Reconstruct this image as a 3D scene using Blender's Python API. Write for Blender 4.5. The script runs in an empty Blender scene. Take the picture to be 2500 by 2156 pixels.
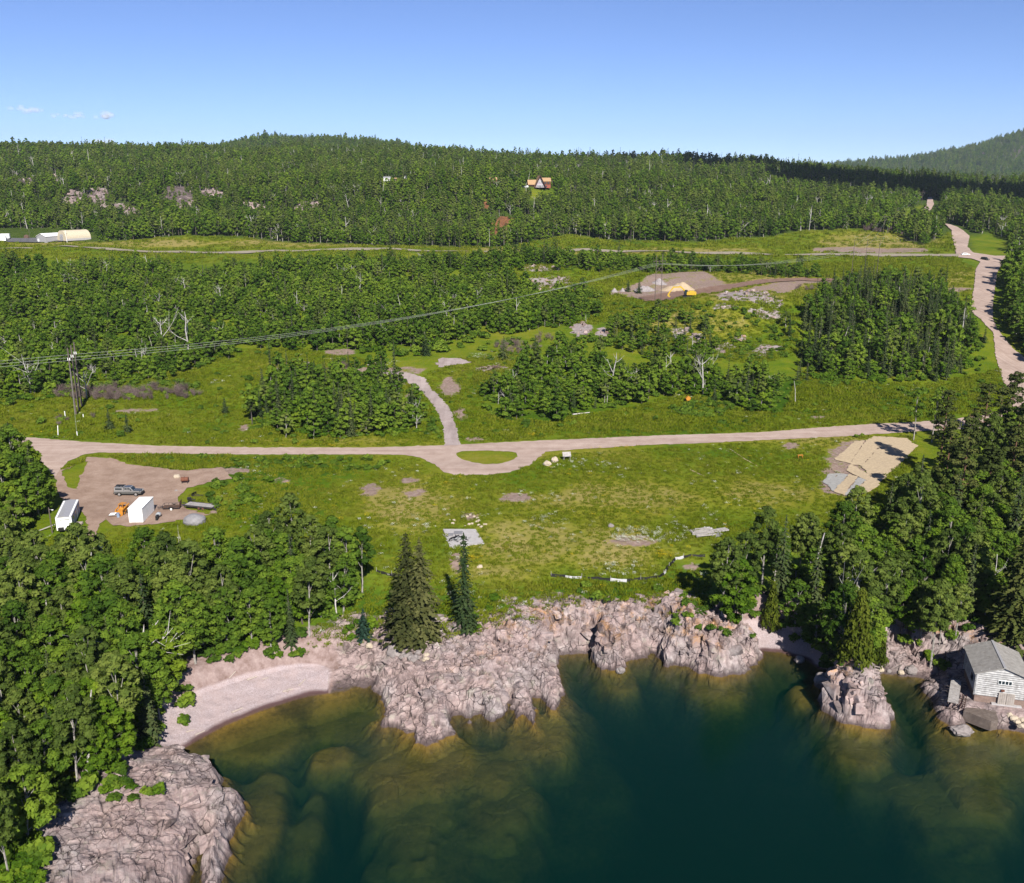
import bpy, bmesh, math, random
import numpy as np
from mathutils import Vector, Matrix
from mathutils.geometry import delaunay_2d_cdt

# ------------------------------------------------------------------ camera, sky, sun, exposure
SC = bpy.context.scene
COL = SC.collection
FPX, PXC, PYC = 2300.0, 1250.0, 1078.0          # focal length and centre in photograph pixels
PITCH = math.radians(15.73)
CAM_Z = 70.0
cam_data = bpy.data.cameras.new("camera")
cam = bpy.data.objects.new("camera", cam_data)
COL.objects.link(cam)
cam_data.sensor_fit = 'HORIZONTAL'
cam_data.sensor_width = 36.0
cam_data.lens = 36.0 * FPX / 2500.0
cam_data.clip_start = 0.5
cam_data.clip_end = 60000.0
cam.location = (0, 0, CAM_Z)
cam.rotation_euler = (math.pi / 2 - PITCH, 0, 0)
SC.camera = cam

SUN_EL, SUN_AZ = math.radians(38.0), math.radians(13.0)    # behind the camera, a little to the right
sun_to = Vector((math.sin(SUN_AZ) * math.cos(SUN_EL), -math.cos(SUN_AZ) * math.cos(SUN_EL), math.sin(SUN_EL)))

world = bpy.data.worlds.new("World")
SC.world = world
world.use_nodes = True
wn, wl = world.node_tree.nodes, world.node_tree.links
wn.clear()
w_out = wn.new('ShaderNodeOutputWorld')
w_bg = wn.new('ShaderNodeBackground')
w_sky = wn.new('ShaderNodeTexSky')
w_sky.sky_type = 'NISHITA'
w_sky.sun_disc = False
w_sky.sun_elevation = SUN_EL
w_sky.sun_rotation = math.pi - SUN_AZ
w_sky.altitude = 1500.0
w_sky.air_density = 0.62
w_sky.dust_density = 0.0
w_sky.ozone_density = 3.0
w_bg.inputs['Strength'].default_value = 0.0587
w_tint = wn.new('ShaderNodeMix'); w_tint.data_type = 'RGBA'; w_tint.blend_type = 'MULTIPLY'
w_tint.inputs[0].default_value = 1.0
w_tint.inputs[7].default_value = (0.88, 0.92, 1.11, 1.0)     # the photograph's cool white balance
wl.new(w_sky.outputs[0], w_tint.inputs[6])
wl.new(w_tint.outputs[2], w_bg.inputs['Color'])
wl.new(w_bg.outputs[0], w_out.inputs['Surface'])

sun_data = bpy.data.lights.new("sun", 'SUN')
sun_data.energy = 4.2
sun_data.angle = math.radians(0.55)
sun_data.color = (1.0, 0.955, 0.88)
sun = bpy.data.objects.new("sun", sun_data)
COL.objects.link(sun)
sun.location = (60, -200, 200)
sun.rotation_euler = sun_to.to_track_quat('Z', 'Y').to_euler()

SC.view_settings.view_transform = 'Standard'
SC.view_settings.look = 'None'
SC.view_settings.exposure = 1.12
SC.view_settings.gamma = 1.0
SC.view_settings.use_curve_mapping = False
SC.cycles.max_bounces = 6
SC.cycles.diffuse_bounces = 2
SC.cycles.glossy_bounces = 2
SC.cycles.transmission_bounces = 3
SC.cycles.volume_bounces = 0
SC.cycles.transparent_max_bounces = 24
SC.cycles.caustics_reflective = False
SC.cycles.caustics_refractive = False
SC.cycles.use_denoising = True

rng = np.random.default_rng(7)
random.seed(7)

# ------------------------------------------------------------------ vectorised noise
def _h(ix, iy, iz, seed):
    h = (ix.astype(np.int64) * 374761393 + iy.astype(np.int64) * 668265263 + iz.astype(np.int64) * 2147483647 + seed * 974634777) & 0xFFFFFFFF
    h = ((h ^ (h >> 13)) * 1274126177) & 0xFFFFFFFF
    h = ((h ^ (h >> 16)) * 2246822519) & 0xFFFFFFFF
    return ((h ^ (h >> 15)) & 0xFFFFFF) / float(0xFFFFFF)

def vnoise(x, y, z=None, seed=0):
    """smooth value noise, -1..1"""
    x = np.asarray(x, float); y = np.asarray(y, float)
    z = np.zeros_like(x) if z is None else np.asarray(z, float)
    fx, fy, fz = np.floor(x), np.floor(y), np.floor(z)
    tx, ty, tz = x - fx, y - fy, z - fz
    sx, sy, sz = tx*tx*(3-2*tx), ty*ty*(3-2*ty), tz*tz*(3-2*tz)
    r = 0
    zz = (0, 1) if np.any(z != 0) else (0,)
    for dz in zz:
        wz = (sz if dz else 1 - sz) if len(zz) == 2 else 1.0
        for dy in (0, 1):
            wy = sy if dy else 1 - sy
            for dx in (0, 1):
                wx = sx if dx else 1 - sx
                r = r + wx * wy * wz * _h(fx + dx, fy + dy, fz + dz, seed)
    return r * 2 - 1

def fbm(x, y, z=None, octv=4, seed=0, gain=0.5):
    r, a, f, n = 0, 1.0, 1.0, 0
    for o in range(octv):
        r = r + a * vnoise(np.asarray(x) * f, np.asarray(y) * f, None if z is None else np.asarray(z) * f, seed + o * 17)
        n += a; a *= gain; f *= 2.03
    return r / n

def voro(x, y, z, seed=0):
    """cell noise: F1, F2, the random of the nearest cell and the offset from its centre"""
    fx, fy, fz = np.floor(x), np.floor(y), np.floor(z)
    f1 = np.full(x.shape, 9.0); f2 = np.full(x.shape, 9.0); rid = np.zeros(x.shape); off = [np.zeros(x.shape) for _ in range(3)]
    for dz in (-1, 0, 1):
        for dy in (-1, 0, 1):
            for dx in (-1, 0, 1):
                cx, cy, cz = fx + dx, fy + dy, fz + dz
                ox, oy, oz = cx + _h(cx, cy, cz, seed) - x, cy + _h(cx, cy, cz, seed + 1) - y, cz + _h(cx, cy, cz, seed + 2) - z
                d = ox * ox + oy * oy + oz * oz
                rr = _h(cx, cy, cz, seed + 3)
                closer = d < f1
                f2 = np.where(closer, f1, np.minimum(f2, d))
                rid = np.where(closer, rr, rid)
                for q, o in enumerate((ox, oy, oz)): off[q] = np.where(closer, o, off[q])
                f1 = np.where(closer, d, f1)
    return np.sqrt(f1), np.sqrt(f2), rid, off

def sstep(a, b, x):
    t = np.clip((x - a) / (b - a), 0, 1)
    return t * t * (3 - 2 * t)

# ------------------------------------------------------------------ from a view ray to a place
def rays(px, py):
    px = np.asarray(px, float); py = np.asarray(py, float)
    xc, yc = (px - PXC) / FPX, (py - PYC) / FPX
    return xc, math.cos(PITCH) - yc * math.sin(PITCH), -math.sin(PITCH) - yc * math.cos(PITCH)

def at_z(px, py, z=0.0):
    dx, dy, dz = rays(px, py)
    t = (z - CAM_Z) / dz
    return np.stack([dx * t, dy * t], -1)

# ------------------------------------------------------------------ the shape of the land
# shoreline: photograph pixel, then the profile of the land behind it:
# edge height, (distance, height) of the first shelf, (distance, height) of the top, rockiness, slope of the bed
RK = (2.6, 6.5, 4.6, 14.0, 6.0, 1.0, 0.9, 0.34)      # big sloping rock at the left
BE = (0.0, 6.5, 1.25, 8.3, 4.2, 0.0, 0.20, 0.4)       # pebble beach
PR = (2.4, 5.0, 4.3, 17.0, 6.4, 1.0, 0.95, 0.8)      # middle promontory
PL = (0.9, 3.5, 2.2, 16.0, 6.0, 1.0, 0.50, 0.8)      # its low tongues
CV = (4.6, 1.6, 6.0, 4.0, 7.0, 1.0, 0.75, 0.9)       # sheer cove
CL = (3.6, 3.0, 5.6, 6.0, 7.0, 1.0, 0.95, 0.95)       # cliff
BR = (0.1, 3.0, 1.0, 9.0, 5.0, 0.62, 0.22, 0.6)      # rocks behind the end of the beach
SB = (0.0, 4.5, 1.0, 7.0, 6.0, 0.1, 0.22, 0.5)       # small beach
DB = (0.3, 4.5, 1.2, 9.0, 6.0, 0.8, 0.25, 0.6)       # stony cove
BH = (0.6, 3.0, 1.7, 18.0, 5.5, 1.0, 0.45, 0.6)      # boathouse shelf
SHORE = [(-900, 2900, RK), (100, 2700, RK), (380, 2420, RK), (445, 2200, RK), (474, 2110, RK), (503, 2036, RK), (510, 2038, RK),
 (499, 2100, RK), (490, 2190, RK), (535, 2175, RK), (545, 2135, RK), (556, 2102, RK), (553, 2072, RK), (583, 2021, RK), (602, 1998, RK),
 (590, 1956, RK), (541, 1936, RK), (546, 1902, RK), (513, 1878, RK), (483, 1871, RK), (456, 1847, RK), (444, 1828, BE),
 (483, 1805, BE), (548, 1770, BE), (633, 1735, BE), (722, 1706, BE), (760, 1697, BE), (830, 1687, BR), (874, 1675, BR), (902, 1676, BR),
 (913, 1690, PR), (939, 1711, PR), (931, 1763, PL), (940, 1776, PL), (961, 1769, PL), (991, 1795, PL), (1008, 1790, PL), (1011, 1815, PL),
 (1039, 1827, PL), (1069, 1810, PL), (1104, 1793, PL), (1100, 1771, PR), (1113, 1750, PR), (1147, 1763, PR), (1169, 1750, PR), (1200, 1758, PR),
 (1226, 1745, PR), (1239, 1711, PR), (1254, 1732, PL), (1260, 1756, PL), (1278, 1745, PL), (1302, 1769, PL), (1312, 1745, PL), (1295, 1702, PR),
 (1321, 1706, PR), (1352, 1728, PL), (1378, 1706, PL), (1369, 1659, PR), (1366, 1617, CV), (1362, 1598, CV), (1404, 1589, CV), (1446, 1593, CV),
 (1449, 1619, CL), (1473, 1633, CL), (1512, 1643, CL), (1525, 1624, CL), (1534, 1611, CL), (1573, 1602, CL), (1600, 1597, CL), (1626, 1624, CL),
 (1678, 1628, CL), (1704, 1641, CL), (1761, 1652, CL), (1809, 1641, CL), (1837, 1624, CL), (1857, 1615, CL), (1862, 1588, SB), (1904, 1591, SB),
 (1969, 1611, SB), (2000, 1632, SB), (2034, 1641, DB), (2085, 1640, DB), (2134, 1643, DB), (2186, 1643, DB), (2239, 1654, DB), (2256, 1663, DB),
 (2252, 1685, BH), (2282, 1715, BH), (2300, 1750, BH), (2317, 1776, BH), (2352, 1776, BH), (2369, 1763, BH), (2425, 1774, BH), (2500, 1793, BH),
 (2650, 1830, BH), (3000, 1850, RK), (4200, 1800, RK)]
IS = (2.6, 1.5, 4.6, 3.4, 5.6, 1.0, 0.95, 0.55)
ISLET = [(1993, 1672), (2003, 1655), (2030, 1662), (2050, 1650), (2090, 1652), (2132, 1664), (2148, 1690), (2166, 1722), (2177, 1754), (2168, 1777), (2135, 1778),
 (2100, 1771), (2052, 1760), (2043, 1747), (2002, 1733), (1997, 1706), (2008, 1690)]
_sp = at_z([s[0] for s in SHORE], [s[1] for s in SHORE])
_ip = at_z([s[0] for s in ISLET], [s[1] for s in ISLET])
LAND = np.concatenate([_sp, np.array([[3000.0, 60.0], [9000, 60], [9000, 20000], [-9000, 20000], [-9000, 20], [-400, 20]])])
_av = np.concatenate([_sp, _ip])
_aa = np.array([s[2] for s in SHORE] + [IS] * len(ISLET))

def inside(poly, x, y):
    r = np.zeros(np.shape(x), bool)
    n = len(poly); j = n - 1
    for i in range(n):
        xi, yi = poly[i]; xj, yj = poly[j]
        if yi != yj:
            r ^= ((yi > y) != (yj > y)) & (x < (xj - xi) * (y - yi) / (yj - yi) + xi)
        j = i
    return r

def seg_dist(poly, x, y, closed=True):
    d = np.full(np.shape(x), 1e18)
    n = len(poly)
    for i in range(n if closed else n - 1):
        ax, ay = poly[i]; bx, by = poly[(i + 1) % n]
        vx, vy = bx - ax, by - ay
        L = vx * vx + vy * vy + 1e-9
        t = np.clip(((x - ax) * vx + (y - ay) * vy) / L, 0, 1)
        d = np.minimum(d, (x - ax - t * vx) ** 2 + (y - ay - t * vy) ** 2)
    return np.sqrt(d)

def shore_sd(x, y):
    d1 = seg_dist(LAND, x, y) * np.where(inside(LAND, x, y), 1, -1)
    d2 = seg_dist(_ip, x, y) * np.where(inside(_ip, x, y), 1, -1)
    return np.maximum(d1, d2)

def shore_attr(x, y):
    w = np.zeros(x.shape); acc = np.zeros(x.shape + (8,))
    for (vx, vy), a in zip(_av, _aa):
        q = 1.0 / ((x - vx) ** 2 + (y - vy) ** 2 + 1.2) ** 2
        w += q; acc += q[..., None] * a
    return acc / w[..., None]

# drowned rocks: pixel, top height, radius across, radius along
MOUND = [(800, 1840, -1.2, 4, 3), (905, 1880, -2.0, 4, 3), (960, 1930, -1.9, 4, 5), (1060, 1860, -1.3, 8, 5), (1010, 2010, -2.6, 6, 7), (1080, 2100, -3.6, 6, 8),
 (1210, 1880, -1.8, 5, 5), (1230, 1960, -2.6, 6, 6), (1250, 2040, -4.2, 5, 7), (1320, 1790, -1.3, 5, 4), (755, 2000, -2.8, 2.4, 7), (920, 2090, -4.0, 2, 3),
 (1410, 1860, -5.0, 4, 5), (1480, 1900, -5.6, 4, 5), (1400, 1990, -6.0, 6, 6), (640, 1950, -1.8, 4, 7), (620, 2040, -1.6, 3, 6), (1960, 1690, -1.0, 3, 3), (2090, 1820, -1.6, 5, 4),
 (2150, 1900, -3.4, 5, 4), (2360, 1830, -1.4, 5, 5), (2380, 1920, -2.0, 6, 5), (2280, 1940, -2.8, 5, 5), (2350, 2000, -3.6, 6, 5),
 (2450, 1850, -2.2, 6, 5), (2330, 2060, -5.0, 6, 5), (1520, 1660, -1.4, 3, 3), (1750, 1680, -1.5, 5, 3), (1000, 1830, -1.5, 5, 3), (850, 1760, -2.0, 6, 4), (640, 1800, -1.6, 7, 4)]
_mw = [(at_z(m[0], m[1], m[2] * 0.75), m[2], m[3], m[4]) for m in MOUND]

YK = np.array([-200, 60, 120, 170, 210, 245, 300, 350, 400, 450, 500, 550, 600, 650, 700, 800, 900, 1000, 1300, 1500, 2000, 3000, 20000.])
ZK = np.array([4, 5, 6.4, 7.2, 8.6, 10, 14, 17.5, 21, 23, 24.5, 27, 29, 33, 38, 52, 64, 74, 96, 98, 70, 50, 40.])
AK = np.array([-0.9, -0.55, -.3, -.1, .0, .1, .25, .33, .42, .55, .9])
KK = np.array([1.0, 1.0, 1.0, .96, .86, .80, .80, .62, .44, .36, .34])
# knolls and hollows: x, y, height, radius x, radius y
BUMPS = [(88, 352, 9.5, 40, 32), (150, 345, 3.0, 30, 40), (-75, 262, 2.2, 22, 14), (30, 445, 5.0, 40, 26), (-5, 470, 4.0, 40, 25),
         (-300, 780, 10, 160, 60), (-120, 770, 9, 70, 60), (-20, 770, 16, 60, 70), (20, 835, 10, 70, 60), (120, 900, 6, 90, 80)]

def inland(x, y):
    a = x / np.maximum(y, 60.0)
    z = np.interp(y, YK, ZK)
    k = np.interp(a, AK, KK)
    z = np.where(y > 600, 29 + (z - 29) * k, z)
    for bx, by, h, rx, ry in BUMPS:
        z = z + h * np.exp(-((x - bx) / rx) ** 2 - ((y - by) / ry) ** 2)
    far = y > 1200
    # the far hills
    sx = np.where(x < -520, 260.0, 520.0)
    z = z + far * 80 * np.exp(-((x + 520) / sx) ** 2 - ((y - 2300) / 420.0) ** 2)
    z = np.maximum(z, far * (40 + 350 * np.exp(-((x - 2700) / 690.0) ** 2 - ((y - 4000) / 800.0) ** 2) + 62 * np.exp(-((x - 1500) / 700.0) ** 2 - ((y - 4600) / 700.0) ** 2)))
    amp = sstep(240, 700, y) * 4.0 + sstep(700, 1500, y) * 5.0
    z = z + amp * fbm(x / 90.0, y / 90.0, octv=3, seed=3)
    z = z + 0.55 * sstep(120, 160, y) * (1 - sstep(198, 206, y) * (1 - sstep(226, 240, y))) * vnoise(x / 14.0, y / 14.0, seed=5)
    return z

def pad_mask(x, y):
    r = np.zeros(np.shape(x))
    for cx, cy, hw, hd, rz, pz in PADS:
        c, sn = math.cos(rz), math.sin(rz)
        r = np.maximum(r, 1 - sstep(0, 1, np.maximum(np.abs((x - cx) * c + (y - cy) * sn) - hw, np.abs(-(x - cx) * sn + (y - cy) * c) - hd) / 2.0))
    return r

PADS = []        # level places: centre x, y, half width, half depth, turn, height

def mound_w(x, y):
    w = np.zeros(x.shape)
    for (c, top, rx, ry) in _mw:
        w = np.maximum(w, np.exp(-(((x - c[0]) / rx) ** 2 + ((y - c[1]) / (ry * 1.3)) ** 2) ** 2.0) * (1.0 if top > -3.5 else .7))
    return w

def H(x, y, full=False):
    x = np.asarray(x, float); y = np.asarray(y, float)
    sh = x.shape
    x = x.ravel(); y = y.ravel()
    z = inland(x, y)
    rock = np.zeros(x.shape); dd = np.full(x.shape, 99.0)
    m = (y < 190) & (np.abs(x) < 400)
    if m.any():
        xs, ys = x[m], y[m]
        d = shore_sd(xs, ys)
        at = np.tile(_aa[0], (len(xs), 1)); nr = np.abs(d) < 48
        at[nr] = shore_attr(xs[nr], ys[nr])
        C, d1, h1, d2, T, rk, bs, _am = at.T
        d = d + rk * (0.55 * vnoise(xs / 1.9, ys / 1.9, seed=11) + 0.28 * vnoise(xs / 0.7, ys / 0.7, seed=12))
        zi = z[m]
        wE = 0.4 + 0.34 * C; d1 = np.maximum(d1, wE + .4); d2 = np.maximum(d2, d1 + 1.0)
        up = np.where(d < wE, C * np.clip(d / wE, 0, 1) ** .8, np.where(d < d1, C + (h1 - C) * np.clip((d - wE) / (d1 - wE), 0, 1), h1 + (T - h1) * sstep(0, 1, (d - d1) / np.maximum(d2 - d1, .3))))
        w = sstep(0, 1, (d - d2 * 0.9) / 18.0)
        isl = seg_dist(_ip, xs, ys) < 9
        w = np.where(isl & (ys < _ip[:, 1].max() + 1), 0, w)
        land = up * (1 - w) + zi * w
        u = -d
        bed = -15.0 * (1 - np.exp(-1.35 * bs * np.maximum(u, 0) / 15.0))
        bed = bed - 0.30 * sstep(0, 1.0, u) + sstep(0.5, 7, u) * 0.7 * fbm(xs / 7.0, ys / 7.0, octv=3, seed=21)
        wob = 0.35 * fbm(xs / 3.0, ys / 3.0, octv=2, seed=31)
        for (c, top, rx, ry) in _mw:
            q = ((xs - c[0]) / rx) ** 2 + ((ys - c[1]) / (ry * 1.3)) ** 2
            g = np.exp(-np.maximum(q + wob, 0) ** 2.2)
            bed = np.maximum(bed, bed + (top - bed) * g)
        bed = np.minimum(bed, -0.05)
        z[m] = np.where(d > 0, land, bed)
        rock[m] = rk; dd[m] = d
    for cx, cy, hw, hd, rz, pz in PADS:
        c, sn = math.cos(rz), math.sin(rz)
        u = np.abs((x - cx) * c + (y - cy) * sn) - hw; v = np.abs(-(x - cx) * sn + (y - cy) * c) - hd
        q = 1 - sstep(0, 1, np.maximum(u, v) / 2.5)
        z = z + (pz - z) * q
    if full:
        return z.reshape(sh), rock.reshape(sh), dd.reshape(sh)
    return z.reshape(sh)

_HC = {}
def _cache():
    r = np.geomspace(44, 9200, 620); a = np.linspace(math.radians(-44), math.radians(44), 360)
    A, R = np.meshgrid(a, r)
    _HC['z'] = H(R * np.sin(A), R * np.cos(A)); _HC['r0'] = math.log(44); _HC['dr'] = math.log(9200 / 44) / 619; _HC['a0'] = a[0]; _HC['da'] = a[1] - a[0]

def Hq(x, y):
    """quick look-up of the ground height"""
    if not _HC: _cache()
    i = np.clip((np.log(np.hypot(x, y)) - _HC['r0']) / _HC['dr'], 0, 617.999); j = np.clip((np.arctan2(x, y) - _HC['a0']) / _HC['da'], 0, 357.999)
    i0 = i.astype(int); j0 = j.astype(int); u = i - i0; v = j - j0; z = _HC['z']
    return (z[i0, j0] * (1 - u) + z[i0 + 1, j0] * u) * (1 - v) + (z[i0, j0 + 1] * (1 - u) + z[i0 + 1, j0 + 1] * u) * v

def G(px, py):
    """where the ray through a photograph pixel meets the ground: array (n, 3)"""
    px = np.atleast_1d(np.asarray(px, float)); py = np.atleast_1d(np.asarray(py, float))
    dx, dy, dz = rays(px, py)
    ts = np.geomspace(70, 7000, 420)
    X = dx[:, None] * ts; Y = dy[:, None] * ts; Z = CAM_Z + dz[:, None] * ts
    below = Z < Hq(X, Y)
    k = np.where(below.any(1), below.argmax(1), len(ts) - 1)
    lo, hi = ts[np.maximum(k - 1, 0)], ts[k]
    for _ in range(14):
        mid = (lo + hi) / 2
        b = CAM_Z + dz * mid < Hq(dx * mid, dy * mid)
        hi = np.where(b, mid, hi); lo = np.where(b, lo, mid)
    t = (lo + hi) / 2
    return np.stack([dx * t, dy * t, H(dx * t, dy * t)], -1)

def g1(px, py):
    return Vector(G([px], [py])[0])

def proj(x, y, z):
    """photograph pixel of a place, and its depth"""
    c, s = math.cos(PITCH), math.sin(PITCH)
    dep = y * c - (z - CAM_Z) * s
    up = y * s + (z - CAM_Z) * c
    return PXC + FPX * x / dep, PYC - FPX * up / dep, dep

PADS.append((66.0, 115.2, 3.5, 4.2, math.radians(-15), 2.0))      # under the boathouse
# ------------------------------------------------------------------ material helpers
def new_mat(name):
    m = bpy.data.materials.new(name); m.use_nodes = True
    nt = m.node_tree; nt.nodes.clear()
    out = nt.nodes.new('ShaderNodeOutputMaterial')
    return m, nt, out

class N:
    """small wrapper to write node graphs in a line"""
    def __init__(self, nt): self.nt = nt
    def node(self, t, **kw):
        n = self.nt.nodes.new(t)
        for k, v in kw.items(): setattr(n, k, v)
        return n
    def link(self, a, b): self.nt.links.new(a, b)
    def setin(self, sock, v):
        if isinstance(v, (int, float)): sock.default_value = v
        elif isinstance(v, (tuple, list)): sock.default_value = tuple(v) + ((1.0,) if len(v) == 3 and sock.type == 'RGBA' else ())
        else: self.link(v, sock)
    def attr(self, name, out='Color'):
        return self.node('ShaderNodeAttribute', attribute_name=name).outputs[out]
    def sep(self, c):
        n = self.node('ShaderNodeSeparateColor'); self.setin(n.inputs[0], c); return n.outputs
    def noise(self, vec, scale, detail=3.0, rough=0.55, dist=0.0):
        n = self.node('ShaderNodeTexNoise'); n.noise_dimensions = '3D'
        if vec is not None: self.link(vec, n.inputs['Vector'])
        n.inputs['Scale'].default_value = scale; n.inputs['Detail'].default_value = detail
        n.inputs['Roughness'].default_value = rough; n.inputs['Distortion'].default_value = dist
        return n.outputs['Fac']
    def voro(self, vec, scale, feature='F1', out='Distance'):
        n = self.node('ShaderNodeTexVoronoi', feature=feature)
        if vec is not None: self.link(vec, n.inputs['Vector'])
        n.inputs['Scale'].default_value = scale
        return n.outputs[out]
    def ramp(self, fac, stops):
        n = self.node('ShaderNodeValToRGB'); self.setin(n.inputs[0], fac)
        e = n.color_ramp.elements
        while len(e) > 1: e.remove(e[-1])
        e[0].position = stops[0][0]; c = stops[0][1]; e[0].color = tuple(c) + (1,) if len(c) == 3 else c
        for p, c in stops[1:]:
            k = e.new(p); k.color = tuple(c) + (1,) if len(c) == 3 else c
        return n.outputs[0]
    def rng(self, v, a, b, c=0.0, d=1.0):
        n = self.node('ShaderNodeMapRange'); n.clamp = True
        self.setin(n.inputs[0], v)
        for i, q in enumerate((a, b, c, d)): n.inputs[i + 1].default_value = q
        return n.outputs[0]
    def math(self, op, a, b=0.0, c=0.0):
        n = self.node('ShaderNodeMath', operation=op)
        self.setin(n.inputs[0], a); self.setin(n.inputs[1], b); self.setin(n.inputs[2], c); return n.outputs[0]
    def mix(self, f, a, b, blend='MIX'):
        n = self.node('ShaderNodeMix', data_type='RGBA', blend_type=blend)
        self.setin(n.inputs[0], f); self.setin(n.inputs[6], a); self.setin(n.inputs[7], b); return n.outputs[2]
    def pos(self): return self.node('ShaderNodeNewGeometry').outputs['Position']
    def obj(self): return self.node('ShaderNodeTexCoord').outputs['Object']
    def rand(self): return self.node('ShaderNodeObjectInfo').outputs['Random']
    def bump(self, h, strength=0.5, dist=0.1):
        n = self.node('ShaderNodeBump'); self.setin(n.inputs['Height'], h)
        n.inputs['Strength'].default_value = strength; n.inputs['Distance'].default_value = dist
        return n.outputs[0]
    def dim(self, col, f=0.707):
        return self.mix(1.0, col, (f, f, f), 'MULTIPLY')
    def bsdf(self, col, rough=0.8, normal=None, spec=0.2, metal=0.0, f=0.707):
        n = self.node('ShaderNodeBsdfPrincipled')
        self.setin(n.inputs['Base Color'], self.dim(col, f)); self.setin(n.inputs['Roughness'], rough)
        n.inputs['Specular IOR Level'].default_value = spec; self.setin(n.inputs['Metallic'], metal)
        if normal is not None: self.link(normal, n.inputs['Normal'])
        return n.outputs[0]

def plain(name, col, rough=0.7, spec=0.3, metal=0.0, var=0.12, scale=3.0, dirt=None):
    """painted or weathered surface: colour with mottling and a little relief"""
    m, nt, out = new_mat(name); k = N(nt)
    o = k.obj()
    f = k.noise(o, scale, 4.0)
    c = k.mix(k.rng(f, .3, .7), [max(0, v * (1 - var)) for v in col], [min(1, v * (1 + var)) for v in col])
    if dirt is not None:
        c = k.mix(k.rng(k.noise(o, scale * .6, 5.0, .7), .52, .75), c, dirt)
    nt.links.new(k.bsdf(c, rough, k.bump(k.noise(o, scale * 6, 3.0), .15, .02), spec, metal, 1.0 if name in ('white_paint', 'glass') else 0.707), out.inputs[0])
    return m

# ------------------------------------------------------------------ object helpers
def link(name, mesh, mat=None, parent=None, **props):
    o = bpy.data.objects.new(name, mesh); COL.objects.link(o)
    if mat is not None and mesh is not None:
        mesh.materials.append(mat)
    if parent is not None: o.parent = parent
    for k, v in props.items(): o[k] = v
    return o

def mesh_np(name, verts, faces, smooth=False):
    me = bpy.data.meshes.new(name)
    verts = np.asarray(verts, np.float32); faces = np.asarray(faces, np.int32)
    nv, nf, fs = len(verts), len(faces), faces.shape[1]
    me.vertices.add(nv); me.vertices.foreach_set('co', verts.ravel())
    me.loops.add(nf * fs); me.loops.foreach_set('vertex_index', faces.ravel())
    me.polygons.add(nf); me.polygons.foreach_set('loop_start', np.arange(nf, dtype=np.int32) * fs)
    me.polygons.foreach_set('loop_total', np.full(nf, fs, np.int32))
    me.polygons.foreach_set('use_smooth', np.full(nf, bool(smooth)))
    me.update(calc_edges=True)
    return me

def col_attr(me, name, rgba):
    a = me.color_attributes.new(name, 'FLOAT_COLOR', 'POINT')
    a.data.foreach_set('color', np.asarray(rgba, np.float32).ravel())

# ------------------------------------------------------------------ areas of the ground, traced in the photograph
def wpoly(pts, z=None):
    p = np.array(pts, float)
    return at_z(p[:, 0], p[:, 1], z) if z is not None else G(p[:, 0], p[:, 1])[:, :2]

def soft(poly, x, y, w=1.5):
    """1 inside the area, fading over w metres at its edge"""
    x0, y0 = poly.min(0) - 3 * w; x1, y1 = poly.max(0) + 3 * w
    r = np.zeros(x.shape)
    m = (x > x0) & (x < x1) & (y > y0) & (y < y1)
    if m.any():
        d = seg_dist(poly, x[m], y[m]) * np.where(inside(poly, x[m], y[m]), 1, -1)
        r[m] = sstep(-w, w, d)
    return r

def ell(cx, cy, rx, ry, n=14):
    return [(cx + rx * math.cos(t), cy + ry * math.sin(t)) for t in np.linspace(0, 2 * math.pi, n, endpoint=False)]

DIRT = [wpoly(q) for q in (
    ell(905, 1197, 26, 17), ell(1015, 1205, 26, 11), ell(1000, 1172, 26, 7), ell(1257, 1216, 40, 11), ell(1150, 1262, 22, 8), ell(1930, 1090, 16, 10),
    ell(1540, 1320, 60, 14), ell(1675, 1386, 22, 10), ell(1115, 1375, 8, 26), ell(1300, 893, 26, 12), ell(1110, 950, 18, 16), ell(1095, 945, 24, 26), ell(1125, 1010, 14, 16), ell(1160, 1073, 24, 5),
    ell(2040, 1100, 30, 9), ell(2030, 1152, 22, 6), ell(830, 860, 40, 8), ell(980, 905, 60, 9), ell(880, 905, 50, 9), ell(1000, 985, 20, 26), ell(1830, 975, 10, 6), ell(2000, 1020, 20, 4),
    ell(2105, 1120, 95, 46), ell(2060, 1185, 56, 26), ell(600, 1046, 12, 8), ell(560, 1150, 60, 10), ell(690, 1175, 24, 8), ell(330, 1003, 60, 5),
    # diggings by the excavator and the cut behind the highway
    [(1560, 690), (1600, 668), (1720, 662), (1745, 676), (1790, 700), (1760, 716), (1590, 732), (1520, 722), (1480, 716)],
    [(1740, 722), (1840, 700), (1940, 680), (2050, 682), (2065, 688), (1960, 694), (1840, 715), (1760, 728)],
    [(1980, 606), (2080, 602), (2260, 606), (2265, 616), (2100, 619), (1990, 616)], ell(2340, 706, 34, 5))]
ROCKY = [wpoly(q) for q in (
    [(1286, 680), (1340, 676), (1390, 676), (1395, 690), (1370, 706), (1300, 712)], [(1385, 704), (1440, 698), (1425, 714), (1390, 716)], ell(1320, 655, 50, 8),
    [(1745, 716), (1800, 710), (1880, 722), (1910, 732), (1905, 750), (1850, 740), (1760, 732)], [(1820, 752), (1900, 757), (1905, 780), (1850, 772)], ell(1770, 748, 30, 5),
    ell(1420, 805, 26, 18), ell(1470, 815, 14, 16), ell(1770, 850, 24, 12), ell(1700, 825, 18, 10), ell(1880, 848, 30, 8), ell(1850, 862, 30, 7), ell(1810, 828, 14, 6),
    ell(750, 888, 18, 6), ell(1665, 808, 22, 10))]
CLAY = [wpoly(q) for q in (ell(1230, 545, 30, 18), ell(1185, 500, 14, 8), ell(1215, 570, 36, 12), ell(1240, 580, 30, 12))]
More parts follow.
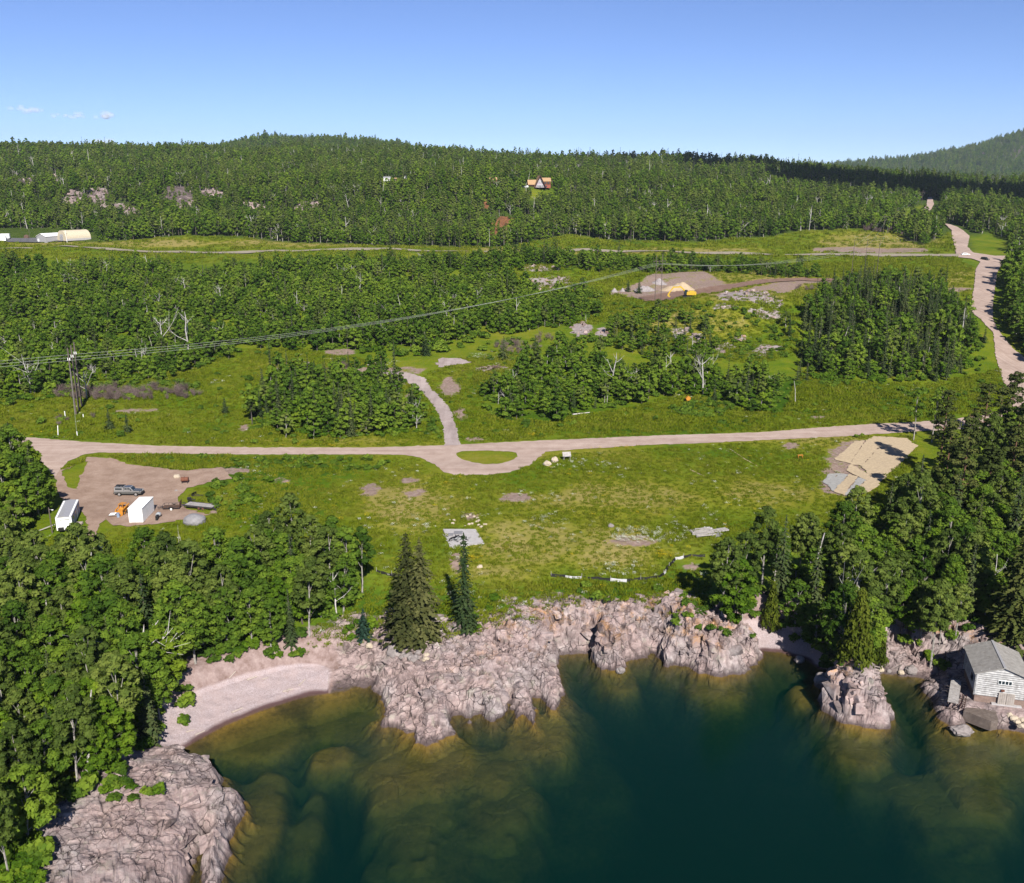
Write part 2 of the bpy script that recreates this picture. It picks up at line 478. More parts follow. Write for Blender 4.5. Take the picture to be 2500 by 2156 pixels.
CRAG = [wpoly(q) for q in (ell(60, 445, 40, 10), ell(110, 432, 30, 8), ell(150, 438, 18, 8), ell(180, 485, 20, 16), ell(240, 480, 26, 18), ell(280, 505, 36, 10), ell(430, 480, 40, 24), ell(450, 500, 30, 14),
    ell(515, 475, 26, 10), ell(620, 505, 26, 7), ell(755, 505, 36, 10), ell(320, 520, 24, 8), ell(2490, 365, 12, 6), ell(2400, 378, 8, 3), ell(2470, 380, 14, 4))]
DRY = [wpoly(q) for q in (ell(1000, 1240, 120, 60), ell(1300, 1330, 160, 60), ell(1480, 1350, 120, 60), ell(1500, 1210, 260, 40), ell(1850, 1210, 160, 34), ell(1250, 1400, 120, 24), ell(1900, 1075, 200, 14), ell(700, 900, 60, 20),
    ell(800, 1075, 260, 9), ell(1400, 1105, 120, 8), ell(1800, 700, 200, 40), ell(1700, 790, 130, 40), ell(2150, 590, 160, 22), ell(2340, 680, 40, 26), ell(600, 595, 600, 10), ell(1500, 612, 400, 8), ell(1190, 1118, 70, 14))]
LUSH = [wpoly(q) for q in (ell(1400, 1440, 180, 40), ell(1150, 1480, 130, 60), ell(900, 1500, 60, 60), ell(1650, 1440, 70, 40), ell(700, 1230, 120, 60), ell(620, 1150, 260, 22), ell(1310, 1190, 60, 16),
    ell(1220, 930, 70, 40), ell(1500, 1030, 300, 26), ell(2000, 970, 200, 40), ell(1480, 600, 100, 12))]

LAWNS = [wpoly(q) for q in (ell(1318, 474, 44, 15), ell(955, 445, 44, 9), [(2360, 575), (2420, 570), (2470, 590), (2460, 620), (2380, 625)], [(2120, 565), (2180, 520), (2230, 505), (2255, 500), (2240, 540), (2200, 580)],
    [(-200, 588), (160, 590), (240, 592), (600, 580), (660, 590), (1000, 600), (1200, 605), (1300, 590), (1380, 572), (1500, 590), (1700, 592), (1850, 580), (1950, 565), (2080, 560), (2200, 575), (2250, 600), (2330, 560), (2340, 640), (-200, 640)])]

def masks(x, y, z):
    """dirt, bare rock, dryness, clay / crag"""
    nz = fbm(x / 2.6, y / 2.6, octv=3, seed=41)
    def cover(polys, w, k=1.1):
        r = np.zeros(x.shape)
        for p in polys: r = np.maximum(r, soft(p, x, y, w))
        return np.clip(r * 1.35 + k * (nz - 0.15) * np.clip(r * 3, 0, 1), 0, 1) * (r > 0)
    dirt = cover(DIRT, 1.6); rock = cover(ROCKY, 2.0)
    dry = np.zeros(x.shape); lush = np.zeros(x.shape)
    for p in DRY: dry = np.maximum(dry, soft(p, x, y, 9))
    for p in LUSH: lush = np.maximum(lush, soft(p, x, y, 7))
    clay = cover(CLAY, 4.0, .8); crag = cover(CRAG, 6.0, .9)
    return dirt, np.maximum(rock, crag), np.clip(0.5 + 0.5 * dry - 0.5 * lush, 0, 1), clay

# ------------------------------------------------------------------ ground and shore
def fan(rr, aa):
    A, R = np.meshgrid(aa, rr)
    return R * np.sin(A), R * np.cos(A)

def grid_faces(nr, nc):
    i = np.arange((nr - 1) * nc).reshape(nr - 1, nc)[:, :-1].ravel()
    return np.stack([i, i + 1, i + nc + 1, i + nc], 1)

A_N = 420
aa_far = np.linspace(math.radians(-41), math.radians(41), A_N)
aa_near = np.linspace(math.radians(-41), math.radians(41), 2 * A_N - 1)
R0 = 168.0
rr_near = np.concatenate([np.linspace(46, 88, 60)[:-1], np.linspace(88, R0, 300)])
rr_far = np.concatenate([np.linspace(R0, 260, 110)[:-1], np.geomspace(260, 700, 120)[:-1], np.geomspace(700, 9000, 110)])

def rock_relief(X, Y, Z, rock, d):
    """break the bare rock up along joints: push every point along the surface normal"""
    gx = np.gradient(Z, axis=1) ; gy = np.gradient(Z, axis=0)
    dxa = np.hypot(np.gradient(X, axis=1), np.gradient(Y, axis=1)); dya = np.hypot(np.gradient(X, axis=0), np.gradient(Y, axis=0))
    ta = np.stack([np.gradient(X, axis=1), np.gradient(Y, axis=1), gx], -1); tb = np.stack([np.gradient(X, axis=0), np.gradient(Y, axis=0), gy], -1)
    n = np.cross(ta, tb); n /= np.linalg.norm(n, axis=-1, keepdims=True) + 1e-9
    disp = np.zeros(X.shape); crack = np.zeros(X.shape)
    m = (rock > 0.3) & (d < 30) & (d > -14)
    x, y, z = X[m], Y[m], Z[m]
    wx = x + 0.5 * fbm(x / 2.5, y / 2.5, z / 2.5, octv=2, seed=51); wy = y + 0.5 * fbm(x / 2.5, y / 2.5, z / 2.5, octv=2, seed=52)
    def plates(sx, sy, sz, shear, seed, tilt, wk):
        f1, f2, c, o = voro((wx + shear * wy) / sx, (wy - shear * wx) / sy, (z + 0.3 * wx) / sz, seed=seed)
        t = (np.modf(c * 17.3)[0] - .5) * o[0] * sx + (np.modf(c * 41.7)[0] - .5) * o[1] * sy + (np.modf(c * 73.1)[0] - .5) * o[2] * sz
        return c - .5, np.clip(1 - (f2 - f1) / wk, 0, 1), t * tilt
    c0, k0, t0 = plates(7.0, 4.2, 5.0, .35, 55, .34, .05)
    c1, k1, t1 = plates(3.0, 1.9, 2.4, .35, 60, .62, .08)
    c2, k2, t2 = plates(1.2, .8, 1.1, -.3, 70, .9, .14)
    disp[m] = 1.1 * c0 + t0 - .5 * k0 + .5 * c1 + .7 * t1 - .34 * k1 + .14 * c2 + .4 * t2 - .12 * k2 + .05 * fbm(x / .5, y / .5, z / .5, octv=2, seed=80)
    crack[m] = np.clip(.7 * k0 + .55 * k1 + .3 * k2, 0, 1)
    return n, disp, crack

def make_ground():
    # far sheet
    X, Y = fan(rr_far, aa_far)
    Z = H(X, Y)
    dirt, rock, dry, clay = masks(X.ravel(), Y.ravel(), Z.ravel())
    crag = rock * (Y.ravel() > 650)
    Z = Z + (crag * 5.0 * np.abs(fbm(X.ravel() / 9, Y.ravel() / 9, octv=3, seed=90))).reshape(Z.shape)
    me = mesh_np('ground', np.stack([X, Y, Z], -1).reshape(-1, 3), grid_faces(*X.shape), True)
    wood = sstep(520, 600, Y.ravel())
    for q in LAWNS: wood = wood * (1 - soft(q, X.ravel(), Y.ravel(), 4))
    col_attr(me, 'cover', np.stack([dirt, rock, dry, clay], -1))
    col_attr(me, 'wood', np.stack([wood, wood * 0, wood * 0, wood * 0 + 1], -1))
    zedge = Z[0].copy()
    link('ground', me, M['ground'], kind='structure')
    # near sheet, down to the lake bed
    X, Y = fan(rr_near, aa_near)
    Z, rk, d = H(X, Y, True)
    n, disp, crack = rock_relief(X, Y, Z, rk, d)
    at = np.tile(_aa[0], (X.size, 1)); nr = np.abs(d.ravel()) < 48; at[nr] = shore_attr(X.ravel()[nr], Y.ravel()[nr])
    C, d1, h1, d2, T, rk_, bs, relief = [a.reshape(X.shape) for a in at.T]
    band = 1 - sstep(0, 1, (d - d2 * 1.02 + 1.6 * fbm(X / 3.0, Y / 3.0, octv=3, seed=44)) / 2.2)
    rockm = sstep(0.35, 0.8, rk) * band * (d > -1.0)
    under = sstep(0.35, 0.8, rk) * (d <= -1.0) * 0.16
    amt = relief * (1 - pad_mask(X, Y)) * np.where(d > -1.0, rockm * np.clip(0.35 + d * 0.3, 0.35, 1), under)
    P = np.stack([X, Y, Z], -1) + n * (disp * amt)[..., None]
    P[..., 2] += (1 - rockm) * (d > 2) * 0.12 * fbm(X / 1.3, Y / 1.3, octv=2, seed=46)
    beach = (1 - sstep(0.25, 0.7, rk)) * (d > -3) * (1 - sstep(0, 1, (d - d1 * 1.0) / 1.5))
    bank = (1 - sstep(0.25, 0.7, rk)) * sstep(0, 1, (d - d1 * .9) / 1.2) * (1 - sstep(0, 1, (d - d2 * 1.1 + 1.5 * fbm(X / 2, Y / 2, octv=2, seed=47)) / 1.2))
    bank = np.maximum(bank, (d > -1) * (d < d2 * .95) * (rockm < .55) * (beach < .55))
    bank = np.maximum(bank, (d > -1) * (d < d2 * .95) * (1 - rockm) * (1 - np.clip(beach * 1.5, 0, 1)))
    # edge seam with the far sheet
    P[-1, ::2, 2] = zedge; P[-1, 1::2, 2] = (zedge[:-1] + zedge[1:]) / 2
    me = mesh_np('rocky_shore', P.reshape(-1, 3), grid_faces(*X.shape), False)
    dirt, r2, dry, clay = masks(X.ravel(), Y.ravel(), Z.ravel())
    col_attr(me, 'cover', np.stack([dirt, rockm.ravel(), dry, bank.ravel()], -1))
    col_attr(me, 'shore', np.stack([beach.ravel(), (d <= 0.0).ravel() * 1.0, crack.ravel(), mound_w(X.ravel(), Y.ravel())], -1))
    link('rocky_shore', me, M['shore'], kind='structure')
    ROCK.update(P=P, n=n, d=d, rockm=rockm, relief=relief, d2=d2)
ROCK = {}

M = {}
def grass_colour(k, p, dry):
    big = k.noise(p, 0.035, 3.0); mid = k.noise(p, 0.22, 4.0, .6); fine = k.noise(p, 2.4, 4.0, .7)
    f = k.math('ADD', k.math('MULTIPLY', k.math('SUBTRACT', dry, .5), .62), k.math('ADD', k.math('MULTIPLY', big, .55), k.math('MULTIPLY', mid, .45)))
    c = k.ramp(f, [(.22, (.055, .120, .007)), (.40, (.112, .188, .009)), (.54, (.190, .235, .014)), (.68, (.270, .265, .026)), (.85, (.38, .31, .10))])
    return k.mix(k.rng(fine, .3, .8, 0, .6), c, k.mix(1.0, c, (.50, .58, .50), 'MULTIPLY')), fine

def rock_colour(k, p, pz, big, mid, fin):
    rc = k.ramp(mid, [(.25, (.15, .118, .125)), (.42, (.30, .25, .252)), (.58, (.45, .395, .392)), (.75, (.65, .60, .59))])
    rc = k.mix(k.rng(big, .34, .56, .15, .9), rc, k.mix(1.0, rc, (1.06, .86, .81), 'MULTIPLY'))
    rc = k.mix(k.rng(fin, .35, .8, 0, .5), rc, (.40, .375, .34))
    wv = k.node('ShaderNodeVectorMath', operation='ADD'); k.link(p, wv.inputs[0])
    nw = k.node('ShaderNodeTexNoise'); k.link(p, nw.inputs['Vector']); nw.inputs['Scale'].default_value = .9; nw.inputs['Detail'].default_value = 3.0
    k.link(nw.outputs['Color'], wv.inputs[1])
    e1 = k.voro(wv.outputs[0], .62, 'DISTANCE_TO_EDGE'); e2 = k.voro(wv.outputs[0], 1.7, 'DISTANCE_TO_EDGE')
    msk = k.rng(k.noise(p, .22, 3.0), .36, .54)
    rc = k.mix(k.math('MULTIPLY', msk, k.rng(e1, .010, .042, .9, 0)), rc, (.055, .04, .04)); rc = k.mix(k.math('MULTIPLY', msk, k.rng(e2, .008, .045, .4, 0)), rc, (.08, .06, .06))
    # orange and grey-green lichen on the higher faces, most of it on the right-hand cliffs
    xyz = k.node('ShaderNodeSeparateXYZ'); k.link(p, xyz.inputs[0])
    lich = k.math('MULTIPLY', k.rng(k.noise(p, .35, 5.0, .7), .50, .64), k.rng(pz, 2.6, 4.4))
    lich = k.math('MULTIPLY', lich, k.rng(k.noise(p, 1.6, 4.0, .7), .36, .54))
    lich = k.math('MULTIPLY', lich, k.rng(xyz.outputs[0], -14, 8, .10, 1.0))
    rc = k.mix(k.math('MULTIPLY', lich, .7), rc, (.52, .26, .08))
    rc = k.mix(k.rng(k.noise(p, .55, 5.0, .7), .56, .72, 0, .5), rc, (.38, .39, .29))
    # dark band just above the water
    return k.mix(k.rng(k.math('ADD', pz, k.math('MULTIPLY', k.math('SUBTRACT', mid, .5), .8)), .15, .8, .8, 0), rc, (.075, .055, .055))

def make_ground_mats():
    # land sheet
    m, nt, out = new_mat('ground'); k = N(nt); p = k.pos()
    cov = k.node('ShaderNodeAttribute', attribute_name='cover')
    dirt, rock, dry = k.sep(cov.outputs['Color'])[:3]
    clay = cov.outputs['Alpha']
    wood = k.sep(k.attr('wood'))[0]
    g, fine = grass_colour(k, p, dry)
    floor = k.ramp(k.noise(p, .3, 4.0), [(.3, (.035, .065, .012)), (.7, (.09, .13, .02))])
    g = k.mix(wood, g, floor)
    soil = k.ramp(k.noise(p, 1.3, 6.0, .7), [(.25, (.20, .13, .10)), (.5, (.34, .245, .205)), (.75, (.46, .36, .315))])
    stone = k.ramp(k.noise(p, .9, 6.0, .75), [(.2, (.13, .11, .10)), (.45, (.36, .30, .29)), (.7, (.52, .45, .44))])
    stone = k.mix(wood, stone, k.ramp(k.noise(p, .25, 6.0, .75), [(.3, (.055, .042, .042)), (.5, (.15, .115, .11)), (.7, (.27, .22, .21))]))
    rag = k.math('ADD', k.math('MULTIPLY', k.math('SUBTRACT', fine, .5), .7), k.math('MULTIPLY', k.math('SUBTRACT', k.noise(p, .8, 5.0, .7), .5), 2.2))
    c = k.mix(k.rng(k.math('ADD', dirt, k.math('MULTIPLY', rag, k.rng(dirt, .02, .25))), .42, .85), g, soil)
    c = k.mix(k.rng(k.math('ADD', rock, k.math('MULTIPLY', k.math('SUBTRACT', k.noise(p, .45, 6.0, .75), .5), 1.9)), .42, .64), c, stone)
    c = k.mix(k.rng(k.math('ADD', clay, k.math('MULTIPLY', k.math('SUBTRACT', k.noise(p, .15, 5.0, .7), .5), 2.0)), .45, .7), c, k.ramp(k.noise(p, .5, 4.0), [(.3, (.13, .06, .035)), (.7, (.33, .15, .07))]))
    h = k.math('ADD', k.noise(p, 3.0, 4.0, .7), k.math('MULTIPLY', k.noise(p, .7, 3.0), 1.5))
    nt.links.new(k.bsdf(c, .95, k.bump(h, .7, .35), .05), out.inputs[0]); M['ground'] = m
    # shore sheet: rock, beach, bank, turf and the drowned bed
    m, nt, out = new_mat('shore'); k = N(nt); p = k.pos()
    cov = k.node('ShaderNodeAttribute', attribute_name='cover')
    dirt, rock, dry = k.sep(cov.outputs['Color'])[:3]
    bank = cov.outputs['Alpha']
    sh_ = k.node('ShaderNodeAttribute', attribute_name='shore'); beach, wet, crack = k.sep(sh_.outputs['Color'])[:3]; amber = sh_.outputs['Alpha']
    pz = k.node('ShaderNodeSeparateXYZ'); k.link(p, pz.inputs[0]); pz = pz.outputs[2]
    g, fine = grass_colour(k, p, dry)
    soil = k.ramp(k.noise(p, 1.3, 6.0, .7), [(.25, (.22, .14, .10)), (.5, (.34, .24, .20)), (.75, (.46, .35, .30))])
    big = k.noise(p, .16, 4.0, .6); mid = k.noise(p, .8, 6.0, .7); fin = k.noise(p, 5.0, 5.0, .75)
    rc = rock_colour(k, p, pz, big, mid, fin)
    rc = k.mix(k.math('MULTIPLY', crack, .75), rc, (.06, .045, .045))
    peb = k.ramp(k.voro(p, 13.0, out='Color'), [(.1, (.33, .26, .26)), (.5, (.45, .365, .37)), (.9, (.55, .465, .475))])
    peb = k.mix(k.rng(k.noise(p, .5, 4.0), .4, .7, 0, .5), peb, (.50, .38, .36))
    peb = k.mix(k.rng(k.math('ADD', pz, k.math('MULTIPLY', k.noise(p, .4, 2.0), .12)), .10, .24, 1, 0), peb, (.13, .075, .075))
    rag = k.math('ADD', k.math('MULTIPLY', k.math('SUBTRACT', fine, .5), .7), k.math('MULTIPLY', k.math('SUBTRACT', k.noise(p, .8, 5.0, .7), .5), 2.2))
    c = k.mix(k.rng(k.math('ADD', dirt, k.math('MULTIPLY', rag, k.rng(dirt, .02, .25))), .42, .85), g, soil)
    c = k.mix(k.rng(bank, .3, .6), c, k.ramp(mid, [(.3, (.20, .13, .11)), (.55, (.36, .265, .245)), (.75, (.47, .37, .34))]))
    c = k.mix(k.rng(beach, .35, .6), c, peb)
    c = k.mix(k.rng(k.math('ADD', rock, k.math('MULTIPLY', k.math('SUBTRACT', mid, .5), .7)), .35, .55), c, rc)
    bn = k.math('ADD', k.math('MULTIPLY', k.noise(p, .25, 3.0), .5), k.math('MULTIPLY', k.noise(p, 1.6, 5.0, .7), .5))
    bed = k.ramp(bn, [(.32, (.045, .030, .010)), (.50, (.095, .062, .017)), (.68, (.17, .11, .028))])
    bed = k.mix(k.rng(k.math('ADD', amber, k.math('MULTIPLY', k.math('SUBTRACT', bn, .5), 1.2)), .25, .8), bed, k.ramp(bn, [(.35, (.11, .065, .013)), (.62, (.235, .14, .026))]))
    c = k.mix(k.rng(pz, -.12, .02, 1, 0), c, bed)
    h = k.math('ADD', k.math('MULTIPLY', fin, .5), k.math('MULTIPLY', mid, 1.0))
    nt.links.new(k.bsdf(c, .92, k.bump(h, .55, .22), .12), out.inputs[0]); M['shore'] = m
    m, nt, out = new_mat('rock_block'); k = N(nt); p = k.pos()
    pz = k.node('ShaderNodeSeparateXYZ'); k.link(p, pz.inputs[0]); pz = pz.outputs[2]
    mid = k.noise(p, .8, 6.0, .7); fin = k.noise(p, 5.0, 5.0, .75)
    rc = rock_colour(k, p, pz, k.noise(p, .16, 4.0, .6), mid, fin)
    t = k.rng(k.rand(), 0, 1, .60, 1.18); cc = k.node('ShaderNodeCombineColor')
    for i in range(3): k.link(t, cc.inputs[i])
    rc = k.mix(1.0, rc, cc.outputs[0], 'MULTIPLY')
    nt.links.new(k.bsdf(rc, .92, k.bump(k.math('ADD', fin, mid), .5, .12), .12), out.inputs[0]); M['rock_block'] = m
    # gravel of roads and yards
    for nm, lo, mi, hi in (('gravel', (.37, .265, .215), (.49, .37, .31), (.58, .455, .39)), ('yard', (.24, .155, .115), (.37, .26, .20), (.48, .355, .285)),
                           ('drive', (.31, .245, .23), (.43, .35, .33), (.52, .44, .42)), ('asphalt', (.10, .10, .11), (.15, .15, .16), (.20, .20, .21)), ('highway', (.27, .23, .17), (.35, .30, .23), (.42, .37, .29)),
                           ('earth', (.17, .10, .075), (.26, .165, .125), (.34, .23, .18))):
        m, nt, out = new_mat(nm); k = N(nt); p = k.pos()
        f = k.math('ADD', k.math('MULTIPLY', k.noise(p, .35, 5.0, .65), .6), k.math('MULTIPLY', k.noise(p, 4.0, 4.0, .7), .4))
        c = k.ramp(f, [(.3, lo), (.5, mi), (.68, hi)])
        if nm in ('gravel', 'drive'):
            def streak(sx, sy):
                mp = k.node('ShaderNodeMapping'); k.link(p, mp.inputs[0]); mp.inputs['Scale'].default_value = (sx, sy, .2); return k.noise(mp.outputs[0], 1.0, 3.0, .6)
            xx = k.node('ShaderNodeSeparateXYZ'); k.link(p, xx.inputs[0])
            st = k.mix(k.rng(xx.outputs[0], 118, 128), streak(.035, .75), streak(.75, .035)) if nm == 'gravel' else streak(.6, .05)
            c = k.mix(k.rng(st, .54, .68, 0, .36), c, tuple(v * .78 for v in lo)); c = k.mix(k.rng(st, .46, .34, 0, .35), c, tuple(min(1, v * 1.12) for v in hi))
        c = k.mix(k.rng(k.noise(p, 9.0, 2.0), .62, .72, 0, .6), c, tuple(v * .6 for v in lo))
        nt.links.new(k.bsdf(c, .95, k.bump(k.noise(p, 8.0, 3.0), .3, .05), .05), out.inputs[0]); M[nm] = m
    # water: a clear surface and the coloured body under it
    m, nt, out = new_mat('lake'); k = N(nt); p = k.pos()
    rip = k.node('ShaderNodeMapping'); k.link(p, rip.inputs[0]); rip.inputs['Rotation'].default_value = (0, 0, .5); rip.inputs['Scale'].default_value = (1.0, 2.2, 1.0)
    h = k.math('ADD', k.noise(rip.outputs[0], 1.1, 3.0), k.math('MULTIPLY', k.noise(rip.outputs[0], 3.4, 2.0), .35))
    nrm = k.bump(h, .22, .10)
    gl = k.node('ShaderNodeBsdfGlossy'); gl.inputs['Roughness'].default_value = .06; k.link(nrm, gl.inputs['Normal'])
    tr = k.node('ShaderNodeBsdfTransparent')
    dt = k.node('ShaderNodeVectorMath', operation='DOT_PRODUCT'); k.link(nrm, dt.inputs[0]); k.link(k.node('ShaderNodeNewGeometry').outputs['Incoming'], dt.inputs[1])
    fr = k.math('ADD', .02, k.math('MULTIPLY', .98, k.math('POWER', k.math('SUBTRACT', 1.0, k.math('ABSOLUTE', dt.outputs['Value'])), 5.0)))
    mx = k.node('ShaderNodeMixShader'); k.link(fr, mx.inputs[0]); k.link(tr.outputs[0], mx.inputs[1]); k.link(gl.outputs[0], mx.inputs[2])
    nt.links.new(mx.outputs[0], out.inputs['Surface'])
    ab = k.node('ShaderNodeVolumeAbsorption'); ab.inputs['Color'].default_value = (.08, .40, .36, 1); ab.inputs['Density'].default_value = .25
    sc = k.node('ShaderNodeVolumeScatter'); sc.inputs['Color'].default_value = (.0, .66, .50, 1); sc.inputs['Density'].default_value = .012
    ad = k.node('ShaderNodeAddShader'); k.link(ab.outputs[0], ad.inputs[0]); k.link(sc.outputs[0], ad.inputs[1])
    nt.links.new(ad.outputs[0], out.inputs['Volume']); M['lake'] = m

make_ground_mats()
make_ground()

def make_lake():
    x0, x1, y0, y1, zb = -420.0, 420.0, -260.0, 166.0, -16.0
    v = [(x0, y0, 0), (x1, y0, 0), (x1, y1, 0), (x0, y1, 0), (x0, y0, zb), (x1, y0, zb), (x1, y1, zb), (x0, y1, zb)]
    f = [(0, 1, 2, 3), (7, 6, 5, 4), (0, 4, 5, 1), (1, 5, 6, 2), (2, 6, 7, 3), (3, 7, 4, 0)]
    me = mesh_np('lake', v, f)
    link('lake', me, M['lake'], kind='structure')
    # floor of the deep part, out of the fan of the shore sheet
    me = mesh_np('lake_bed', [(-440, -280, -13.5), (440, -280, -13.5), (440, 180, -13.5), (-440, 180, -13.5)], [(0, 1, 2, 3)])
    link('lake_bed', me, M['shore'], kind='structure')
make_lake()

# ------------------------------------------------------------------ sheets laid on the ground
def resample(poly, step, jit, seed):
    r = np.random.default_rng(seed); out = []
    n = len(poly)
    for i in range(n):
        a, b = poly[i], poly[(i + 1) % n]
        L = np.linalg.norm(b - a); m = max(1, int(L / step))
        for j in range(m):
            q = a + (b - a) * j / m
            out.append(q + (r.normal(0, jit, 2) if jit else 0))
    return np.array(out)

def sheet(name, poly, mat, dz=0.07, step=0.9, jit=0.14, holes=(), seed=1, inner=2.0, **props):
    b = resample(np.asarray(poly, float), step, jit, seed)
    rings = [b] + [resample(np.asarray(h, float), step, jit, seed + 5) for h in holes]
    x0, y0 = b.min(0); x1, y1 = b.max(0)
    gx, gy = np.meshgrid(np.arange(x0, x1, inner), np.arange(y0, y1, inner))
    gx = gx.ravel(); gy = gy.ravel()
    ok = inside(b, gx, gy) & (seg_dist(b, gx, gy) > step * .6)
    for h in rings[1:]:
        ok &= ~inside(h, gx, gy) & (seg_dist(h, gx, gy) > step * .6)
    pts = [Vector((float(p[0]), float(p[1]))) for r in rings for p in r] + [Vector((float(a), float(c))) for a, c in zip(gx[ok], gy[ok])]
    edges, o = [], 0
    for r in rings:
        edges += [(o + i, o + (i + 1) % len(r)) for i in range(len(r))]; o += len(r)
    vs, es, fs, *_ = delaunay_2d_cdt(pts, edges, [], 1, 1e-4)
    V = np.array([(v.x, v.y) for v in vs])
    F = [f for f in fs if len(f) == 3]
    cen = np.array([V[list(f)].mean(0) for f in F])
    keep = inside(b, cen[:, 0], cen[:, 1])
    for h in rings[1:]: keep &= ~inside(h, cen[:, 0], cen[:, 1])
    F = np.array([f for f, q in zip(F, keep) if q])
    a, c, e = V[F[:, 0]], V[F[:, 1]], V[F[:, 2]]
    flip = (c[:, 0] - a[:, 0]) * (e[:, 1] - a[:, 1]) - (c[:, 1] - a[:, 1]) * (e[:, 0] - a[:, 0]) < 0
    F[flip] = F[flip][:, ::-1]
    me = mesh_np(name, np.column_stack([V, H(V[:, 0], V[:, 1]) + dz + .0009 * np.maximum(0, np.hypot(V[:, 0], V[:, 1]) - 230)]), F, True)
    return link(name, me, M[mat] if isinstance(mat, str) else mat, **(props or {'kind': 'structure'}))

ROADPOLY = {}
def road(name, pts, mat, dz=.07, holes=(), **kw):
    p = wpoly(pts); ROADPOLY[name] = p
    hs = [wpoly(h) for h in holes]
    kw.setdefault('kind', 'structure')
    return sheet(name, p, mat, dz, holes=hs, seed=len(ROADPOLY), **kw)

ISLAND = [(1112, 1110), (1125, 1103), (1160, 1101), (1240, 1102), (1260, 1106), (1262, 1115), (1250, 1125), (1225, 1132), (1190, 1134), (1150, 1129), (1125, 1120)]
road('gravel_road', [(-200, 1058), (0, 1064), (78, 1069), (217, 1080), (391, 1089), (608, 1093), (900, 1093), (1080, 1088), (1300, 1077), (1600, 1064), (1861, 1056), (1991, 1045), (2165, 1034), (2273, 1028), (2340, 1022), (2440, 1005), (2480, 960), (2453, 939), (2430, 869), (2425, 812), (2380, 770), (2369, 756), (2378, 700), (2382, 660), (2393, 640),
    (2372, 633), (2334, 629), (2334, 621), (2323, 563), (2310, 551), (2232, 538), (2262, 500), (2265, 484), (2275, 484), (2280, 500), (2258, 538), (2338, 556), (2367, 578), (2362, 604), (2375, 618), (2430, 626), (2560, 628), (2560, 635), (2440, 637), (2446, 645), (2434, 669), (2425, 734), (2423, 778), (2434, 804), (2469, 848), (2540, 900), (2560, 960), (2500, 1030), (2400, 1046), (2252, 1053), (2100, 1063), (1991, 1069), (1700, 1083),
    (1600, 1086), (1400, 1098), (1330, 1104), (1321, 1113), (1291, 1137), (1243, 1154), (1191, 1160), (1113, 1160), (1082, 1152), (1061, 1134), (1026, 1117), (990, 1111), (900, 1110), (608, 1110), (391, 1108), (240, 1105), (205, 1110), (165, 1128), (148, 1148), (135, 1165), (120, 1150), (100, 1125), (100, 1108), (80, 1096), (0, 1087), (-200, 1082)], 'gravel', holes=[ISLAND])
road('gravel_driveway', [(1085, 1089), (1082, 1039), (1061, 995), (1026, 956), (987, 926), (930, 913), (948, 905), (1000, 912), (1040, 925), (1052, 948), (1098, 995), (1113, 1039), (1124, 1087)], 'drive', dz=.10, jit=.16)
road('gravel_pad', [(1066, 884), (1075, 878), (1090, 875), (1118, 875), (1150, 885), (1140, 890), (1110, 891), (1080, 897), (1070, 895)], 'drive', dz=.08, jit=.4)
road('dirt_yard', [(146, 1149), (175, 1140), (208, 1128), (216, 1116), (270, 1119), (309, 1133), (386, 1143), (444, 1150), (540, 1141), (567, 1170), (517, 1177), (455, 1193), (432, 1220), (455, 1243), (510, 1258), (463, 1268), (386, 1280), (320, 1285), (270, 1282), (255, 1266), (240, 1290), (225, 1330), (205, 1330), (212, 1266), (189, 1243), (160, 1232), (140, 1200), (133, 1165)], 'yard', dz=.11, jit=.22,
    holes=[[(152, 1152), (185, 1135), (215, 1128), (205, 1150), (196, 1166), (190, 1195), (165, 1190)]])
road('highway', [(-300, 605), (300, 610), (700, 612), (1200, 614), (1700, 617), (2000, 620), (2340, 622), (2340, 628), (2000, 625), (1700, 621), (1200, 617.5), (700, 616), (300, 614), (-300, 609)], 'highway', dz=.16, inner=5)
road('asphalt_lot', [(0, 583), (100, 582), (170, 586), (150, 591), (0, 592)], 'asphalt', dz=.15, inner=4)
road('dirt_track', [(1560, 726), (1700, 708), (1760, 698), (1850, 684), (1960, 679), (2060, 683), (2060, 689), (1960, 686), (1860, 693), (1780, 708), (1700, 722), (1640, 733), (1570, 736)], 'earth', dz=.12, inner=3, jit=.4)
# ------------------------------------------------------------------ blocks of the jointed bedrock
def rock_kind(seed, sx, sy, sz, n=15):
    r = np.random.default_rng(seed); bm = bmesh.new()
    for _ in range(n):
        v = r.uniform(-1, 1, 3); v = np.sign(v) * np.abs(v) ** .45          # towards the corners: blocky
        bm.verts.new((v[0] * sx, v[1] * sy, v[2] * sz))
    bmesh.ops.convex_hull(bm, input=bm.verts[:])
    bmesh.ops.delete(bm, geom=[v for v in bm.verts if not v.link_faces], context='VERTS')
    me = bpy.data.meshes.new('rock_block'); bm.to_mesh(me); bm.free()
    for p in me.polygons: p.use_smooth = False
    me.materials.append(M['rock_block'])
    return me

